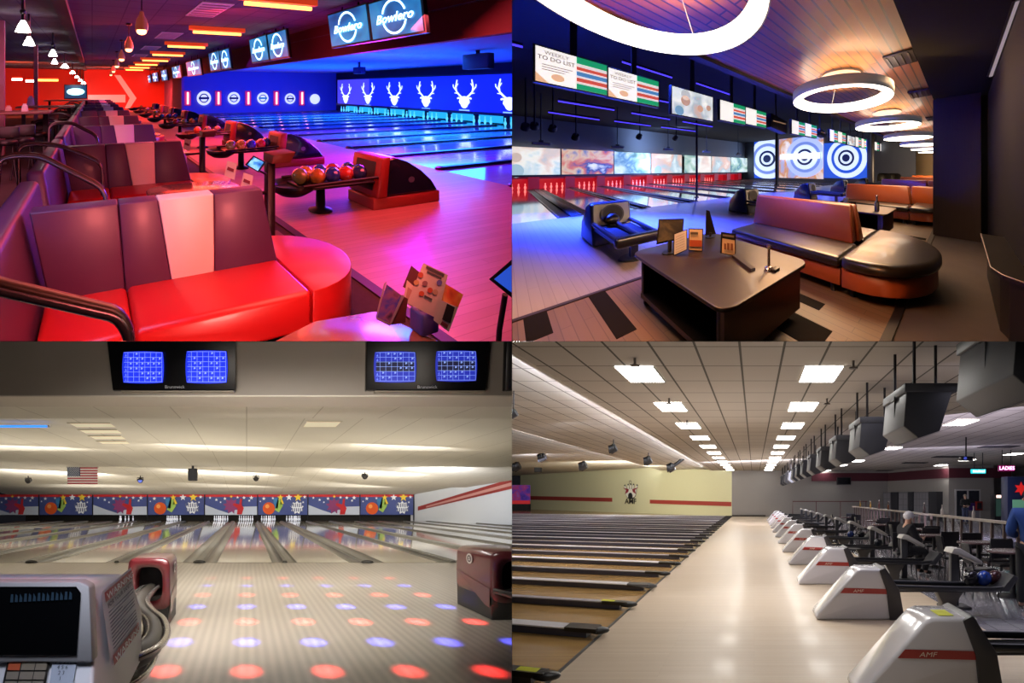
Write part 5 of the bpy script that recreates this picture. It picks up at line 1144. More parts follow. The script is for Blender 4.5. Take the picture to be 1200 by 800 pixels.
# ball returns with racks and balls
hb, hr_, ro = mat('hood_midnight', '16182c', .25, coat=.4), mat('hood_frame_red', 'a83020', .4), mat('rack_dark_metal', '1a1216', .4, .3)
def red_return(y):
    t = thing('ball_return', '', 'ball return', A, (4.1, y, 0), 'curved ball returns of the red lounge')
    b = MB(); b.box(3.62, 4.86, y - .25, y + .35, 0, .17); part('base', b, mat('base_red', 'a83a2c', .4), t, A, bevel=.02)
    prof = [(3.78, .17), (3.86, .70), (4.0, .72), (4.25, .64), (4.5, .5), (4.7, .34), (4.83, .17)]
    h = MB(); h.prism(prof, 'y', y - .25, y + .35); part('hood', h, hb, t, A, bevel=.03, seg=3)
    f = MB(); f.prism([(3.66, .17), (3.75, .72), (3.90, .74), (3.84, .17)], 'y', y - .28, y + .38); part('front_frame', f, hr_, t, A, bevel=.02)
    k = MB(); k.add([(3.665, y - .17, .26), (3.665, y + .27, .26), (3.735, y + .27, .66), (3.735, y - .17, .66)], [(0, 3, 2, 1)]); part('mouth', k, mat('mouth_black', '06060a', .5), t, A)
    m = MB(); m.disc((4.3, y - .256, .38), .045, X, Z, 12, ru=.06); part('badge', m, mat('badge_grey', '5a5a68', .4), t, A)
    r = MB(); r.box(2.55, 3.7, y - .2, y + .3, .36, .40); part('rack', r, ro, t, A, bevel=.01)
    e = MB(); e.loft([[(2.5 + .30 * s * math.cos(a), y + .05 + .30 * s * math.sin(a), z) for a in [2 * PI * q / 24 for q in range(24)]] for s, z in ((.55, .27), (.95, .34), (1.1, .43), (1.0, .43), (.85, .36))], 0, True); part('ball_hopper', e, ro, t, A)
    part('post', MB().lathe((2.95, y + .05, 0), [(.17, 0), (.17, .02), (.07, .05), (.06, .36)], 14), mat('post_black', '14141a', .5), t, A)
    part('rail', MB().tube([(2.5, y + .36, .44), (3.7, y + .34, .46)], .02, 8), ro, t, A); part('rail', MB().tube([(2.5, y - .26, .44), (3.7, y - .24, .46)], .02, 8), ro, t, A)
    return t
r0 = None; bl = None
cols = ['c88c30', '2c40b0', 'd8402c', 'b0342c', '2a3c6c', '8a8a40', '6a4a7c']
names = {'c88c30': 'marbled amber', '2c40b0': 'blue', 'd8402c': 'orange red', 'b0342c': 'dark red', '2a3c6c': 'dark blue', '8a8a40': 'olive', '6a4a7c': 'violet'}
def ballmat(c):
    return mat('lounge_ball_' + c, c, .15, coat=.5, noise=.5, nscale=9)
for i in range(8):
    y = 4.72 + 3.2 * i
    if r0 is None: r0 = red_return(y); o = r0
    else: o = dup(r0, A, (4.1, y, 0))
    o['label'] = '%s black curved ball return with red frame from the viewer' % ORD[i]
    lay = ((2.62, .0, '8a8a40'), (2.78, .12, 'c88c30'), (2.84, -.1, 'c88c30'), (3.02, .14, '2c40b0'), (3.08, -.1, '2c40b0'), (3.24, .14, 'b0342c'), (3.30, -.1, 'd8402c'), (3.5, .12, '2a3c6c'), (3.53, -.1, '2a3c6c')) if i == 0 else ((2.7, -.05, '8a8a40'), (2.93, -.08, 'c88c30'), (3.15, -.08, '2c40b0'), (3.38, -.08, 'd8402c'), (3.58, .1, '2a3c6c')) if i == 1 else ((2.8, 0, cols[i % 7]), (3.1, 0, cols[(i + 2) % 7]), (3.4, 0, cols[(i + 4) % 7])) if i < 5 else ((3.0, 0, cols[i % 7]),)
    for j, (x, dy, c) in enumerate(lay):
        lb = '%s bowling ball, %s on the rack of the %s red framed ball return' % (names[c], ORD[j].replace('nearest', 'first'), ORD[i])
        if bl is None: bl = ball(A, (x, y + dy + .05, .505), .112, ballmat(c), lb, None, False); o = bl; o['group'] = 'bowling balls in the red lounge'
        else:
            o = dup(bl, A, (x, y + dy + .05, .505), lb)
            for ch in o.children: ch.data = ch.data.copy(); ch.data.materials[0] = ballmat(c)
# consoles with tablets
def booth_console(px, py, y, label, tab=True):
    c = A.ony(px, 104, y); x = c.x; zt = A.ony(px, py, y).z
    t = thing('booth_console', label, 'console', A, (x, y, 0), 'consoles behind the booths'); pm = mat('console_post_dark', '2a141c', .4)
    part('post', MB().box(x - .05, x + .05, y - .05, y + .05, 0, zt), pm, t, A, bevel=.01); part('base', MB().box(x - .18, x + .18, y - .18, y + .18, 0, .03), pm, t, A)
    part('top_tray', MB().loft([[(x - .03, y - .12, zt), (x + .20, y - .12, zt), (x + .20, y + .12, zt), (x - .03, y + .12, zt)], [(x - .02, y - .14, zt + .10), (x + .26, y - .14, zt + .12), (x + .26, y + .14, zt + .12), (x - .02, y + .14, zt + .10)]], 0, False), mat('tray_brown', '7a3424', .5), t, A, bevel=.01)
    part('arm', MB().tube([(x, y, zt * .62), (x - .32, y - .05, zt * .62)], .02, 8), pm, t, A)
    return t, x, zt
t, x, z = booth_console(316, 190, 4.05, 'dark console post with tray and tablet behind the nearest red sofa')
tb_ = thing('tablet', 'tilted tablet with a bright blue screen by the console post', 'tablet', A, tuple(A.dep(299, 193, 3.9)))
m = MB(); card(m, ((287, 193), (303, 202), (312, 190), (297, 182)), 3.9); part('body', m, mat('tablet_black', '160c10', .4), tb_, A); m = MB(); card(m, ((290, 193), (302, 200), (309, 190), (297.5, 184)), 3.89); part('screen', m, picture('tablet_screen', ['1c4c9c', '3c90d8', '80d0f0', '2c60b0'], 14, 1.2), tb_, A)
p = A.dep(304, 200, 3.93); part('bracket', MB().tube([tuple(p), tuple(A.dep(312, 204, 4.0))], .012, 6), mat('tablet_black', '160c10', .4), tb_, A)
t, x, z = booth_console(237, 160, 7.2, 'dark console post behind the second red sofa')
for px, py, V, lb in ((270, 200, 3.95, 'cream menu card standing on the oval table before the second sofa'), (289, 214, 3.9, 'small pink menu card right of the cream one behind the nearest sofa'), (219, 170, 6.6, 'cream menu card on the oval table before the third sofa'), (206, 176, 6.5, 'pink menu card left of the cream one before the third sofa')):
    s = 12 if V < 5 else 8; c = A.dep(px, py, V)
    t = thing('menu_card', lb, 'menu', A, tuple(c)); m = MB(); card(m, ((px - s * .6, py + s * .5), (px + s * .4, py + s * .9), (px + s * .65, py - s * .7), (px - s * .3, py - s)), V); part('card', m, crd if 'cream' in lb else mat('card_pink', 'd89488', .5), t, A); m = MB(); card(m, ((px - s * .35, py - s * .1), (px + s * .3, py + s * .15), (px + s * .35, py - s * .15), (px - s * .25, py - s * .4)), V - .01); part('print', m, ink, t, A)
    a = A.dep(px - s * .1, py + s * .6, V); part('foot', MB().box(a.x - .06, a.x + .06, a.y - .03, a.y + .03, .62, .64), mat('acrylic', 'b89aa4', .08, spec=.8), t, A)
# curved handrails with dark wood grips
chrome, grip = mat('rail_chrome', '6a6068', .25, .7), mat('rail_grip', '3c2a20', .35, noise=.3, nscale=20)
def handrail(pts, label, r=.022):
    P_ = [Vector(p) for p in pts]; sm = []
    for i in range(len(P_)):           # round the bends
        if 0 < i < len(P_) - 1:
            a, b, c = P_[i - 1], P_[i], P_[i + 1]; d = min((a - b).length, (c - b).length) * .4; d = min(d, .12)
            q0, q2 = b + (a - b).normalized() * d, b + (c - b).normalized() * d
            for k in range(5): u = k / 4; sm.append(q0 * (1 - u) ** 2 + b * 2 * u * (1 - u) + q2 * u * u)
        else: sm.append(P_[i])
    t = thing('handrail', label, 'handrail', A, tuple(P_[-1]), 'handrails at the booth steps')
    part('tube', MB().tube([tuple(p) for p in sm], r, 10), chrome, t, A)
    top = [p + Z * r * .75 for p in sm[:-3]]
    if len(top) > 1: part('grip', MB().tube([tuple(p) for p in top], r * .85, 10), grip, t, A)
    part('foot_plate', MB().lathe((P_[-1].x, P_[-1].y, P_[-1].z), [(.045, 0), (.045, .012), (.02, .02)], 12), chrome, t, A)
def R_(l, y): return [tuple(A.ony(px, py, y)) for px, py in l]
q = R_(((-40, 326), (0, 338), (138, 370), (152, 392)), 1.25); handrail(q + [(q[-1][0], q[-1][1], .3)], 'nearest curved handrail with dark grip at the bottom left of the red lounge', .019)
q = R_(((0, 187), (18, 183), (46, 183), (124, 222)), 3.9); handrail([(q[0][0] - .1, q[0][1], 0)] + q + [(q[-1][0] + .01, q[-1][1], .3)], 'curved brass coloured handrail left of the second booth', .022)
q = R_(((22, 174), (34, 169), (68, 170), (120, 191)), 5.0); handrail([(q[0][0], q[0][1], 0)] + q + [(q[-1][0], q[-1][1], .4)], 'thinner curved handrail just behind the brass coloured one', .02)
q = R_(((58, 150), (64, 145), (84, 144), (115, 160)), 7.1); handrail([(q[0][0], q[0][1], 0)] + q + [(q[-1][0], q[-1][1], .4)], 'curved handrail left of the third booth', .024)
for i, y in enumerate((9.8, 12.5, 15.3, 18, 20.8, 23.5)):
    handrail([(-1.2, y, 0), (-1.2, y, .92), (-1.1, y, 1.0), (-.75, y, 1.0), (-.2, y, .72), (-.18, y, .4)], 'curved handrail left of the %s booth' % ORD[i + 3], .026)
# ceiling: orange tubes, pale vents, glass pendants, track lamps
tube_o, tube_fix = glow('tube_orange', 'ff8a3c', 7), mat('tube_fixture', 'b0503c', .5, 0, 'ff4a1a', .5)
t0_ = None
for i in range(12):
    y = 6.05 + 3.55 * i if i else 6.05
    if y > 33: break
    lb = '%s orange glowing tube lamp from the viewer under the lounge ceiling' % ORD[i]
    if t0_ is None:
        t0_ = thing('tube_lamp', lb, 'ceiling light', A, (2.3, y, 3.1), 'orange tube lamps'); part('tube', MB().tube([(2.3, y, 3.1), (3.55, y, 3.1)], .035, 10), tube_o, t0_, A); part('fixture', MB().box(2.2, 3.65, y - .06, y + .06, 3.15, 3.25), tube_fix, t0_, A)
    else: dup(t0_, A, (2.3, y, 3.1), lb)
for i, y in enumerate((7.6, 11.7, 15.5, 19.2)):
    x = 2.05 + .06 * (i == 0); t = thing('ceiling_vent', '%s pale square grille in the lounge ceiling from the viewer' % ORD[i], 'vent', A, (x, y, 3.25), 'pale grilles in the lounge ceiling')
    part('frame', MB().box(x - .3, x + .3, y - .75, y + .65, 3.235, 3.25), mat('vent_pale', 'c0a0b8', .6, 0, 'a880a0', .18), t, A)
    for k in range(6): part('louvre', MB().box(x - .26, x + .26, y - .62 + .22 * k, y - .56 + .22 * k, 3.225, 3.235), mat('louvre_grey', '8a7488', .6), t, A)
pg = mat('pendant_glass_lit', 'c89888', .15, 0, 'c8502c', .25, spec=.8)  # glass glows faintly in place of bulb light shining through
for i, (px, py) in enumerate(((166, 37), (151, 58.5), (142.5, 70), (137, 78), (133, 84), (130, 88))):
    c = A.fl(px, py, 2.62); r = .13
    t = thing('pendant_lamp', '%s small glass pendant with orange bulb from the viewer' % ORD[i], 'pendant lamp', A, tuple(c), 'glass pendants over the booths')
    part('bulb', MB().ball((c.x, c.y, c.z), r * .62, 12, rz=r * .42), glow('bulb_orange', 'ff9c60', 8), t, A); part('glass_shade', MB().lathe(tuple(c), [(r * .75, .02), (r * .8, .1), (r * .62, .2), (r * .35, .26), (r * .25, .32)], 16, cap=False), pg, t, A); part('cord', MB().cyl((c.x, c.y, c.z + .34), (c.x, c.y, 3.25), .012, 6), tl, t, A); part('ceiling_cap', MB().lathe((c.x, c.y, 3.2), [(.07, 0), (.07, .05)], 12), tl, t, A)
tw = glow('track_white', 'fff8f0', 16)
for i, (px, py) in enumerate(((27, 36), (34, 52), (62, 65), (64, 74), (76, 79), (85, 86), (90, 91), (94, 95), (98, 98))):
    z0_ = 2.62; c = A.fl(px, py, z0_)
    if c.y > 32: c = A.dep(px, py, 30)
    r = .085 if i < 4 else .13
    t = thing('track_lamp', '%s white cone lamp from the viewer along the left ceiling track' % ORD[i], 'track lamp', A, tuple(c), 'white cone lamps on the track')
    part('cone', MB().lathe(tuple(c), [(r * 1.3, -.02), (r * .9, .07), (r * .35, .16)], 14), tw, t, A); part('stem', MB().cyl((c.x, c.y, c.z + .15), (c.x, c.y, 3.25), .025, 8), tl, t, A); part('joint', MB().ball((c.x, c.y, c.z + .3), .05, 10), tl, t, A)
# hanging monitors with script lettering
mon_s = picture('monitor_blue', ['0c3470', '1864a8', '2888c4', '0c2c60'], 1.1, 1.1)
neon = glow('script_neon', 'c8f8ff', 3.2); bezA = mat('monitor_rim', '0c0c12', .35)
def monitor(quad, label, txt=True):
    xm = 4.4; q = [A.onx(px, py, xm) for px, py in quad]     # lower-left, upper-left, upper-right, lower-right
    ya, yb = (q[0].y + q[1].y) / 2, (q[2].y + q[3].y) / 2; z0, z1 = (q[0].z + q[3].z) / 2, (q[1].z + q[2].z) / 2; x0 = xm
    t = thing('monitor', label, 'monitor', A, (xm, (ya + yb) / 2, z0), 'hanging monitors of the red lounge')
    tl_ = .10
    part('casing', MB().loft([[(x0, ya, z0), (x0, yb, z0), (x0 + .07, yb, z0), (x0 + .07, ya, z0)], [(x0 - tl_, ya, z1), (x0 - tl_, yb, z1), (x0 - tl_ + .07, yb, z1), (x0 - tl_ + .07, ya, z1)]], 0, False), bezA, t, A)
    f = lambda u, v: Vector((x0 - .012 - tl_ * v, ya + (yb - ya) * u, z0 + (z1 - z0) * v))
    s = part('screen', MB().add([tuple(f(*p)) for p in ((.03, .05), (.97, .05), (.97, .95), (.03, .95))], [(0, 1, 2, 3)]), mon_s, t, A)
    U_ = (f(1, .5) - f(0, .5)).normalized(); V_ = (f(.5, 1) - f(.5, 0)).normalized(); w = abs(yb - ya); h = (z1 - z0); c = f(.5, .5) + Vector((-.01, 0, 0))
    r = MB(); r.ring(c, h * .37, h * .42, U_ * (min(w * .36, h * .40) / (h * .40)), V_, 28, 0, .3, PI - .3); r.ring(c, h * .37, h * .42, U_ * (min(w * .36, h * .40) / (h * .40)), V_, 28, 0, PI + .3, 2 * PI - .3); part('ring', r, neon, s, A)
    if txt:
        m = MB(); m.text('Bowlero', c + Vector((-.008, 0, 0)) - V_ * (h * .02), h * .30, U_, (V_ + U_ * .12).normalized(), 0, .72 * w / (h * .30 * 3.6), shear=.25, bold=.018); part('script', m, neon, s, A)
    part('hanger', MB().cyl((x0, ya + (yb - ya) * .3, z1 - .02), (x0, ya + (yb - ya) * .3, 3.25), .018, 6).cyl((x0, ya + (yb - ya) * .7, z1 - .02), (x0, ya + (yb - ya) * .7, 3.25), .018, 6) if z1 < 3.2 else MB().box(x0 - .1, x0, ya - .05, yb + .05, z1 - .03, z1 + .02), tl, t, A)
    return t
for qd, lb in ((((390, 57), (387, 18), (435, 3), (437, 48)), 'left monitor of the nearest pair with neon script'), (((438, 47), (435, 2), (499, -12), (501, 40)), 'right monitor of the nearest pair with neon script'),
               (((298, 74), (293, 47), (315, 40), (317, 71)), 'left monitor of the second pair with neon script'), (((318, 71), (316, 40), (338, 34), (341, 67)), 'right monitor of the second pair with neon script'),
               (((249, 84), (245, 63), (258, 59), (261, 82)), 'left monitor of the third pair with neon script'), (((261, 82), (259, 59.5), (270, 56), (273, 80)), 'right monitor of the third pair with neon script'),
               (((221, 90), (219, 73), (236, 69), (238, 87)), 'single monitor left of the third pair'), (((204, 92), (202, 79), (212, 76), (214, 91)), 'fifth hanging monitor screen along the dark red soffit'), (((191, 95), (189, 83), (196, 81), (198, 94)), 'sixth hanging monitor screen along the dark red soffit'), (((180, 96), (179, 86), (185, 84.5), (187, 95.5)), 'seventh hanging monitor screen along the dark red soffit'), (((173, 97), (172, 89), (177, 87.5), (178, 97)), 'farthest hanging monitor screen along the dark red soffit')):
    monitor(qd, lb)
# left side: posts, bar tables with stools, sign
pst = mat('post_pink', 'b07080', .5)
for px, pb, V, lb in ((2, 131, 9.0, 'pale post at the left edge of the red lounge'), (42, 122, 14, 'thin pale post right of the bar table in the red lounge')):
    c = A.dep(px, 104, V); t = thing('lounge_post', lb, 'post', A, (c.x, c.y, 0)); part('shaft', MB().box(c.x - .06, c.x + .06, c.y - .06, c.y + .06, 0, 3.25), pst, t, A); part('base', MB().box(c.x - .12, c.x + .12, c.y - .12, c.y + .12, 0, .05), tl, t, A)
def bar_table(px, py, V, w, label):
    c = A.dep(px, py, V); t = thing('bar_table', label, 'table', A, (c.x, c.y, 0), 'tall bar tables'); z = c.z
    part('tabletop', MB().box(c.x - w, c.x + w, c.y - .45, c.y + .45, z - .05, z), mat('bar_top', '8a5a50', .3), t, A, bevel=.01)
    for sx_ in (-1, 1): part('leg', MB().box(c.x + sx_ * w * .8 - .05, c.x + sx_ * w * .8 + .05, c.y - .05, c.y + .05, 0, z - .05), tl, t, A)
    return t
bar_table(24, 130, 8.5, .6, 'tall bar table at the left of the red lounge'); bar_table(55, 124, 12.5, .8, 'second tall bar table behind the thin post'); bar_table(80, 117, 19, 1.0, 'farthest tall bar table below the glowing sign')
st0 = None
for i, (px, py, V) in enumerate(((8, 150, 7.2), (28, 146, 7.6), (46, 141, 8.6), (60, 135, 11.0), (72, 131, 12.4), (84, 127, 15), (92, 124, 18))):
    c = A.dep(px, py, V); b_ = (c.x, c.y, 0)
    if st0 is None:
        st0 = thing('bar_stool', '', 'stool', A, b_, 'dark bar stools'); part('seat', MB().lathe((c.x, c.y, .68), [(.17, 0), (.19, .04), (.17, .08)], 16), tl, st0, A); part('backrest', MB().box(c.x - .18, c.x + .18, c.y + .14, c.y + .18, .78, 1.0), tl, st0, A, bevel=.02)
        for k in range(4): part('leg', MB().tube([(c.x + .1 * (1 if k % 2 else -1), c.y + .1 * (1 if k > 1 else -1), .68), (c.x + .19 * (1 if k % 2 else -1), c.y + .19 * (1 if k > 1 else -1), 0)], .018, 6), tl, st0, A)
        o = st0
    else: o = dup(st0, A, b_)
    o['label'] = '%s dark bar stool from the left in the dim left corner of the red lounge' % ORD[i].replace('nearest', 'first')
for px, py, V, c_, lb in ((29, 127, 8.4, 'e0c8d0', 'white paper bag on the tall bar table at the left'), (36, 118, 12.3, 'b0a0e0', 'violet lit carton on the second tall bar table'), (10, 129, 8.6, 'd8a8a0', 'pale napkin stack at the left end of the tall bar table')):
    c = A.dep(px, py, V); s = V * .008; t = thing('carton', lb, 'carton', A, tuple(c)); part('body', MB().loft([[(c.x - s, c.y - s, c.z - s * 1.5), (c.x + s, c.y - s, c.z - s * 1.5), (c.x + s, c.y + s, c.z - s * 1.5), (c.x - s, c.y + s, c.z - s * 1.5)], [(c.x - s * .7, c.y - s * .7, c.z + s), (c.x + s * .7, c.y - s * .7, c.z + s), (c.x + s * .7, c.y + s * .7, c.z + s), (c.x - s * .7, c.y + s * .7, c.z + s)]], 0, False), mat('carton_' + c_, c_, .6), t, A, bevel=.01); part('flap', MB().box(c.x - s * .5, c.x + s * .5, c.y - .01, c.y + .01, c.z + s, c.z + s * 1.5), mat('carton_' + c_, c_, .6), t, A)
a, b = A.dep(76, 115, 24), A.dep(101, 100, 24)
t = thing('wall_screen', 'glowing teal and white sign at the end of the left ceiling track', 'screen', A, tuple(a)); part('panel', MB().box(a.x, b.x, a.y, a.y + .1, a.z, b.z), mat('sign_navy', '0c3458', .4, 0, '0c4468', .7), t, A); m = MB(); c = (a + b) / 2; m.disc((c.x, a.y - .02, c.z), (b.z - a.z) * .28, X, Z, 18, ru=(b.x - a.x) * .42); part('glowing_emblem', m, glow('sign_teal', 'a8fff4', 1.8), t, A); part('frame', MB().box(a.x - .05, b.x + .05, a.y + .1, a.y + .15, a.z - .05, b.z + .05), tl, t, A)
for i, (px, w_, py) in enumerate(((56, 22, 94), (20, 10, 93), (35, 8, 95))):
    c = A.dep(px, py, 26); s = w_ * 26 / 464 / 2; t = thing('tube_lamp', 'long orange tube lamp before the orange far left wall' if i == 0 else '%s white tube lamp before the orange far left wall' % ('leftmost', 'right')[i - 1], 'ceiling light', A, tuple(c)); part('tube', MB().tube([(c.x - s, c.y, c.z), (c.x + s, c.y, c.z)], .07, 8), tube_o if i == 0 else tw, t, A); part('fixture', MB().box(c.x - s, c.x + s, c.y - .05, c.y + .05, c.z + .07, c.z + .16), tube_fix, t, A)
# added colour washes and fill lights of hall A, without fixtures
lamp('AREA', A, (3.2, 4.0, 3.1), (3.6, 4.0, 0), 130, 'ff5460', 1.6, 2)
lamp('AREA', A, (.8, 2.0, 3.1), (.7, 2.3, .4), 95, 'ff7464', 1.8, 2)
lamp('AREA', A, (.5, .7, 2.2), (.5, 2.6, .75), 30, 'ff7a70', 1.4, 1, spread=1.6)
lamp('AREA', A, (1.6, 10, 3.1), (1.8, 10.2, 0), 420, 'ff4430', 3, 8)
lamp('AREA', A, (2, 22, 3.1), (2, 22.2, 0), 500, 'ff4430', 4, 10)
lamp('AREA', A, (2, 30, 2.9), (2, 34, 1.6), 650, 'ff5a40', 4, 1)
lamp('AREA', A, (-6, 26, 3.0), (-6, 34, 1.6), 800, 'ff5a30', 5, 1)
lamp('AREA', A, (-3, 8, 3.1), (-3, 9, 0), 170, 'ff8aa0', 3, 6)
lamp('AREA', A, (2, 8, .2), (2, 10, 3.2), 120, 'c85a9a', 4, 12)
lamp('AREA', A, (-4, 12, .3), (-4, 13, 3.2), 90, 'b0a0c8', 5, 14)
lamp('AREA', A, (3.6, 8, 1.4), (5.2, 9, 3.0), 90, 'ff3020', 1, 10)
lamp('AREA', A, (6.1, 7.0, 2.55), (5.9, 6.6, 0), 330, 'b418ff', 1.0, 3)
lamp('AREA', A, (6.1, 13, 2.6), (6.0, 13, 0), 110, 'b038ff', 1.4, 9, spread=2.2)
lamp('AREA', A, (10.2, 10.4, 2.8), (10.2, 10.4, 0), 1300, '1a70ff', 4, 5, spread=2.4)
lamp('AREA', A, (11.8, 18, 2.85), (11.8, 18.2, 0), 2200, '1a70ff', 7, 12, spread=2.2)
lamp('AREA', A, (11, 14.5, .3), (11, 14.6, 3), 1300, '1434ff', 6, 9)
lamp('AREA', A, (11, 22, 1.6), (11.5, 26.9, 1.4), 500, '2038ff', 8, 2)
lamp('AREA', A, (-1.6, 2.2, 2.6), (-.4, 2.4, .9), 26, '8ab0ff', .6, 2)

# ================================================================ hall B (upper right): dark lounge with slatted ceiling and ring lamps
B = Hall(265.3, 900, 198, 1.3, math.atan2(227, 265.3), 1, 1)
def H(x, y): return (600 + x / 2, y / 2)
b_appr = brick('approach_grey_boards', 'b0a8a4', 'b8b0ac', '98908e', 2.6, .085, .003, .3, .37, False, .14, coat=.2)
b_lane = brick('lane_white_boards', 'ccd2da', 'd4dae0', 'b8bec8', 4, .027, .001, .06, .37, False, .04, coat=.6)
b_tan = brick('lounge_oak_planks', '70593e', '7c6446', '54422e', 1.8, .075, .003, .45, .37, False, .14)
FX, EX, YW = -8.1, -20.6, 20.0
struct('floor_grey_approach', MB().quad((FX, -.4, 0), (-2.9, -.4, 0), (-2.9, YW, 0), (FX, YW, 0)), b_appr, B)
struct('floor_lounge_oak', MB().quad((-2.9, -.4, 0), (-.42, -.4, 0), (-.42, 21, 0), (-2.9, 21, 0)), b_tan, B)
struct('floor_walkway', MB().quad((-.42, .3, 0), (3, .3, 0), (3, 21, 0), (-.42, 21, 0)), mat('walkway_carpet', '4c4440', .8, noise=.25, nscale=5), B)
struct('floor_white_lanes', MB().quad((EX - .9, -1, -.002), (FX, -1, -.002), (FX, YW, -.002), (EX - .9, YW, -.002)), b_lane, B)
struct('trim_floor_edge', MB().box(-2.93, -2.88, -.4, 20, -.01, .012), mat('edge_brown', '2a1c18', .5), B)
struct('trim_walkway_edge', MB().box(-.47, -.40, 1.2, 20, -.01, .014), mat('edge_dark', '1a1614', .5), B)
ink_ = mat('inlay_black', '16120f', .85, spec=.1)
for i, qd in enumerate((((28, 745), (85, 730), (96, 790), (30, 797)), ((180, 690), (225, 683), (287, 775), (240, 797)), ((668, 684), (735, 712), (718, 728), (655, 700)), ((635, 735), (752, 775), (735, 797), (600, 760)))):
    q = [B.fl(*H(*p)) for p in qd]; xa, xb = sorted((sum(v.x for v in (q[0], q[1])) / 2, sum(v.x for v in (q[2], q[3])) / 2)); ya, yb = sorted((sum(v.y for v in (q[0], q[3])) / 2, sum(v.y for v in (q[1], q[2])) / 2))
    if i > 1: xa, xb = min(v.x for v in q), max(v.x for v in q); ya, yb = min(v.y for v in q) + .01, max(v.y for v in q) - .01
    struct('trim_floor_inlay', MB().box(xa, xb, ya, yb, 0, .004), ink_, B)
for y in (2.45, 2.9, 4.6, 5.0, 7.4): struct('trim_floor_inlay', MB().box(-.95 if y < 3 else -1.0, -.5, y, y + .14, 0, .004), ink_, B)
# lane gutters
gw, gk = mat('gutter_green_grey', '4a5a58', .25, .4), mat('gutter_jet', '0c0c12', .35)
for i in range(12):
    y = 1.30 + 1.75 * i; wd_ = .34 if i == 0 else .22 if i % 2 else .30
    if y > YW - .3: break
    t = thing('lane_gutter', '%s lane gutter from the left in the dark lounge hall' % ORD[i].replace('nearest', 'first'), 'gutter', B, (FX, y, 0), 'gutters of the white lanes')
    part('channel', MB().box(EX, FX, y - wd_, y + wd_, -.001, .01), gk, t, B); part('rail', MB().box(EX, FX + .06, y - wd_ * .35, y + wd_ * .35, 0, .05), gw if i < 2 else gk, t, B, bevel=.01)
    for s_ in (-1, 1): part('lip', MB().box(EX, FX, y + s_ * wd_ - .02, y + s_ * wd_ + .02, 0, .022), gw if i < 2 else mat('lip_dark', '2a2e3c', .3), t, B)
# walls, upper dark ceiling, slat ceiling
struct('wall_over_lanes', MB().quad((EX - .3, -1, 2.55), (EX - .3, YW, 2.55), (EX - .3, YW, 5.2), (EX - .3, -1, 5.2)), mat('wall_slate', '8c96a4', .8), B)
struct('wall_pit', MB().quad((EX - .8, -1, -.1), (EX - .8, YW, -.1), (EX - .8, YW, 1.2), (EX - .8, -1, 1.2)), mat('pit_dark_red', '280a10', .7), B)
struct('wall_targets', MB().quad((EX - 1, YW, 0), (-2.6, YW, 0), (-2.6, YW, 5.2), (EX - 1, YW, 5.2)), mat('wall_grey_blue', '5a606c', .8), B)
struct('wall_tan', MB().quad((-6.2, 21, 0), (2, 21, 0), (2, 21, 2.75), (-6.2, 21, 2.75)), mat('wall_tan_paint', 'a89478', .8), B)
struct('ceiling_open_dark', MB().box(EX - 1, -2.5, -1, 21, 4.6, 4.65), mat('ceiling_black', '101016', .9), B)
struct('trim_ceiling_fascia', MB().box(-2.55, -2.42, -.4, 21, 2.66, 4.6), mat('fascia_black', '16110e', .8), B)
slat = brick('slat_ceiling_wood', '945620', 'aa682a', '140a05', 3.2, .105, .010, .42, .4, True, .16)
struct('ceiling_slats', MB().box(-2.45, -.42, -.4, 21, 2.70, 2.74), slat, B)
struct('ceiling_bulkhead', MB().box(-.42, 2.2, .6, 21, 2.66, 2.72), mat('bulkhead_dark', '12100f', .9, spec=.1), B)
wdp = mat('wall_dark_wood', '30241e', .7, noise=.35, nscale=4, stretch=(14, .5, 1))
struct('wall_wood_panel', MB().box(-.43, .26, 5.5, 5.62, 0, 2.66), wdp, B, bevel=.004)
struct('wall_dark_slot', MB().quad((.2, 5.75, 0), (.5, 5.75, 0), (.5, 5.75, 2.66), (.2, 5.75, 2.66)), mat('slot_black', '060505', .8), B)
struct('wall_wood_side', MB().box(.36, .42, 1.4, 5.7, 0, 2.66), mat('side_wood_black', '15100e', .8, spec=.1, noise=.3, nscale=4, stretch=(14, .5, 1)), B)
a, b = B.fl(*H(1185, 0), 2.65), B.fl(*H(1122, 178), 2.65)
t = thing('ceiling_strip_light', 'thin dim strip light in the dark bulkhead at top right', 'ceiling light', B, tuple(b)); v = [a + X * .012, b + X * .02, b - X * .02, a - X * .012]
part('strip', MB().add([tuple(q - Z * .01) for q in v], [(0, 1, 2, 3)]), glow('strip_dim', '9c8f94', .8), t, B); part('channel', MB().add([tuple(q) for q in (a + X * .03, b + X * .045, b - X * .045, a - X * .03)], [(0, 1, 2, 3)]), mat('channel_black', '0c0a0a', .5), t, B)
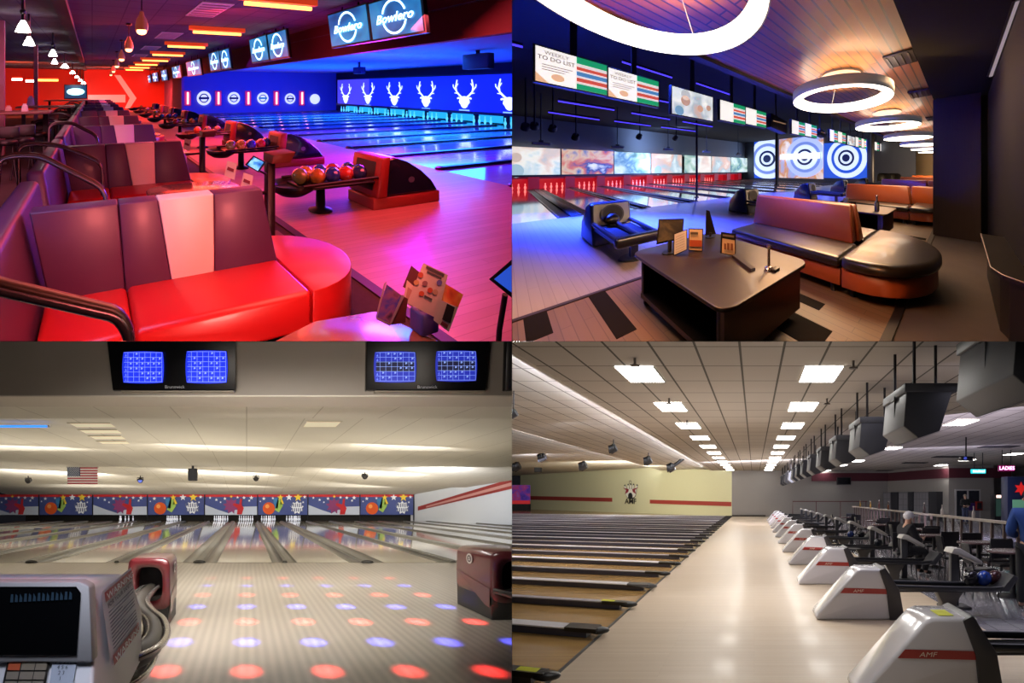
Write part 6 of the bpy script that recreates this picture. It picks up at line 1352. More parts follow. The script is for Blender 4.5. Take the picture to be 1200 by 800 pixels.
# lane end murals, red pin fronts and pins
mur = [picture('mural_a', ['e0ecf0', 'b8d4e0', 'f0f0e8', 'e4ccc0', '9cbcd0'], .7, 1.0, 1.3), picture('mural_b', ['20407c', '3c68a8', 'd8b898', 'c86c58', '284c90', 'e0e4e8'], .9, 1.0, 4.1), picture('mural_c', ['c8e0e0', '5c8c98', 'a8c8b8', 'e0f0f0', '98b8c0'], .8, .95, 7.7), picture('mural_d', ['e4f0f0', 'a8c0c8', 'e0b8a8', 'e8e8dc'], .8, 1.0, 9.2)]
mx_ = EX + .02
names_ = ['pale mural of soft faces', 'blue and orange mural', 'pale teal mural', 'pale pink and white mural', 'pale green mural', 'pale blue mural', 'light mural with faint figures', 'pale cream mural']
for i, (a, b) in enumerate(((-20, 113), (117, 238), (239, 325), (327, 398), (405, 434), (436, 467), (469, 512), (513, 555))):
    p0, p1 = B.onx(*H(a, 350), mx_), B.onx(*H(b, 350), mx_)
    t = thing('mural_screen', '%s, %s from the left over the red pin fronts' % (names_[i], ORD[i].replace('nearest', 'first')), 'screen', B, (mx_, p0.y, .9), 'mural screens over the pins')
    part('panel', MB().box(mx_ - .1, mx_, p0.y, p1.y, .93, 2.66), mur[(0, 1, 2, 3, 2, 0, 3, 2)[i]], t, B)
    part('edge_frame', MB().box(mx_ - .1, mx_ + .02, p1.y, p1.y + .05, .9, 2.68), mat('frame_slate', '3c4450', .5), t, B)
    f = MB(); y0, y1 = p0.y, p1.y; w = y1 - y0
    blob = lambda u, v, r, m_: part('picture_figure', MB().disc((mx_ + .01, y0 + w * u, .93 + 1.73 * v), r, Y, Z, 16, ru=r * .8), m_, t, B)
    tan_, dk_ = glow('figure_tan', 'd8b49c', .8), glow('figure_slate', '7c98ac', .7)
    if i in (0, 3): blob(.2, .62, .3, glow('figure_tan_soft', 'd4c0b4', .9)); blob(.2, .15, .42, glow('figure_blue_soft', 'a8c8d8', .9))
struct('trim_mural_rail', MB().box(mx_ - .1, mx_ + .06, -.5, YW, .80, .93), mat('rail_grey', '4c5058', .5), B)
pr0 = None; red_lit_pin = mat('pin_red_lit', 'ffb0b0', .3, 0, 'ff8078', 1.3)  # red light on the pins put into their colour and glow
for i in range(11):
    y = -.45 + 1.75 * i + .45
    lb = 'red glowing pin pit, %s from the left, below the mural screens' % ORD[i].replace('nearest', 'first')
    if pr0 is None:
        pr0 = thing('pin_pit', lb, 'pin pit', B, (mx_, y, 0), 'red pin pits'); part('glow_back', MB().quad((EX - .75, y - .45, 0), (EX - .75, y + 1.25, 0), (EX - .75, y + 1.25, .8), (EX - .75, y - .45, .8)), glow('pit_red', 'b01424', .7), pr0, B)
        part('divider', MB().box(EX - .7, EX + .05, y + 1.0, y + 1.5, 0, .8), mat('divider_red_lit', 'a01c28', .4, 0, 'a01020', .5), pr0, B); part('sweep_bar', MB().box(EX - .1, EX, y - .45, y + 1.25, .68, .80), mat('sweep_red_lit', '801420', .4, 0, '901020', .35), pr0, B)  # red light of the pit put into glowing dividers and sweep bars
    else: dup(pr0, B, (mx_, y, 0), lb)
pb = None
for i in range(9):
    for j in range(4):
        y = -.25 + 1.75 * i + .3 + .28 * j
        if pb is None: pb = pin(B, EX - .3, y, 0, red_lit_pin); o = pb
        else: o = dup(pb, B, (EX - .3, y, 0))
        o['label'] = 'pink lit pin in the %s red pit from the left' % ORD[i].replace('nearest', 'first'); o['group'] = 'pink pins, pit %s' % ORD[i]
# round target screens on the far wall
tb_, tw_, tdk = glow('target_blue', '2050c8', 1.1), glow('target_white', 'c4d4f4', 1.3), glow('target_navy', '0c1c5c', .7)
yt = YW - .05
for i, (x0, x1, cx_, cy_, lb) in enumerate(((568, 620, 598, 372, 'left target screen partly behind the black post on the far wall'), (626, 730, 686, 368, 'middle target screen with a white bar and orange wood on the far wall'), (731, 832, 783, 370, 'right target screen with blue and white rings on the far wall'))):
    a, b = B.ony(*H(x0, 415), yt), B.ony(*H(x1, 330), yt); zb, zt = B.ony(*H(cx_, 418), yt).z, B.ony(*H(cx_, 318 if i < 2 else 332), yt).z
    t = thing('target_screen', lb, 'screen', B, (a.x, yt, zb), 'target screens on the far wall')
    part('panel', MB().box(a.x, b.x, yt - .02, yt, zb, zt), tb_ if i != 1 else picture('target_mixed', ['2850b8', '90a8e8', 'c88858', 'e8e4f0', '3058c0'], .5, 1.0), t, B)
    c = B.ony(*H(cx_, cy_), yt - .04); e = abs(B.ony(*H(cx_ + 10, cy_), yt).x - B.ony(*H(cx_ - 10, cy_), yt).x) / 20; v = abs(B.ony(*H(cx_, cy_ + 10), yt).z - B.ony(*H(cx_, cy_ - 10), yt).z) / 20
    for k, (r, m_) in enumerate(((47, tw_ if i != 1 else glow('target_pale', 'a8b8f0', 1.1)), (36, tb_ if i == 2 else glow('target_lilac', '7088d8', 1.0)), (29, tw_), (19, tdk), (14, tw_), (9, tdk))):
        r_ = min(r, (x1 - x0) / 2 + 4) if i != 0 else r
        n = MB(); pts = []
        for q in range(36):
            xx = min(max(c.x + e * r_ * math.cos(2 * PI * q / 36), min(a.x, b.x)), max(a.x, b.x)); pts.append((xx, c.y - .01 * k, min(max(c.z + v * r_ * math.sin(2 * PI * q / 36), zb), zt)))
        n.add(pts, [tuple(range(36))]); part('target_ring', n, m_, t, B)
    if i == 1: n = MB(); p, q = B.ony(*H(628, 374), yt - .15), B.ony(*H(722, 357), yt - .15); n.quad((p.x, p.y, p.z), (q.x, p.y, p.z), (q.x, p.y, q.z), (p.x, p.y, q.z)); part('white_bar', n, glow('bar_white', 'f4f4f8', 1.5), t, B)
# posts
for px, py, top, lb in ((433, 462, 325, 'thin dark post standing among the white lanes'), (620, 434, 318, 'dark post before the left target screen'), (845, 440, 312, 'dark post right of the target screens')):
    c = B.fl(*H(px, py)); w = {433: .05, 620: .12, 845: .13}[px]
    t = thing('dark_post', lb, 'post', B, tuple(c), 'dark posts'); part('shaft', MB().lathe((c.x, c.y, 0), [(w, 0), (w, 4.6)], 12), mat('post_black_b', '0e0e14', .5), t, B); part('base_plate', MB().lathe((c.x, c.y, 0), [(w * 1.8, 0), (w * 1.8, .03)], 12), mat('post_black_b', '0e0e14', .5), t, B)
# blue light bars and hanging camera rods under the open ceiling
bl_ = glow('bar_violet', '4c3cf0', 1.5)
for i, (x0, y0, x1, y1, xx, nm) in enumerate(((258, 145, 375, 182, -7, 'topmost violet light bar, right of the second monitor'), (432, 195, 515, 223, -7, 'violet light bar above the fourth monitor'), (108, 237, 240, 258, -9, 'violet light bar below the first monitor'), (280, 265, 370, 280, -9, 'violet light bar below the second monitor'), (85, 263, 205, 281, -11, 'lower violet light bar below the first monitor'), (240, 284, 325, 295, -11, 'lower violet light bar below the second monitor'), (350, 298, 432, 308, -11, 'violet light bar left of the fourth monitor'), (400, 285, 470, 297, -9, 'violet light bar below the third monitor'), (345, 236, 372, 241, -8, 'short violet light bar between the second and third monitor'), (0, 104, 25, 110, -7, 'dim light bar at the far left edge of the dark hall'))):
    a, b = B.onx(*H(x0, y0), xx), B.onx(*H(x1, y1), xx); z = (a.z + b.z) / 2
    t = thing('light_bar', lb if False else nm, 'light', B, (xx, a.y, z), 'violet light bars'); part('tube', MB().tube([(xx, a.y, a.z), (xx, b.y, b.z)], .022, 6), bl_, t, B); part('holder', MB().box(xx - .02, xx + .02, a.y, b.y, max(a.z, b.z) + .02, max(a.z, b.z) + .07), mat('holder_black', '0a0a10', .6), t, B)
rodm, cam_w = mat('rod_navy', '20283c', .5), mat('projector_pale', '9aa4b0', .4)
for i, (px, pt_, pb_) in enumerate(((68, 230, 337), (247, 248, 345), (366, 280, 350), (456, 318, 356), (530, 335, 362))):
    c = B.onx(*H(px, pb_), -14); tp = B.onx(*H(px, pt_), -14)
    t = thing('hanging_projector', '%s pale projector from the left, hung on a rod before the murals' % ORD[i].replace('nearest', 'first'), 'projector', B, tuple(c), 'projectors on rods'); part('casing', MB().box(c.x - .12, c.x + .12, c.y - .28, c.y + .28, c.z - .06, c.z + .06), cam_w, t, B, bevel=.02); part('rod', MB().cyl((c.x, c.y, c.z + .05), (c.x, c.y, 4.6), .022, 6), rodm, t, B); part('clamp', MB().box(c.x - .05, c.x + .05, c.y - .07, c.y + .07, c.z + .05, c.z + .16), rodm, t, B)
for i, (px, py, s) in enumerate(((32, 292, 5), (53, 290, 3), (96, 296, 4), (150, 316, 3), (300, 316, 4), (385, 320, 3))):
    c = B.onx(*H(px, py), -12); t = thing('stage_lamp', '%s small black lamp from the left above the mural screens' % ORD[i].replace('nearest', 'first'), 'stage lamp', B, tuple(c), 'small black lamps above the murals'); r = .11
    part('can', MB().tube([(c.x, c.y, c.z), (c.x - .2, c.y, c.z - .12)], [r, r * 1.2], 10), mat('lamp_black_b', '0c0c14', .5), t, B); part('stem', MB().cyl((c.x, c.y, c.z), (c.x, c.y, 4.6), .025, 6), mat('lamp_black_b', '0c0c14', .5), t, B)
# row of monitors
xm = -5.0; white_s = glow('screen_paper', 'f6f2ee', 1.0); bz = mat('monitor_black_b', '08080c', .4)
def flat_monitor(a, b, ta, ba, tb, bb, label, kind):
    q = [B.onx(*H(px, py), xm) for px, py in ((a, ba), (a, ta), (b, tb), (b, bb))]; ya, yb = (q[0].y + q[1].y) / 2, (q[2].y + q[3].y) / 2; z0, z1 = (q[0].z + q[3].z) / 2, (q[1].z + q[2].z) / 2; w, h = yb - ya, z1 - z0
    t = thing('monitor', label, 'monitor', B, (xm, ya, z0), 'row of hanging monitors')
    part('casing', MB().box(xm - .12, xm, ya - .025, yb + .025, z0 - .025, z1 + .025), bz, t, B, bevel=.01); part('hanger', MB().box(xm - .1, xm - .06, ya + w * .45, ya + w * .55, z1, 4.6), bz, t, B)
    f = lambda u, v, o=0: (xm + .006 + .004 * o, ya + w * u, z0 + h * v)
    R = lambda u0, v0, u1, v1, o=0: MB().add([f(u0, v0, o), f(u1, v0, o), f(u1, v1, o), f(u0, v1, o)], [(0, 1, 2, 3)])
    if kind in 'LS':
        u1 = .53 if kind == 'L' else .5
        s = part('list_page', R(0, 0, u1, 1), white_s, t, B)
        g, rd, bl2, orr = glow('list_green', '1c9c68', .9), glow('list_red', 'd85848', .8), glow('list_blue', '5088c0', .8), glow('list_orange', 'e8b890', .9)
        v = part('list_table', R(u1, 0, 1, 1), glow('list_pale', 'e4dcdc', .9), t, B)
        for k, (v0, v1, m_) in enumerate(((.80, 1, g), (.60, .70, rd), (.42, .55, bl2), (.24, .36, rd), (0, .17, g))): part('table_row', R(u1, v0, 1, v1, 1), m_, v, B)
        if kind == 'L':
            n = MB(); n.text('WEEKLY', f(u1 * .5, .86, 1), h * .15, Y, Z, 0, .95); n.text('TO DO LIST', f(u1 * .5, .70, 1), h * .17, Y, Z, 0, .98 * w / 1.0, bold=.01)
            part('heading', n, mat('list_ink', '7a5a58', .5, 0, '7a5a58', .35), s, B)
            n = MB()
            for k in range(3): n.add([f(u1 * .14, .5 - .07 * k, 1), f(u1 * (.9 - .1 * k), .5 - .07 * k, 1), f(u1 * (.9 - .1 * k), .525 - .07 * k, 1), f(u1 * .14, .525 - .07 * k, 1)], [(0, 1, 2, 3)])
            part('small_print', n, mat('list_ink_grey', 'a89898', .5, 0, 'a89898', .5), s, B)
            n = MB(); n.disc(f(u1 * .52, .2, 1), h * .11, Y, Z, 16, ru=h * .15); part('badge', n, orr, s, B); n = MB(); n.add([f(0, 0, 1), f(u1 * .3, 0, 1), f(0, .26, 1)], [(0, 1, 2)]); part('corner', n, orr, s, B)
    elif kind == 'P':
        s = part('picture', R(0, 0, 1, 1), picture('monitor_photo', ['e8eef0', 'd4dce0', 'f0f0ee', 'a8b8c4', 'd0a898'], 1.5, 1.0, 3.3), t, B)
        for u, v, r, m_ in ((.3, .58, .2, glow('photo_skin', 'c8a08c', .8)), (.3, .8, .2, glow('photo_hair', 'c8ccd0', .8)), (.16, .16, .18, glow('photo_shirt', '7ca8c8', .8)), (.66, .4, .14, glow('photo_skin2', 'd8a890', .8)), (.88, .5, .12, glow('photo_skin', 'c8a08c', .8))): n = MB(); n.disc(f(u, v, 1), h * r, Y, Z, 14); part('photo_shape', n, m_, s, B)
    return t
for qd, lb, k in (((55, 222, 108, 190, 152, 222), 'first monitor from the left reading WEEKLY TO DO LIST beside a coloured table', 'L'), ((226, 343, 158, 228, 192, 247), 'second monitor from the left with the same list, slightly smaller', 'L'), ((375, 470, 203, 265, 227, 284), 'third monitor from the left showing pale faces', 'P'), ((488, 546, 234, 282, 250, 290), 'fourth monitor, white list half beside the picture monitor', 'S'), ((548, 595, 251, 290, 265, 299), 'fifth monitor, coloured list screen left of the dark housing', 'S'), ((656, 686, 282, 313, 288, 318), 'sixth monitor right of the first dark housing', 'S'), ((687, 714, 289, 318, 295, 323), 'seventh monitor over the middle target screen', 'S'), ((745, 763, 303, 330, 308, 333), 'eighth monitor over the right target screen', 'S'), ((764, 782, 309, 333, 312, 336), 'ninth monitor over the right target screen', 'S'), ((786, 803, 318, 339, 321, 341), 'small pale tenth monitor', 'P'), ((805, 818, 321, 343, 324, 345), 'eleventh monitor left of the dark post', 'S'), ((819, 830, 325, 345, 327, 347), 'twelfth monitor left of the dark post', 'S'), ((850, 860, 333, 352, 335, 353), 'monitor just right of the dark post', 'S'), ((863, 872, 337, 354, 339, 355), 'second monitor right of the dark post', 'S'), ((874, 884, 340, 356, 342, 357), 'farthest monitor by the tan wall', 'S')): flat_monitor(*qd, lb, k)
for px, py, s, lb in ((627, 290, 22, 'dark tilted housing between the fifth and sixth monitor'), (729, 312, 13, 'dark tilted housing between the seventh and eighth monitor')):
    c = B.onx(*H(px, py), xm); r = s * .014
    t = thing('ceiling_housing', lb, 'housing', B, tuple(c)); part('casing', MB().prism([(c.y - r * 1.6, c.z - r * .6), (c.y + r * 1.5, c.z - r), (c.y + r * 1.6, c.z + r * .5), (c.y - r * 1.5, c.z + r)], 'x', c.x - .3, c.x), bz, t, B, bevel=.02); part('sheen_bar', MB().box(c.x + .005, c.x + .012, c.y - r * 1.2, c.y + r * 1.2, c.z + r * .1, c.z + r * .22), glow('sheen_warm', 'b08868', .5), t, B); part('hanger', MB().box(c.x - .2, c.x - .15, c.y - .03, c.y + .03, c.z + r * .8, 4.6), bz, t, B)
# ring lamps
ring_o, ring_l, cab = mat('ring_grey_lit', 'd4dce4', .5, 0, '8894a0', .16), glow('ring_white', 'fff0d8', 7), mat('cable_steel', 'a09890', .3, .6)  # ring body glows faintly in place of light falling on it
rg = None
for i in range(7):
    y = .56 + 2.77 * i; x = -1.4; z0 = 2.33; lb = '%s large glowing ring lamp from the viewer under the slatted ceiling' % ORD[i]
    if rg is None:
        rg = thing('ring_lamp', lb, 'pendant lamp', B, (x, y, z0), 'glowing ring lamps'); n = 56; ro_, ri = .72, .60
        def circ(r, z): return [(x + r * math.cos(2 * PI * k / n), y + r * math.sin(2 * PI * k / n), z) for k in range(n)]
        part('outer_body', MB().loft([circ(ri + .01, z0 + .13), circ(ro_, z0 + .13), circ(ro_, z0), circ(ro_ - .012, z0)], 0, True, False), ring_o, rg, B)
        part('diffuser', MB().loft([circ(ro_ - .012, z0 + .001), circ(ri, z0 + .001), circ(ri - .002, z0 + .06), circ(ri + .01, z0 + .12)], 0, True, False), ring_l, rg, B)
        part('top_glow', MB().loft([circ(ri + .02, z0 + .132), circ(ri + .05, z0 + .132)], 0, False, False), ring_l, rg, B)
        for k in range(3): a = 2.2 + 2 * PI * k / 3; part('cable', MB().cyl((x + .66 * math.cos(a), y + .66 * math.sin(a), z0 + .12), (x + .3 * math.cos(a), y + .3 * math.sin(a), 2.70), .004, 6), cab, rg, B)
        part('canopy', MB().lathe((x, y, 2.67), [(.32, 0), (.32, .03)], 20), cab, rg, B)
    else: dup(rg, B, (x, y, z0), lb)
for i, (y, yy) in enumerate(((3.06, 3.45), (4.75, 5.2), (7.4, 7.9))):
    t = thing('ceiling_vent', '%s black air vent at the edge of the slatted ceiling' % ORD[i], 'vent', B, (-.58, y, 2.69), 'black vents in the slatted ceiling'); part('frame', MB().box(-.75, -.43, y, yy, 2.675, 2.70), mat('vent_black', '1a1512', .6), t, B, bevel=.006)
    for k in range(4): part('louvre', MB().box(-.72 + .075 * k, -.70 + .075 * k, y + .03, yy - .03, 2.665, 2.675), mat('vent_louvre', '2a231e', .5), t, B)
# sofas: orange backs, black seats, rounded ends
lo_, lb_, ob_ = mat('leather_orange', 'a85428', .36, coat=.1, noise=.08, nscale=5), mat('leather_black', '2c2620', .33, coat=.15), mat('leather_orange_base', 'a04c22', .42)
def lounge_sofa(y, x1=-.93, x0=-2.6):
    t = thing('lounge_sofa', '', 'sofa', B, (-1.5, y, 0), 'orange and black lounge sofas')
    yb = y + .5
    part('backrest', MB().loft([[(x0 - .05, yb, .40), (x1 - .05, yb, .40), (x1 - .05, yb + .12, .40), (x0 - .05, yb + .12, .40)], [(x0 - .05, yb + .10, .86), (x1 - .12, yb + .10, .86), (x1 - .12, yb + .19, .86), (x0 - .05, yb + .19, .86)]], 0, False), lo_, t, B, bevel=.03, seg=3)
    part('backrest', MB().loft([[(x0 - .05, yb + .14, .40), (x1 - .02, yb + .14, .40), (x1 - .02, yb + .32, .40), (x0 - .05, yb + .32, .40)], [(x0 - .05, yb + .20, .85), (x1 - .1, yb + .20, .85), (x1 - .1, yb + .27, .85), (x0 - .05, yb + .27, .85)]], 0, False), lo_, t, B, bevel=.03, seg=3)
    part('seat', MB().box(x0 - .02, x1 - .01, y, yb + .06, .29, .41), lb_, t, B, bevel=.045, seg=3); part('seat', MB().box(x0 - .02, x1 - .01, yb + .3, yb + .9, .29, .41), lb_, t, B, bevel=.045, seg=3)
    part('base', MB().box(x0 + .02, x1 - .015, y + .04, yb + .86, .10, .29), ob_, t, B, bevel=.015)
    def D_(g): return [(x1 + .0, y + g)] + [(x1 + .10 + (.68 - g) * math.cos(a), y + .70 + (.70 - g) * math.sin(a)) for a in [-PI / 2 + PI * k / 20 for k in range(21)]] + [(x1, y + 1.40 - g)]
    part('round_end_seat', MB().prism(D_(0), 'z', .29, .42, 0, True), lb_, t, B, bevel=.045, seg=3); part('round_end_base', MB().prism(D_(.03), 'z', .10, .295, 0, True), ob_, t, B, bevel=.012)
    for px_, py_ in ((x0 + .1, y + .12), (x1 - .12, y + .12), (x1 + .08, y + .14), (x1 + .5, y + .7), (x1 - .1, y + 1.2), (x0 + .1, y + 1.2)): part('foot', MB().cyl((px_, py_, 0), (px_, py_, .11), .035, 8), mat('foot_black', '0c0a0a', .5), t, B)
    return t
sf = None
for i, y in enumerate((2.2, 6.15, 10.1, 14.0, 17.9)):
    lb = '%s orange and black lounge sofa with rounded end, counted from the viewer' % ORD[i]
    if sf is None: sf = lounge_sofa(y); sf['label'] = lb
    else: dup(sf, B, (-1.5, y, 0), lb)
bd = None
for i, y in enumerate((7.05, 11.0, 14.9)):
    lb = '%s orange end divider right of the lounge sofas, counted from the viewer' % ORD[i]
    if bd is None: bd = thing('seat_divider', lb, 'divider', B, (-.7, y, 0), 'orange end dividers'); part('panel', MB().box(-1.02, -.46, y, y + .22, .08, .84), lo_, bd, B, bevel=.03); part('plinth', MB().box(-1.0, -.48, y + .02, y + .2, 0, .1), mat('plinth_pale', '8a7858', .5), bd, B)
    else: dup(bd, B, (-.7, y, 0), lb)
# tables
wen = mat('table_wenge', '281c16', .42, noise=.35, nscale=5, stretch=(1, 8, 1), coat=.05, spec=.35); wen2 = mat('table_wenge_dark', '17110e', .5)
def low_table(y, label):
    t = thing('low_table', label, 'table', B, (-1.7, y, 0), 'dark low tables'); x0, x1, y0, y1 = -2.42, -1.0, y, y + .93; r = .10
    def rr(g, r): return [(cx_ + r * math.cos(a0 + PI / 2 * k / 6), cy_ + r * math.sin(a0 + PI / 2 * k / 6)) for cx_, cy_, a0 in ((x1 - g - r, y0 + g + r, -PI / 2), (x1 - g - r, y1 - g - r, 0), (x0 + g + r, y1 - g - r, PI / 2), (x0 + g + r, y0 + g + r, PI)) for k in range(7)]
    part('tabletop', MB().prism(rr(0, .11), 'z', .47, .50, 0, True), wen, t, B, bevel=.006)
    b = MB(); b.box(x1 - .16, x1 - .10, y0 + .06, y1 - .06, .08, .47); b.box(x0 + .08, x0 + .14, y0 + .06, y1 - .06, .08, .47); b.box(x0 + .1, x1 - .12, y1 - .12, y1 - .07, .08, .47); part('cabinet', b, wen2, t, B, bevel=.006)
    part('end_panel', MB().box(x1 - .105, x1 - .07, y0 + .05, y1 - .05, .09, .47), wen, t, B); part('shelf', MB().box(x0 + .14, x1 - .16, y0 + .07, y1 - .1, .08, .12), wen2, t, B); part('kick_rail', MB().box(x0 + .1, x1 - .1, y0 + .05, y0 + .08, .08, .12), wen, t, B)
    for px_, py_ in ((x0 + .14, y0 + .1), (x1 - .16, y0 + .1), (x1 - .16, y1 - .1), (x0 + .14, y1 - .1)): part('caster', MB().cyl((px_ - .012, py_, .04), (px_ + .012, py_, .04), .04, 12).box(px_ - .02, px_ + .02, py_ - .02, py_ + .02, .05, .085), mat('caster_black', '0a0a0a', .4), t, B)
    return t
lt = low_table(.80, 'near dark wooden low table with shelf, casters and menus on top'); o = dup(lt, B, (-1.7, 4.35, 0), 'second dark low table before the second orange sofa')
o = dup(lt, B, (-1.7, 8.3, 0), 'third dark low table before the third orange sofa')
# things on the near table, each standing at z .5
def onT(px, py): return B.fl(*H(px, py), .5)
def upright(mb, base, pxs, mi=0):      # flat thing standing at the depth of its foot
    f = B.fl(*H(*base), .5); V = -f.x * -B.n + 0; U_, V_ = B.f, 0
    V = B.f * (B.h - .5) / (H(*base)[1] - B.cy); mb.add([tuple(B.dep(*H(*p), V)) for p in pxs], [tuple(range(len(pxs)))], mi); return f
mk = mat('frame_black', '0c0a0a', .4)
m = MB(); f = upright(m, (370, 592), ((338, 573), (400, 560), (403, 512), (344, 513))); t = thing('tablet', 'black tablet on a stand at the far left corner of the near low table', 'tablet', B, tuple(f)); part('body', m, mk, t, B)
m = MB(); upright(m, (370, 593.2), ((342, 568), (397, 556), (400, 516), (347, 517))); part('screen', m, picture('tablet_dim', ['1a1612', '2c261c', '4a3e28', '14110e'], 9, .35), t, B); m = MB(); m.tube([tuple(f), (f.x, f.y, .62)], .02, 8); m.lathe((f.x, f.y, .5), [(.07, 0), (.07, .012)], 14); part('stand', m, mk, t, B)
m = MB(); f = upright(m, (395, 598), ((378, 600), (411, 585), (411, 537), (379, 547))); t = thing('menu_stand', 'white menu page in a black frame, left of the tan card on the near table', 'menu', B, tuple(f)); part('frame', m, mk, t, B); m = MB(); upright(m, (395, 599.2), ((380, 597), (409, 584), (409, 539), (381, 549))); part('page', m, mat('page_white', 'c4c4c0', .5), t, B)
m = MB()
for k in range(7): upright(m, (395, 600.2), ((384, 592 - 6 * k), (404, 583.5 - 6 * k), (404, 582.5 - 6 * k), (384, 591 - 6 * k)))
part('print', m, mat('page_ink', '8c8c8c', .6), t, B)
m = MB(); f = upright(m, (431, 588), ((413, 587), (447, 589), (448, 536), (414, 535))); t = thing('menu_stand', 'tan card with an orange band, right of the white page on the near table', 'menu', B, tuple(f)); part('frame', m, mk, t, B); m = MB(); upright(m, (431, 589.2), ((415, 585), (445, 587), (446, 538), (416, 537))); pg_ = part('page', m, mat('page_tan', 'c8b08c', .5), t, B)
m = MB(); upright(m, (431, 590), ((416, 577), (445, 578), (445, 563), (416, 562))); part('band', m, mat('page_orange', '9c4420', .5), pg_, B); m = MB(); c_ = B.dep(*H(426, 546), B.f * .8 / (H(0, 586.5)[1] - B.cy)); m.text('EAT', c_, .035, Vector((B.c, B.n, 0)), Z, 0, 1.3) if False else upright(m, (431, 590), ((418, 549), (436, 549.5), (436, 544), (418, 543.5))); part('heading', m, mat('page_heading', '4a3c2c', .6), pg_, B)
m = MB(); f = upright(m, (507, 600), ((488, 593), (524, 601), (525, 548), (490, 543))); t = thing('table_sign', 'black table sign with a tan card at the middle of the near table', 'sign', B, tuple(f)); part('frame', m, mk, t, B); m = MB(); upright(m, (507, 601.2), ((492, 592), (522, 598.5), (522, 563), (493, 558))); pg_ = part('card', m, mat('page_tan', 'c8b08c', .5), t, B)
m = MB()
for px, py, w, h in ((497, 584, 5, 14), (504, 585, 6, 16), (512, 586, 6, 16)): upright(m, (507, 602.2), ((px, py), (px + w, py + 1), (px + w, py + 1 - h), (px, py - h)))
part('lettering', m, mat('page_brown', '7a4c34', .6), pg_, B); m = MB(); upright(m, (507, 602.2), ((494, 553), (520, 557), (520, 552), (494, 548.5))); part('heading', m, mat('sign_grey', '6a6660', .6), t, B)
m = MB(); m_f = upright(m, (465, 556), ((453, 552), (478, 548), (463, 494), (455, 492))); t = thing('tablet_stand', 'slanted black tablet stand seen edge on, behind the tan card', 'tablet', B, tuple(m_f)); part('body', m, mk, t, B); m = MB(); m.lathe((m_f.x, m_f.y, .5), [(.06, 0), (.06, .012)], 12); m.tube([(m_f.x, m_f.y, .5), (m_f.x, m_f.y, .56)], .015); part('foot', m, mk, t, B)
f = onT(602, 632); t = thing('number_stand', 'chrome number stand at the right end of the near table', 'stand', B, tuple(f)); ch = mat('chrome', 'c8c0b8', .12, .9)
part('stem', MB().tube([(f.x, f.y, .5), (f.x, f.y, .68)], .012, 10), ch, t, B); part('base', MB().lathe((f.x, f.y, .5), [(.035, 0), (.035, .02), (.012, .03)], 16), ch, t, B); part('clip', MB().box(f.x - .02, f.x + .02, f.y - .005, f.y + .005, .67, .70), ch, t, B)
c = onT(618, 635); solo('card_block', MB().box(c.x - .02, c.x + .02, c.y - .03, c.y + .03, .5, .525), mk, B, tuple(c), 'small black block right of the chrome number stand', 'block', bevel=.004)
p, q = onT(520, 602), onT(565, 636); n = (q - p).cross(Z).normalized() * .02; m = MB(); v = [p - n, q - n, q + n, p + n]; m.add([tuple(x) for x in v] + [tuple(x + Z * .025) for x in v], [(4, 5, 6, 7), (0, 1, 5, 4), (1, 2, 6, 5), (2, 3, 7, 6), (3, 0, 4, 7)]); solo('wooden_ledge', m, wen, B, tuple(p), 'low dark wooden ledge in front of the black table sign', 'ledge')
# things on the second table
for px, py, w, h, c_, lb in ((783, 478, 8, 8, 'c8c0b0', 'white card on the second low table'), (800, 482, 10, 5, '2a221c', 'dark tray on the second low table')):
    f = B.fl(*H(px, py), .5); s = .02; t = thing('card', lb, 'card', B, tuple(f)); part('sheet', MB().box(f.x - .06, f.x + .06, f.y - .01, f.y + .01, .5, .5 + h * .018), mat('card_' + c_, c_, .5), t, B, bevel=.004); part('foot', MB().box(f.x - .07, f.x + .07, f.y - .03, f.y + .03, .5, .512), mk, t, B)
f = B.fl(*H(855, 495), .5); t = thing('bottle', 'slim dark bottle at the right of the second low table', 'bottle', B, tuple(f)); part('glass_body', MB().lathe((f.x, f.y, .5), [(.04, 0), (.045, .02), (.045, .15), (.018, .2), (.016, .28)], 12), mat('bottle_dark', '4a4248', .15), t, B); part('stopper', MB().lathe((f.x, f.y, .78), [(.02, 0), (.02, .03)], 10), ch, t, B)
# dark counter at the right edge
t = thing('side_counter', 'black side counter with thin pale edge at the right of the dark lounge', 'counter', B, (.4, 2.8, 0))
e = [(.17, 3.6), (.17, 2.42), (.22, 2.3), (.36, 2.2), (.9, 2.2), (.9, 3.6)]; part('top', MB().prism(e, 'z', .52, .55), mat('counter_black', '14100e', .4), t, B); part('edge_strip', MB().tube([(.17, 3.6, .55), (.17, 2.42, .55), (.22, 2.3, .55), (.36, 2.2, .55), (.9, 2.2, .55)], .006, 6), mat('edge_pale', '8a7c70', .3), t, B); part('carcass', MB().prism([(.22, 3.6), (.22, 2.44), (.26, 2.35), (.38, 2.26), (.9, 2.26), (.9, 3.6)], 'z', .08, .52), wen2, t, B)
for px_, py_ in ((.28, 2.5), (.28, 3.4)): part('caster', MB().cyl((px_ - .012, py_, .04), (px_ + .012, py_, .04), .04, 12), mat('caster_black', '0a0a0a', .4), t, B)
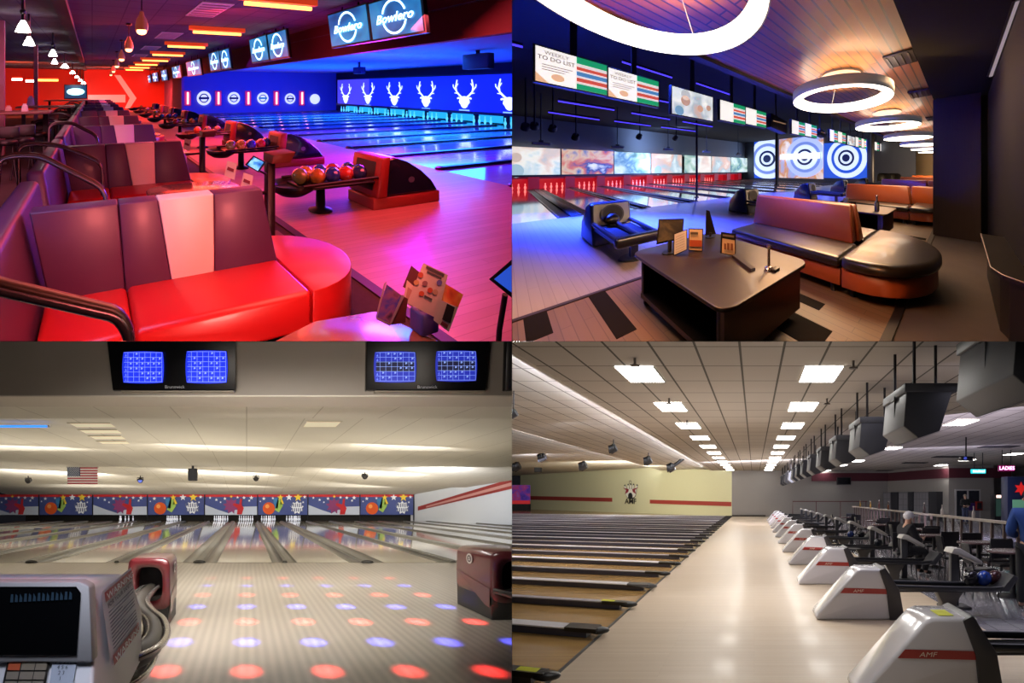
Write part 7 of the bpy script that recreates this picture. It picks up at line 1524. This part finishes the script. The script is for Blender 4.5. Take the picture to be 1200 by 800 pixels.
# ball returns
bh, bp = mat('hood_blue_black', '1c2838', .3, coat=.4), mat('hood_plate', 'a8b6b6', .35)
def dark_return(y, label):
    t = thing('ball_return', label, 'ball return', B, (-4.9, y, 0), 'dark ball returns of the lounge hall')
    part('hood', MB().prism([(-5.5, 0), (-5.42, .35), (-5.1, .66), (-4.85, .72), (-4.74, .70), (-4.6, 0)], 'y', y - .3, y + .3), bh, t, B, bevel=.05, seg=3)
    P_ = MB(); P_.add([(-4.66, y - .27, .34), (-4.66, y + .27, .34), (-4.73, y + .26, .69), (-4.73, y - .26, .69)], [(0, 1, 2, 3)]); part('front_plate', P_, bp, t, B)
    part('hole', MB().disc((-4.665, y, .51), .155, Y, Vector((-.2, 0, 1)).normalized(), 24), mat('hole_black_b', '050506', .6), t, B)
    part('hole_lip', MB().ring((-4.66, y, .51), .15, .175, Y, Vector((-.2, 0, 1)).normalized(), 24), mat('hole_lip', '2c343c', .4), t, B)
    for s_ in (-.3, .02, .3): part('track_rail', MB().tube([(-4.65, y + s_ * .9, .38), (-3.5, y + s_ * .9, .34), (-3.32, y + s_ * .9, .36)], .035, 8), mat('track_black', '0e1016', .3), t, B)
    part('track_bed', MB().box(-4.65, -3.35, y - .27, y + .27, .27, .32), mat('track_bed', '14181f', .4), t, B); part('end_stop', MB().box(-3.42, -3.28, y - .33, y + .33, .28, .42), mat('track_black', '0e1016', .3), t, B, bevel=.03)
    part('post', MB().box(-3.72, -3.64, y - .05, y + .05, 0, .28), mat('return_post', '5a6068', .3, .6), t, B); part('foot_plate', MB().lathe((-3.68, y, 0), [(.2, 0), (.18, .02)], 16), mat('return_post', '5a6068', .3, .6), t, B)
    return t
dr = None
for i in range(5):
    y = 1.25 + 3.55 * i; lb = '%s dark ball return from the viewer on the blue lit approach' % ORD[i]
    if dr is None: dr = dark_return(y, lb)
    else: dup(dr, B, (-4.9, y, 0), lb)
f = B.fl(*H(253, 505), .5); t = ball(B, (-4.56, 1.22, .44), .1, mat('ball_smoke', '1a1614', .3), 'dark bowling ball coming out of the nearest dark ball return', 'bowling balls in the lounge hall', False)
for k, (x, dy) in enumerate(((-8.5 + 4.7, 0),)): pass
for px, py, V, lb in ((872, 412, 17, 'dark rounded chair top before the tan wall'), (895, 411, 18.5, 'second dark chair top before the tan wall')):
    c = B.dep(*H(px, py), 16); t = thing('lounge_chair', lb, 'chair', B, (c.x, c.y, 0)); part('shell', MB().loft([[(c.x + r * math.cos(a), c.y + r * math.sin(a), z) for a in [PI * k / 8 for k in range(9)]] for r, z in ((.4, .35), (.48, .6), (.42, .92), (.3, 1.0))], 0, True, False, False), mat('chair_black', '0c0a0a', .6), t, B); part('seat', MB().lathe((c.x, c.y, .3), [(.38, 0), (.4, .08), (.36, .14)], 18), mat('chair_black', '0c0a0a', .6), t, B); part('pedestal', MB().lathe((c.x, c.y, 0), [(.25, 0), (.04, .05), (.04, .3)], 12), mat('chair_black', '0c0a0a', .6), t, B)
# added fill lights of hall B, some boosting the ring lamps
for y in (3.3, 6.1, 8.9, 11.6): lamp('POINT', B, (-1.4, y, 2.46), None, 20, 'ff9a40', .3)
lamp('POINT', B, (-1.4, .8, 2.46), None, 90, 'ff9038', .3)
lamp('AREA', B, (-1.5, 1.2, 2.2), (-1.5, 1.3, 0), 4, 'ffc890', .9, 1.2); lamp('AREA', B, (-2.3, .5, 2.2), (-2.3, .5, 0), 12, 'ffcf9c', .7, .5); lamp('AREA', B, (-1.2, 3.2, 2.25), (-1.1, 3.2, 0), 42, 'ffc890', 1.2, 1.2)
lamp('AREA', B, (-1.4, 7, 2.3), (-1.4, 7.2, 0), 40, 'ffc890', 1.2, 2)
lamp('AREA', B, (-1.4, 13, 2.3), (-1.4, 18, 1), 60, 'ffd8a8', 1.5, 4); lamp('AREA', B, (-1.6, 17.5, 2.5), (-1.8, 21, 1.6), 420, 'ffd8a8', 5, 1); lamp('AREA', B, (.0, 3.6, 2.6), (-.1, 3.8, 0), 2.5, 'ffe0c0', .5, 3)
lamp('AREA', B, (-6.4, 1.5, 3.6), (-6.4, 1.6, 0), 1500, '2440ff', 2.0, 2.4, spread=1.6); lamp('AREA', B, (-6.2, 8, 4.0), (-6.2, 8.2, 0), 640, '3446ff', 2.6, 9, spread=1.7)
lamp('AREA', B, (-14, 8, 4.4), (-14.2, 8, 0), 520, '6a80ff', 6, 14); lamp('AREA', B, (-17, 9, 3.4), (-20.6, 9, 3.6), 1500, '90a4d0', 1, 16)
lamp('AREA', B, (-3.6, .5, 2.9), (-3.6, .6, 0), 16, 'b090e0', 1.4, 1.4, spread=1.8)

# ---------------------------------------------------------------- wall and slab added between the halls to block light; each hall ends there
def trim(o, hall):
    me = o.data; L = o.matrix_world.translation
    eps = .0015
    ok = True
    for ax, sg in ((0, hall.sx), (2, hall.sz)):
        if any((v.co[ax] + L[ax]) * sg < eps for v in me.vertices): ok = False
    if ok: return True
    if me.users > 1: me = me.copy(); o.data = me
    bm = bmesh.new(); bm.from_mesh(me)
    for ax, sg in ((0, hall.sx), (2, hall.sz)):
        co = Vector((0, 0, 0)); co[ax] = sg * eps - L[ax]; no = Vector((0, 0, 0)); no[ax] = sg
        bmesh.ops.bisect_plane(bm, geom=bm.verts[:] + bm.edges[:] + bm.faces[:], plane_co=co, plane_no=no, clear_inner=True)
    n = len(bm.faces)
    bm.to_mesh(me); bm.free()
    return n > 0
bpy.context.view_layer.update()
for name, hall in list(HALLS.items()):
    o = bpy.data.objects.get(name)
    if o and o.type == 'MESH' and not trim(o, hall) and not o.children: bpy.data.objects.remove(o)
for name in list(HALLS):
    o = bpy.data.objects.get(name)
    if o and o.type == 'EMPTY' and not o.children: bpy.data.objects.remove(o)

def plain(name, vs, m):
    me = bpy.data.meshes.new(name); me.from_pydata(vs, [], [(0, 1, 2, 3)]); me.materials.append(m)
    o = bpy.data.objects.new(name, me); COL.objects.link(o); o['kind'] = 'structure'; return o
pw = mat('light_block_paint', '1c1a1e', .9)
PY0, PY1 = 1.9, 140
plain('wall_light_block', [(0, PY0, -110), (0, PY1, -110), (0, PY1, 110), (0, PY0, 110)], pw)
plain('floor_light_block', [(-110, PY0, 0), (110, PY0, 0), (110, PY1, 0), (-110, PY1, 0)], pw)

cam = bpy.data.cameras.new('camera'); cam.lens = 18; cam.sensor_width = 36; cam.sensor_fit = 'HORIZONTAL'; cam.clip_start = .05; cam.clip_end = 500
co = bpy.data.objects.new('camera', cam); COL.objects.link(co); co.location = (0, 0, 0); co.rotation_euler = (PI / 2, 0, 0)
sc.camera = co
w = bpy.data.worlds.new('world'); sc.world = w; w.use_nodes = True
w.node_tree.nodes['Background'].inputs[0].default_value = (.02, .02, .025, 1); w.node_tree.nodes['Background'].inputs[1].default_value = .3
sc.view_settings.view_transform = 'Standard'; sc.view_settings.look = 'None'
sc.cycles.use_denoising = True
sc.cycles.max_bounces = 6; sc.cycles.diffuse_bounces = 3; sc.cycles.glossy_bounces = 3; sc.cycles.sample_clamp_indirect = 4
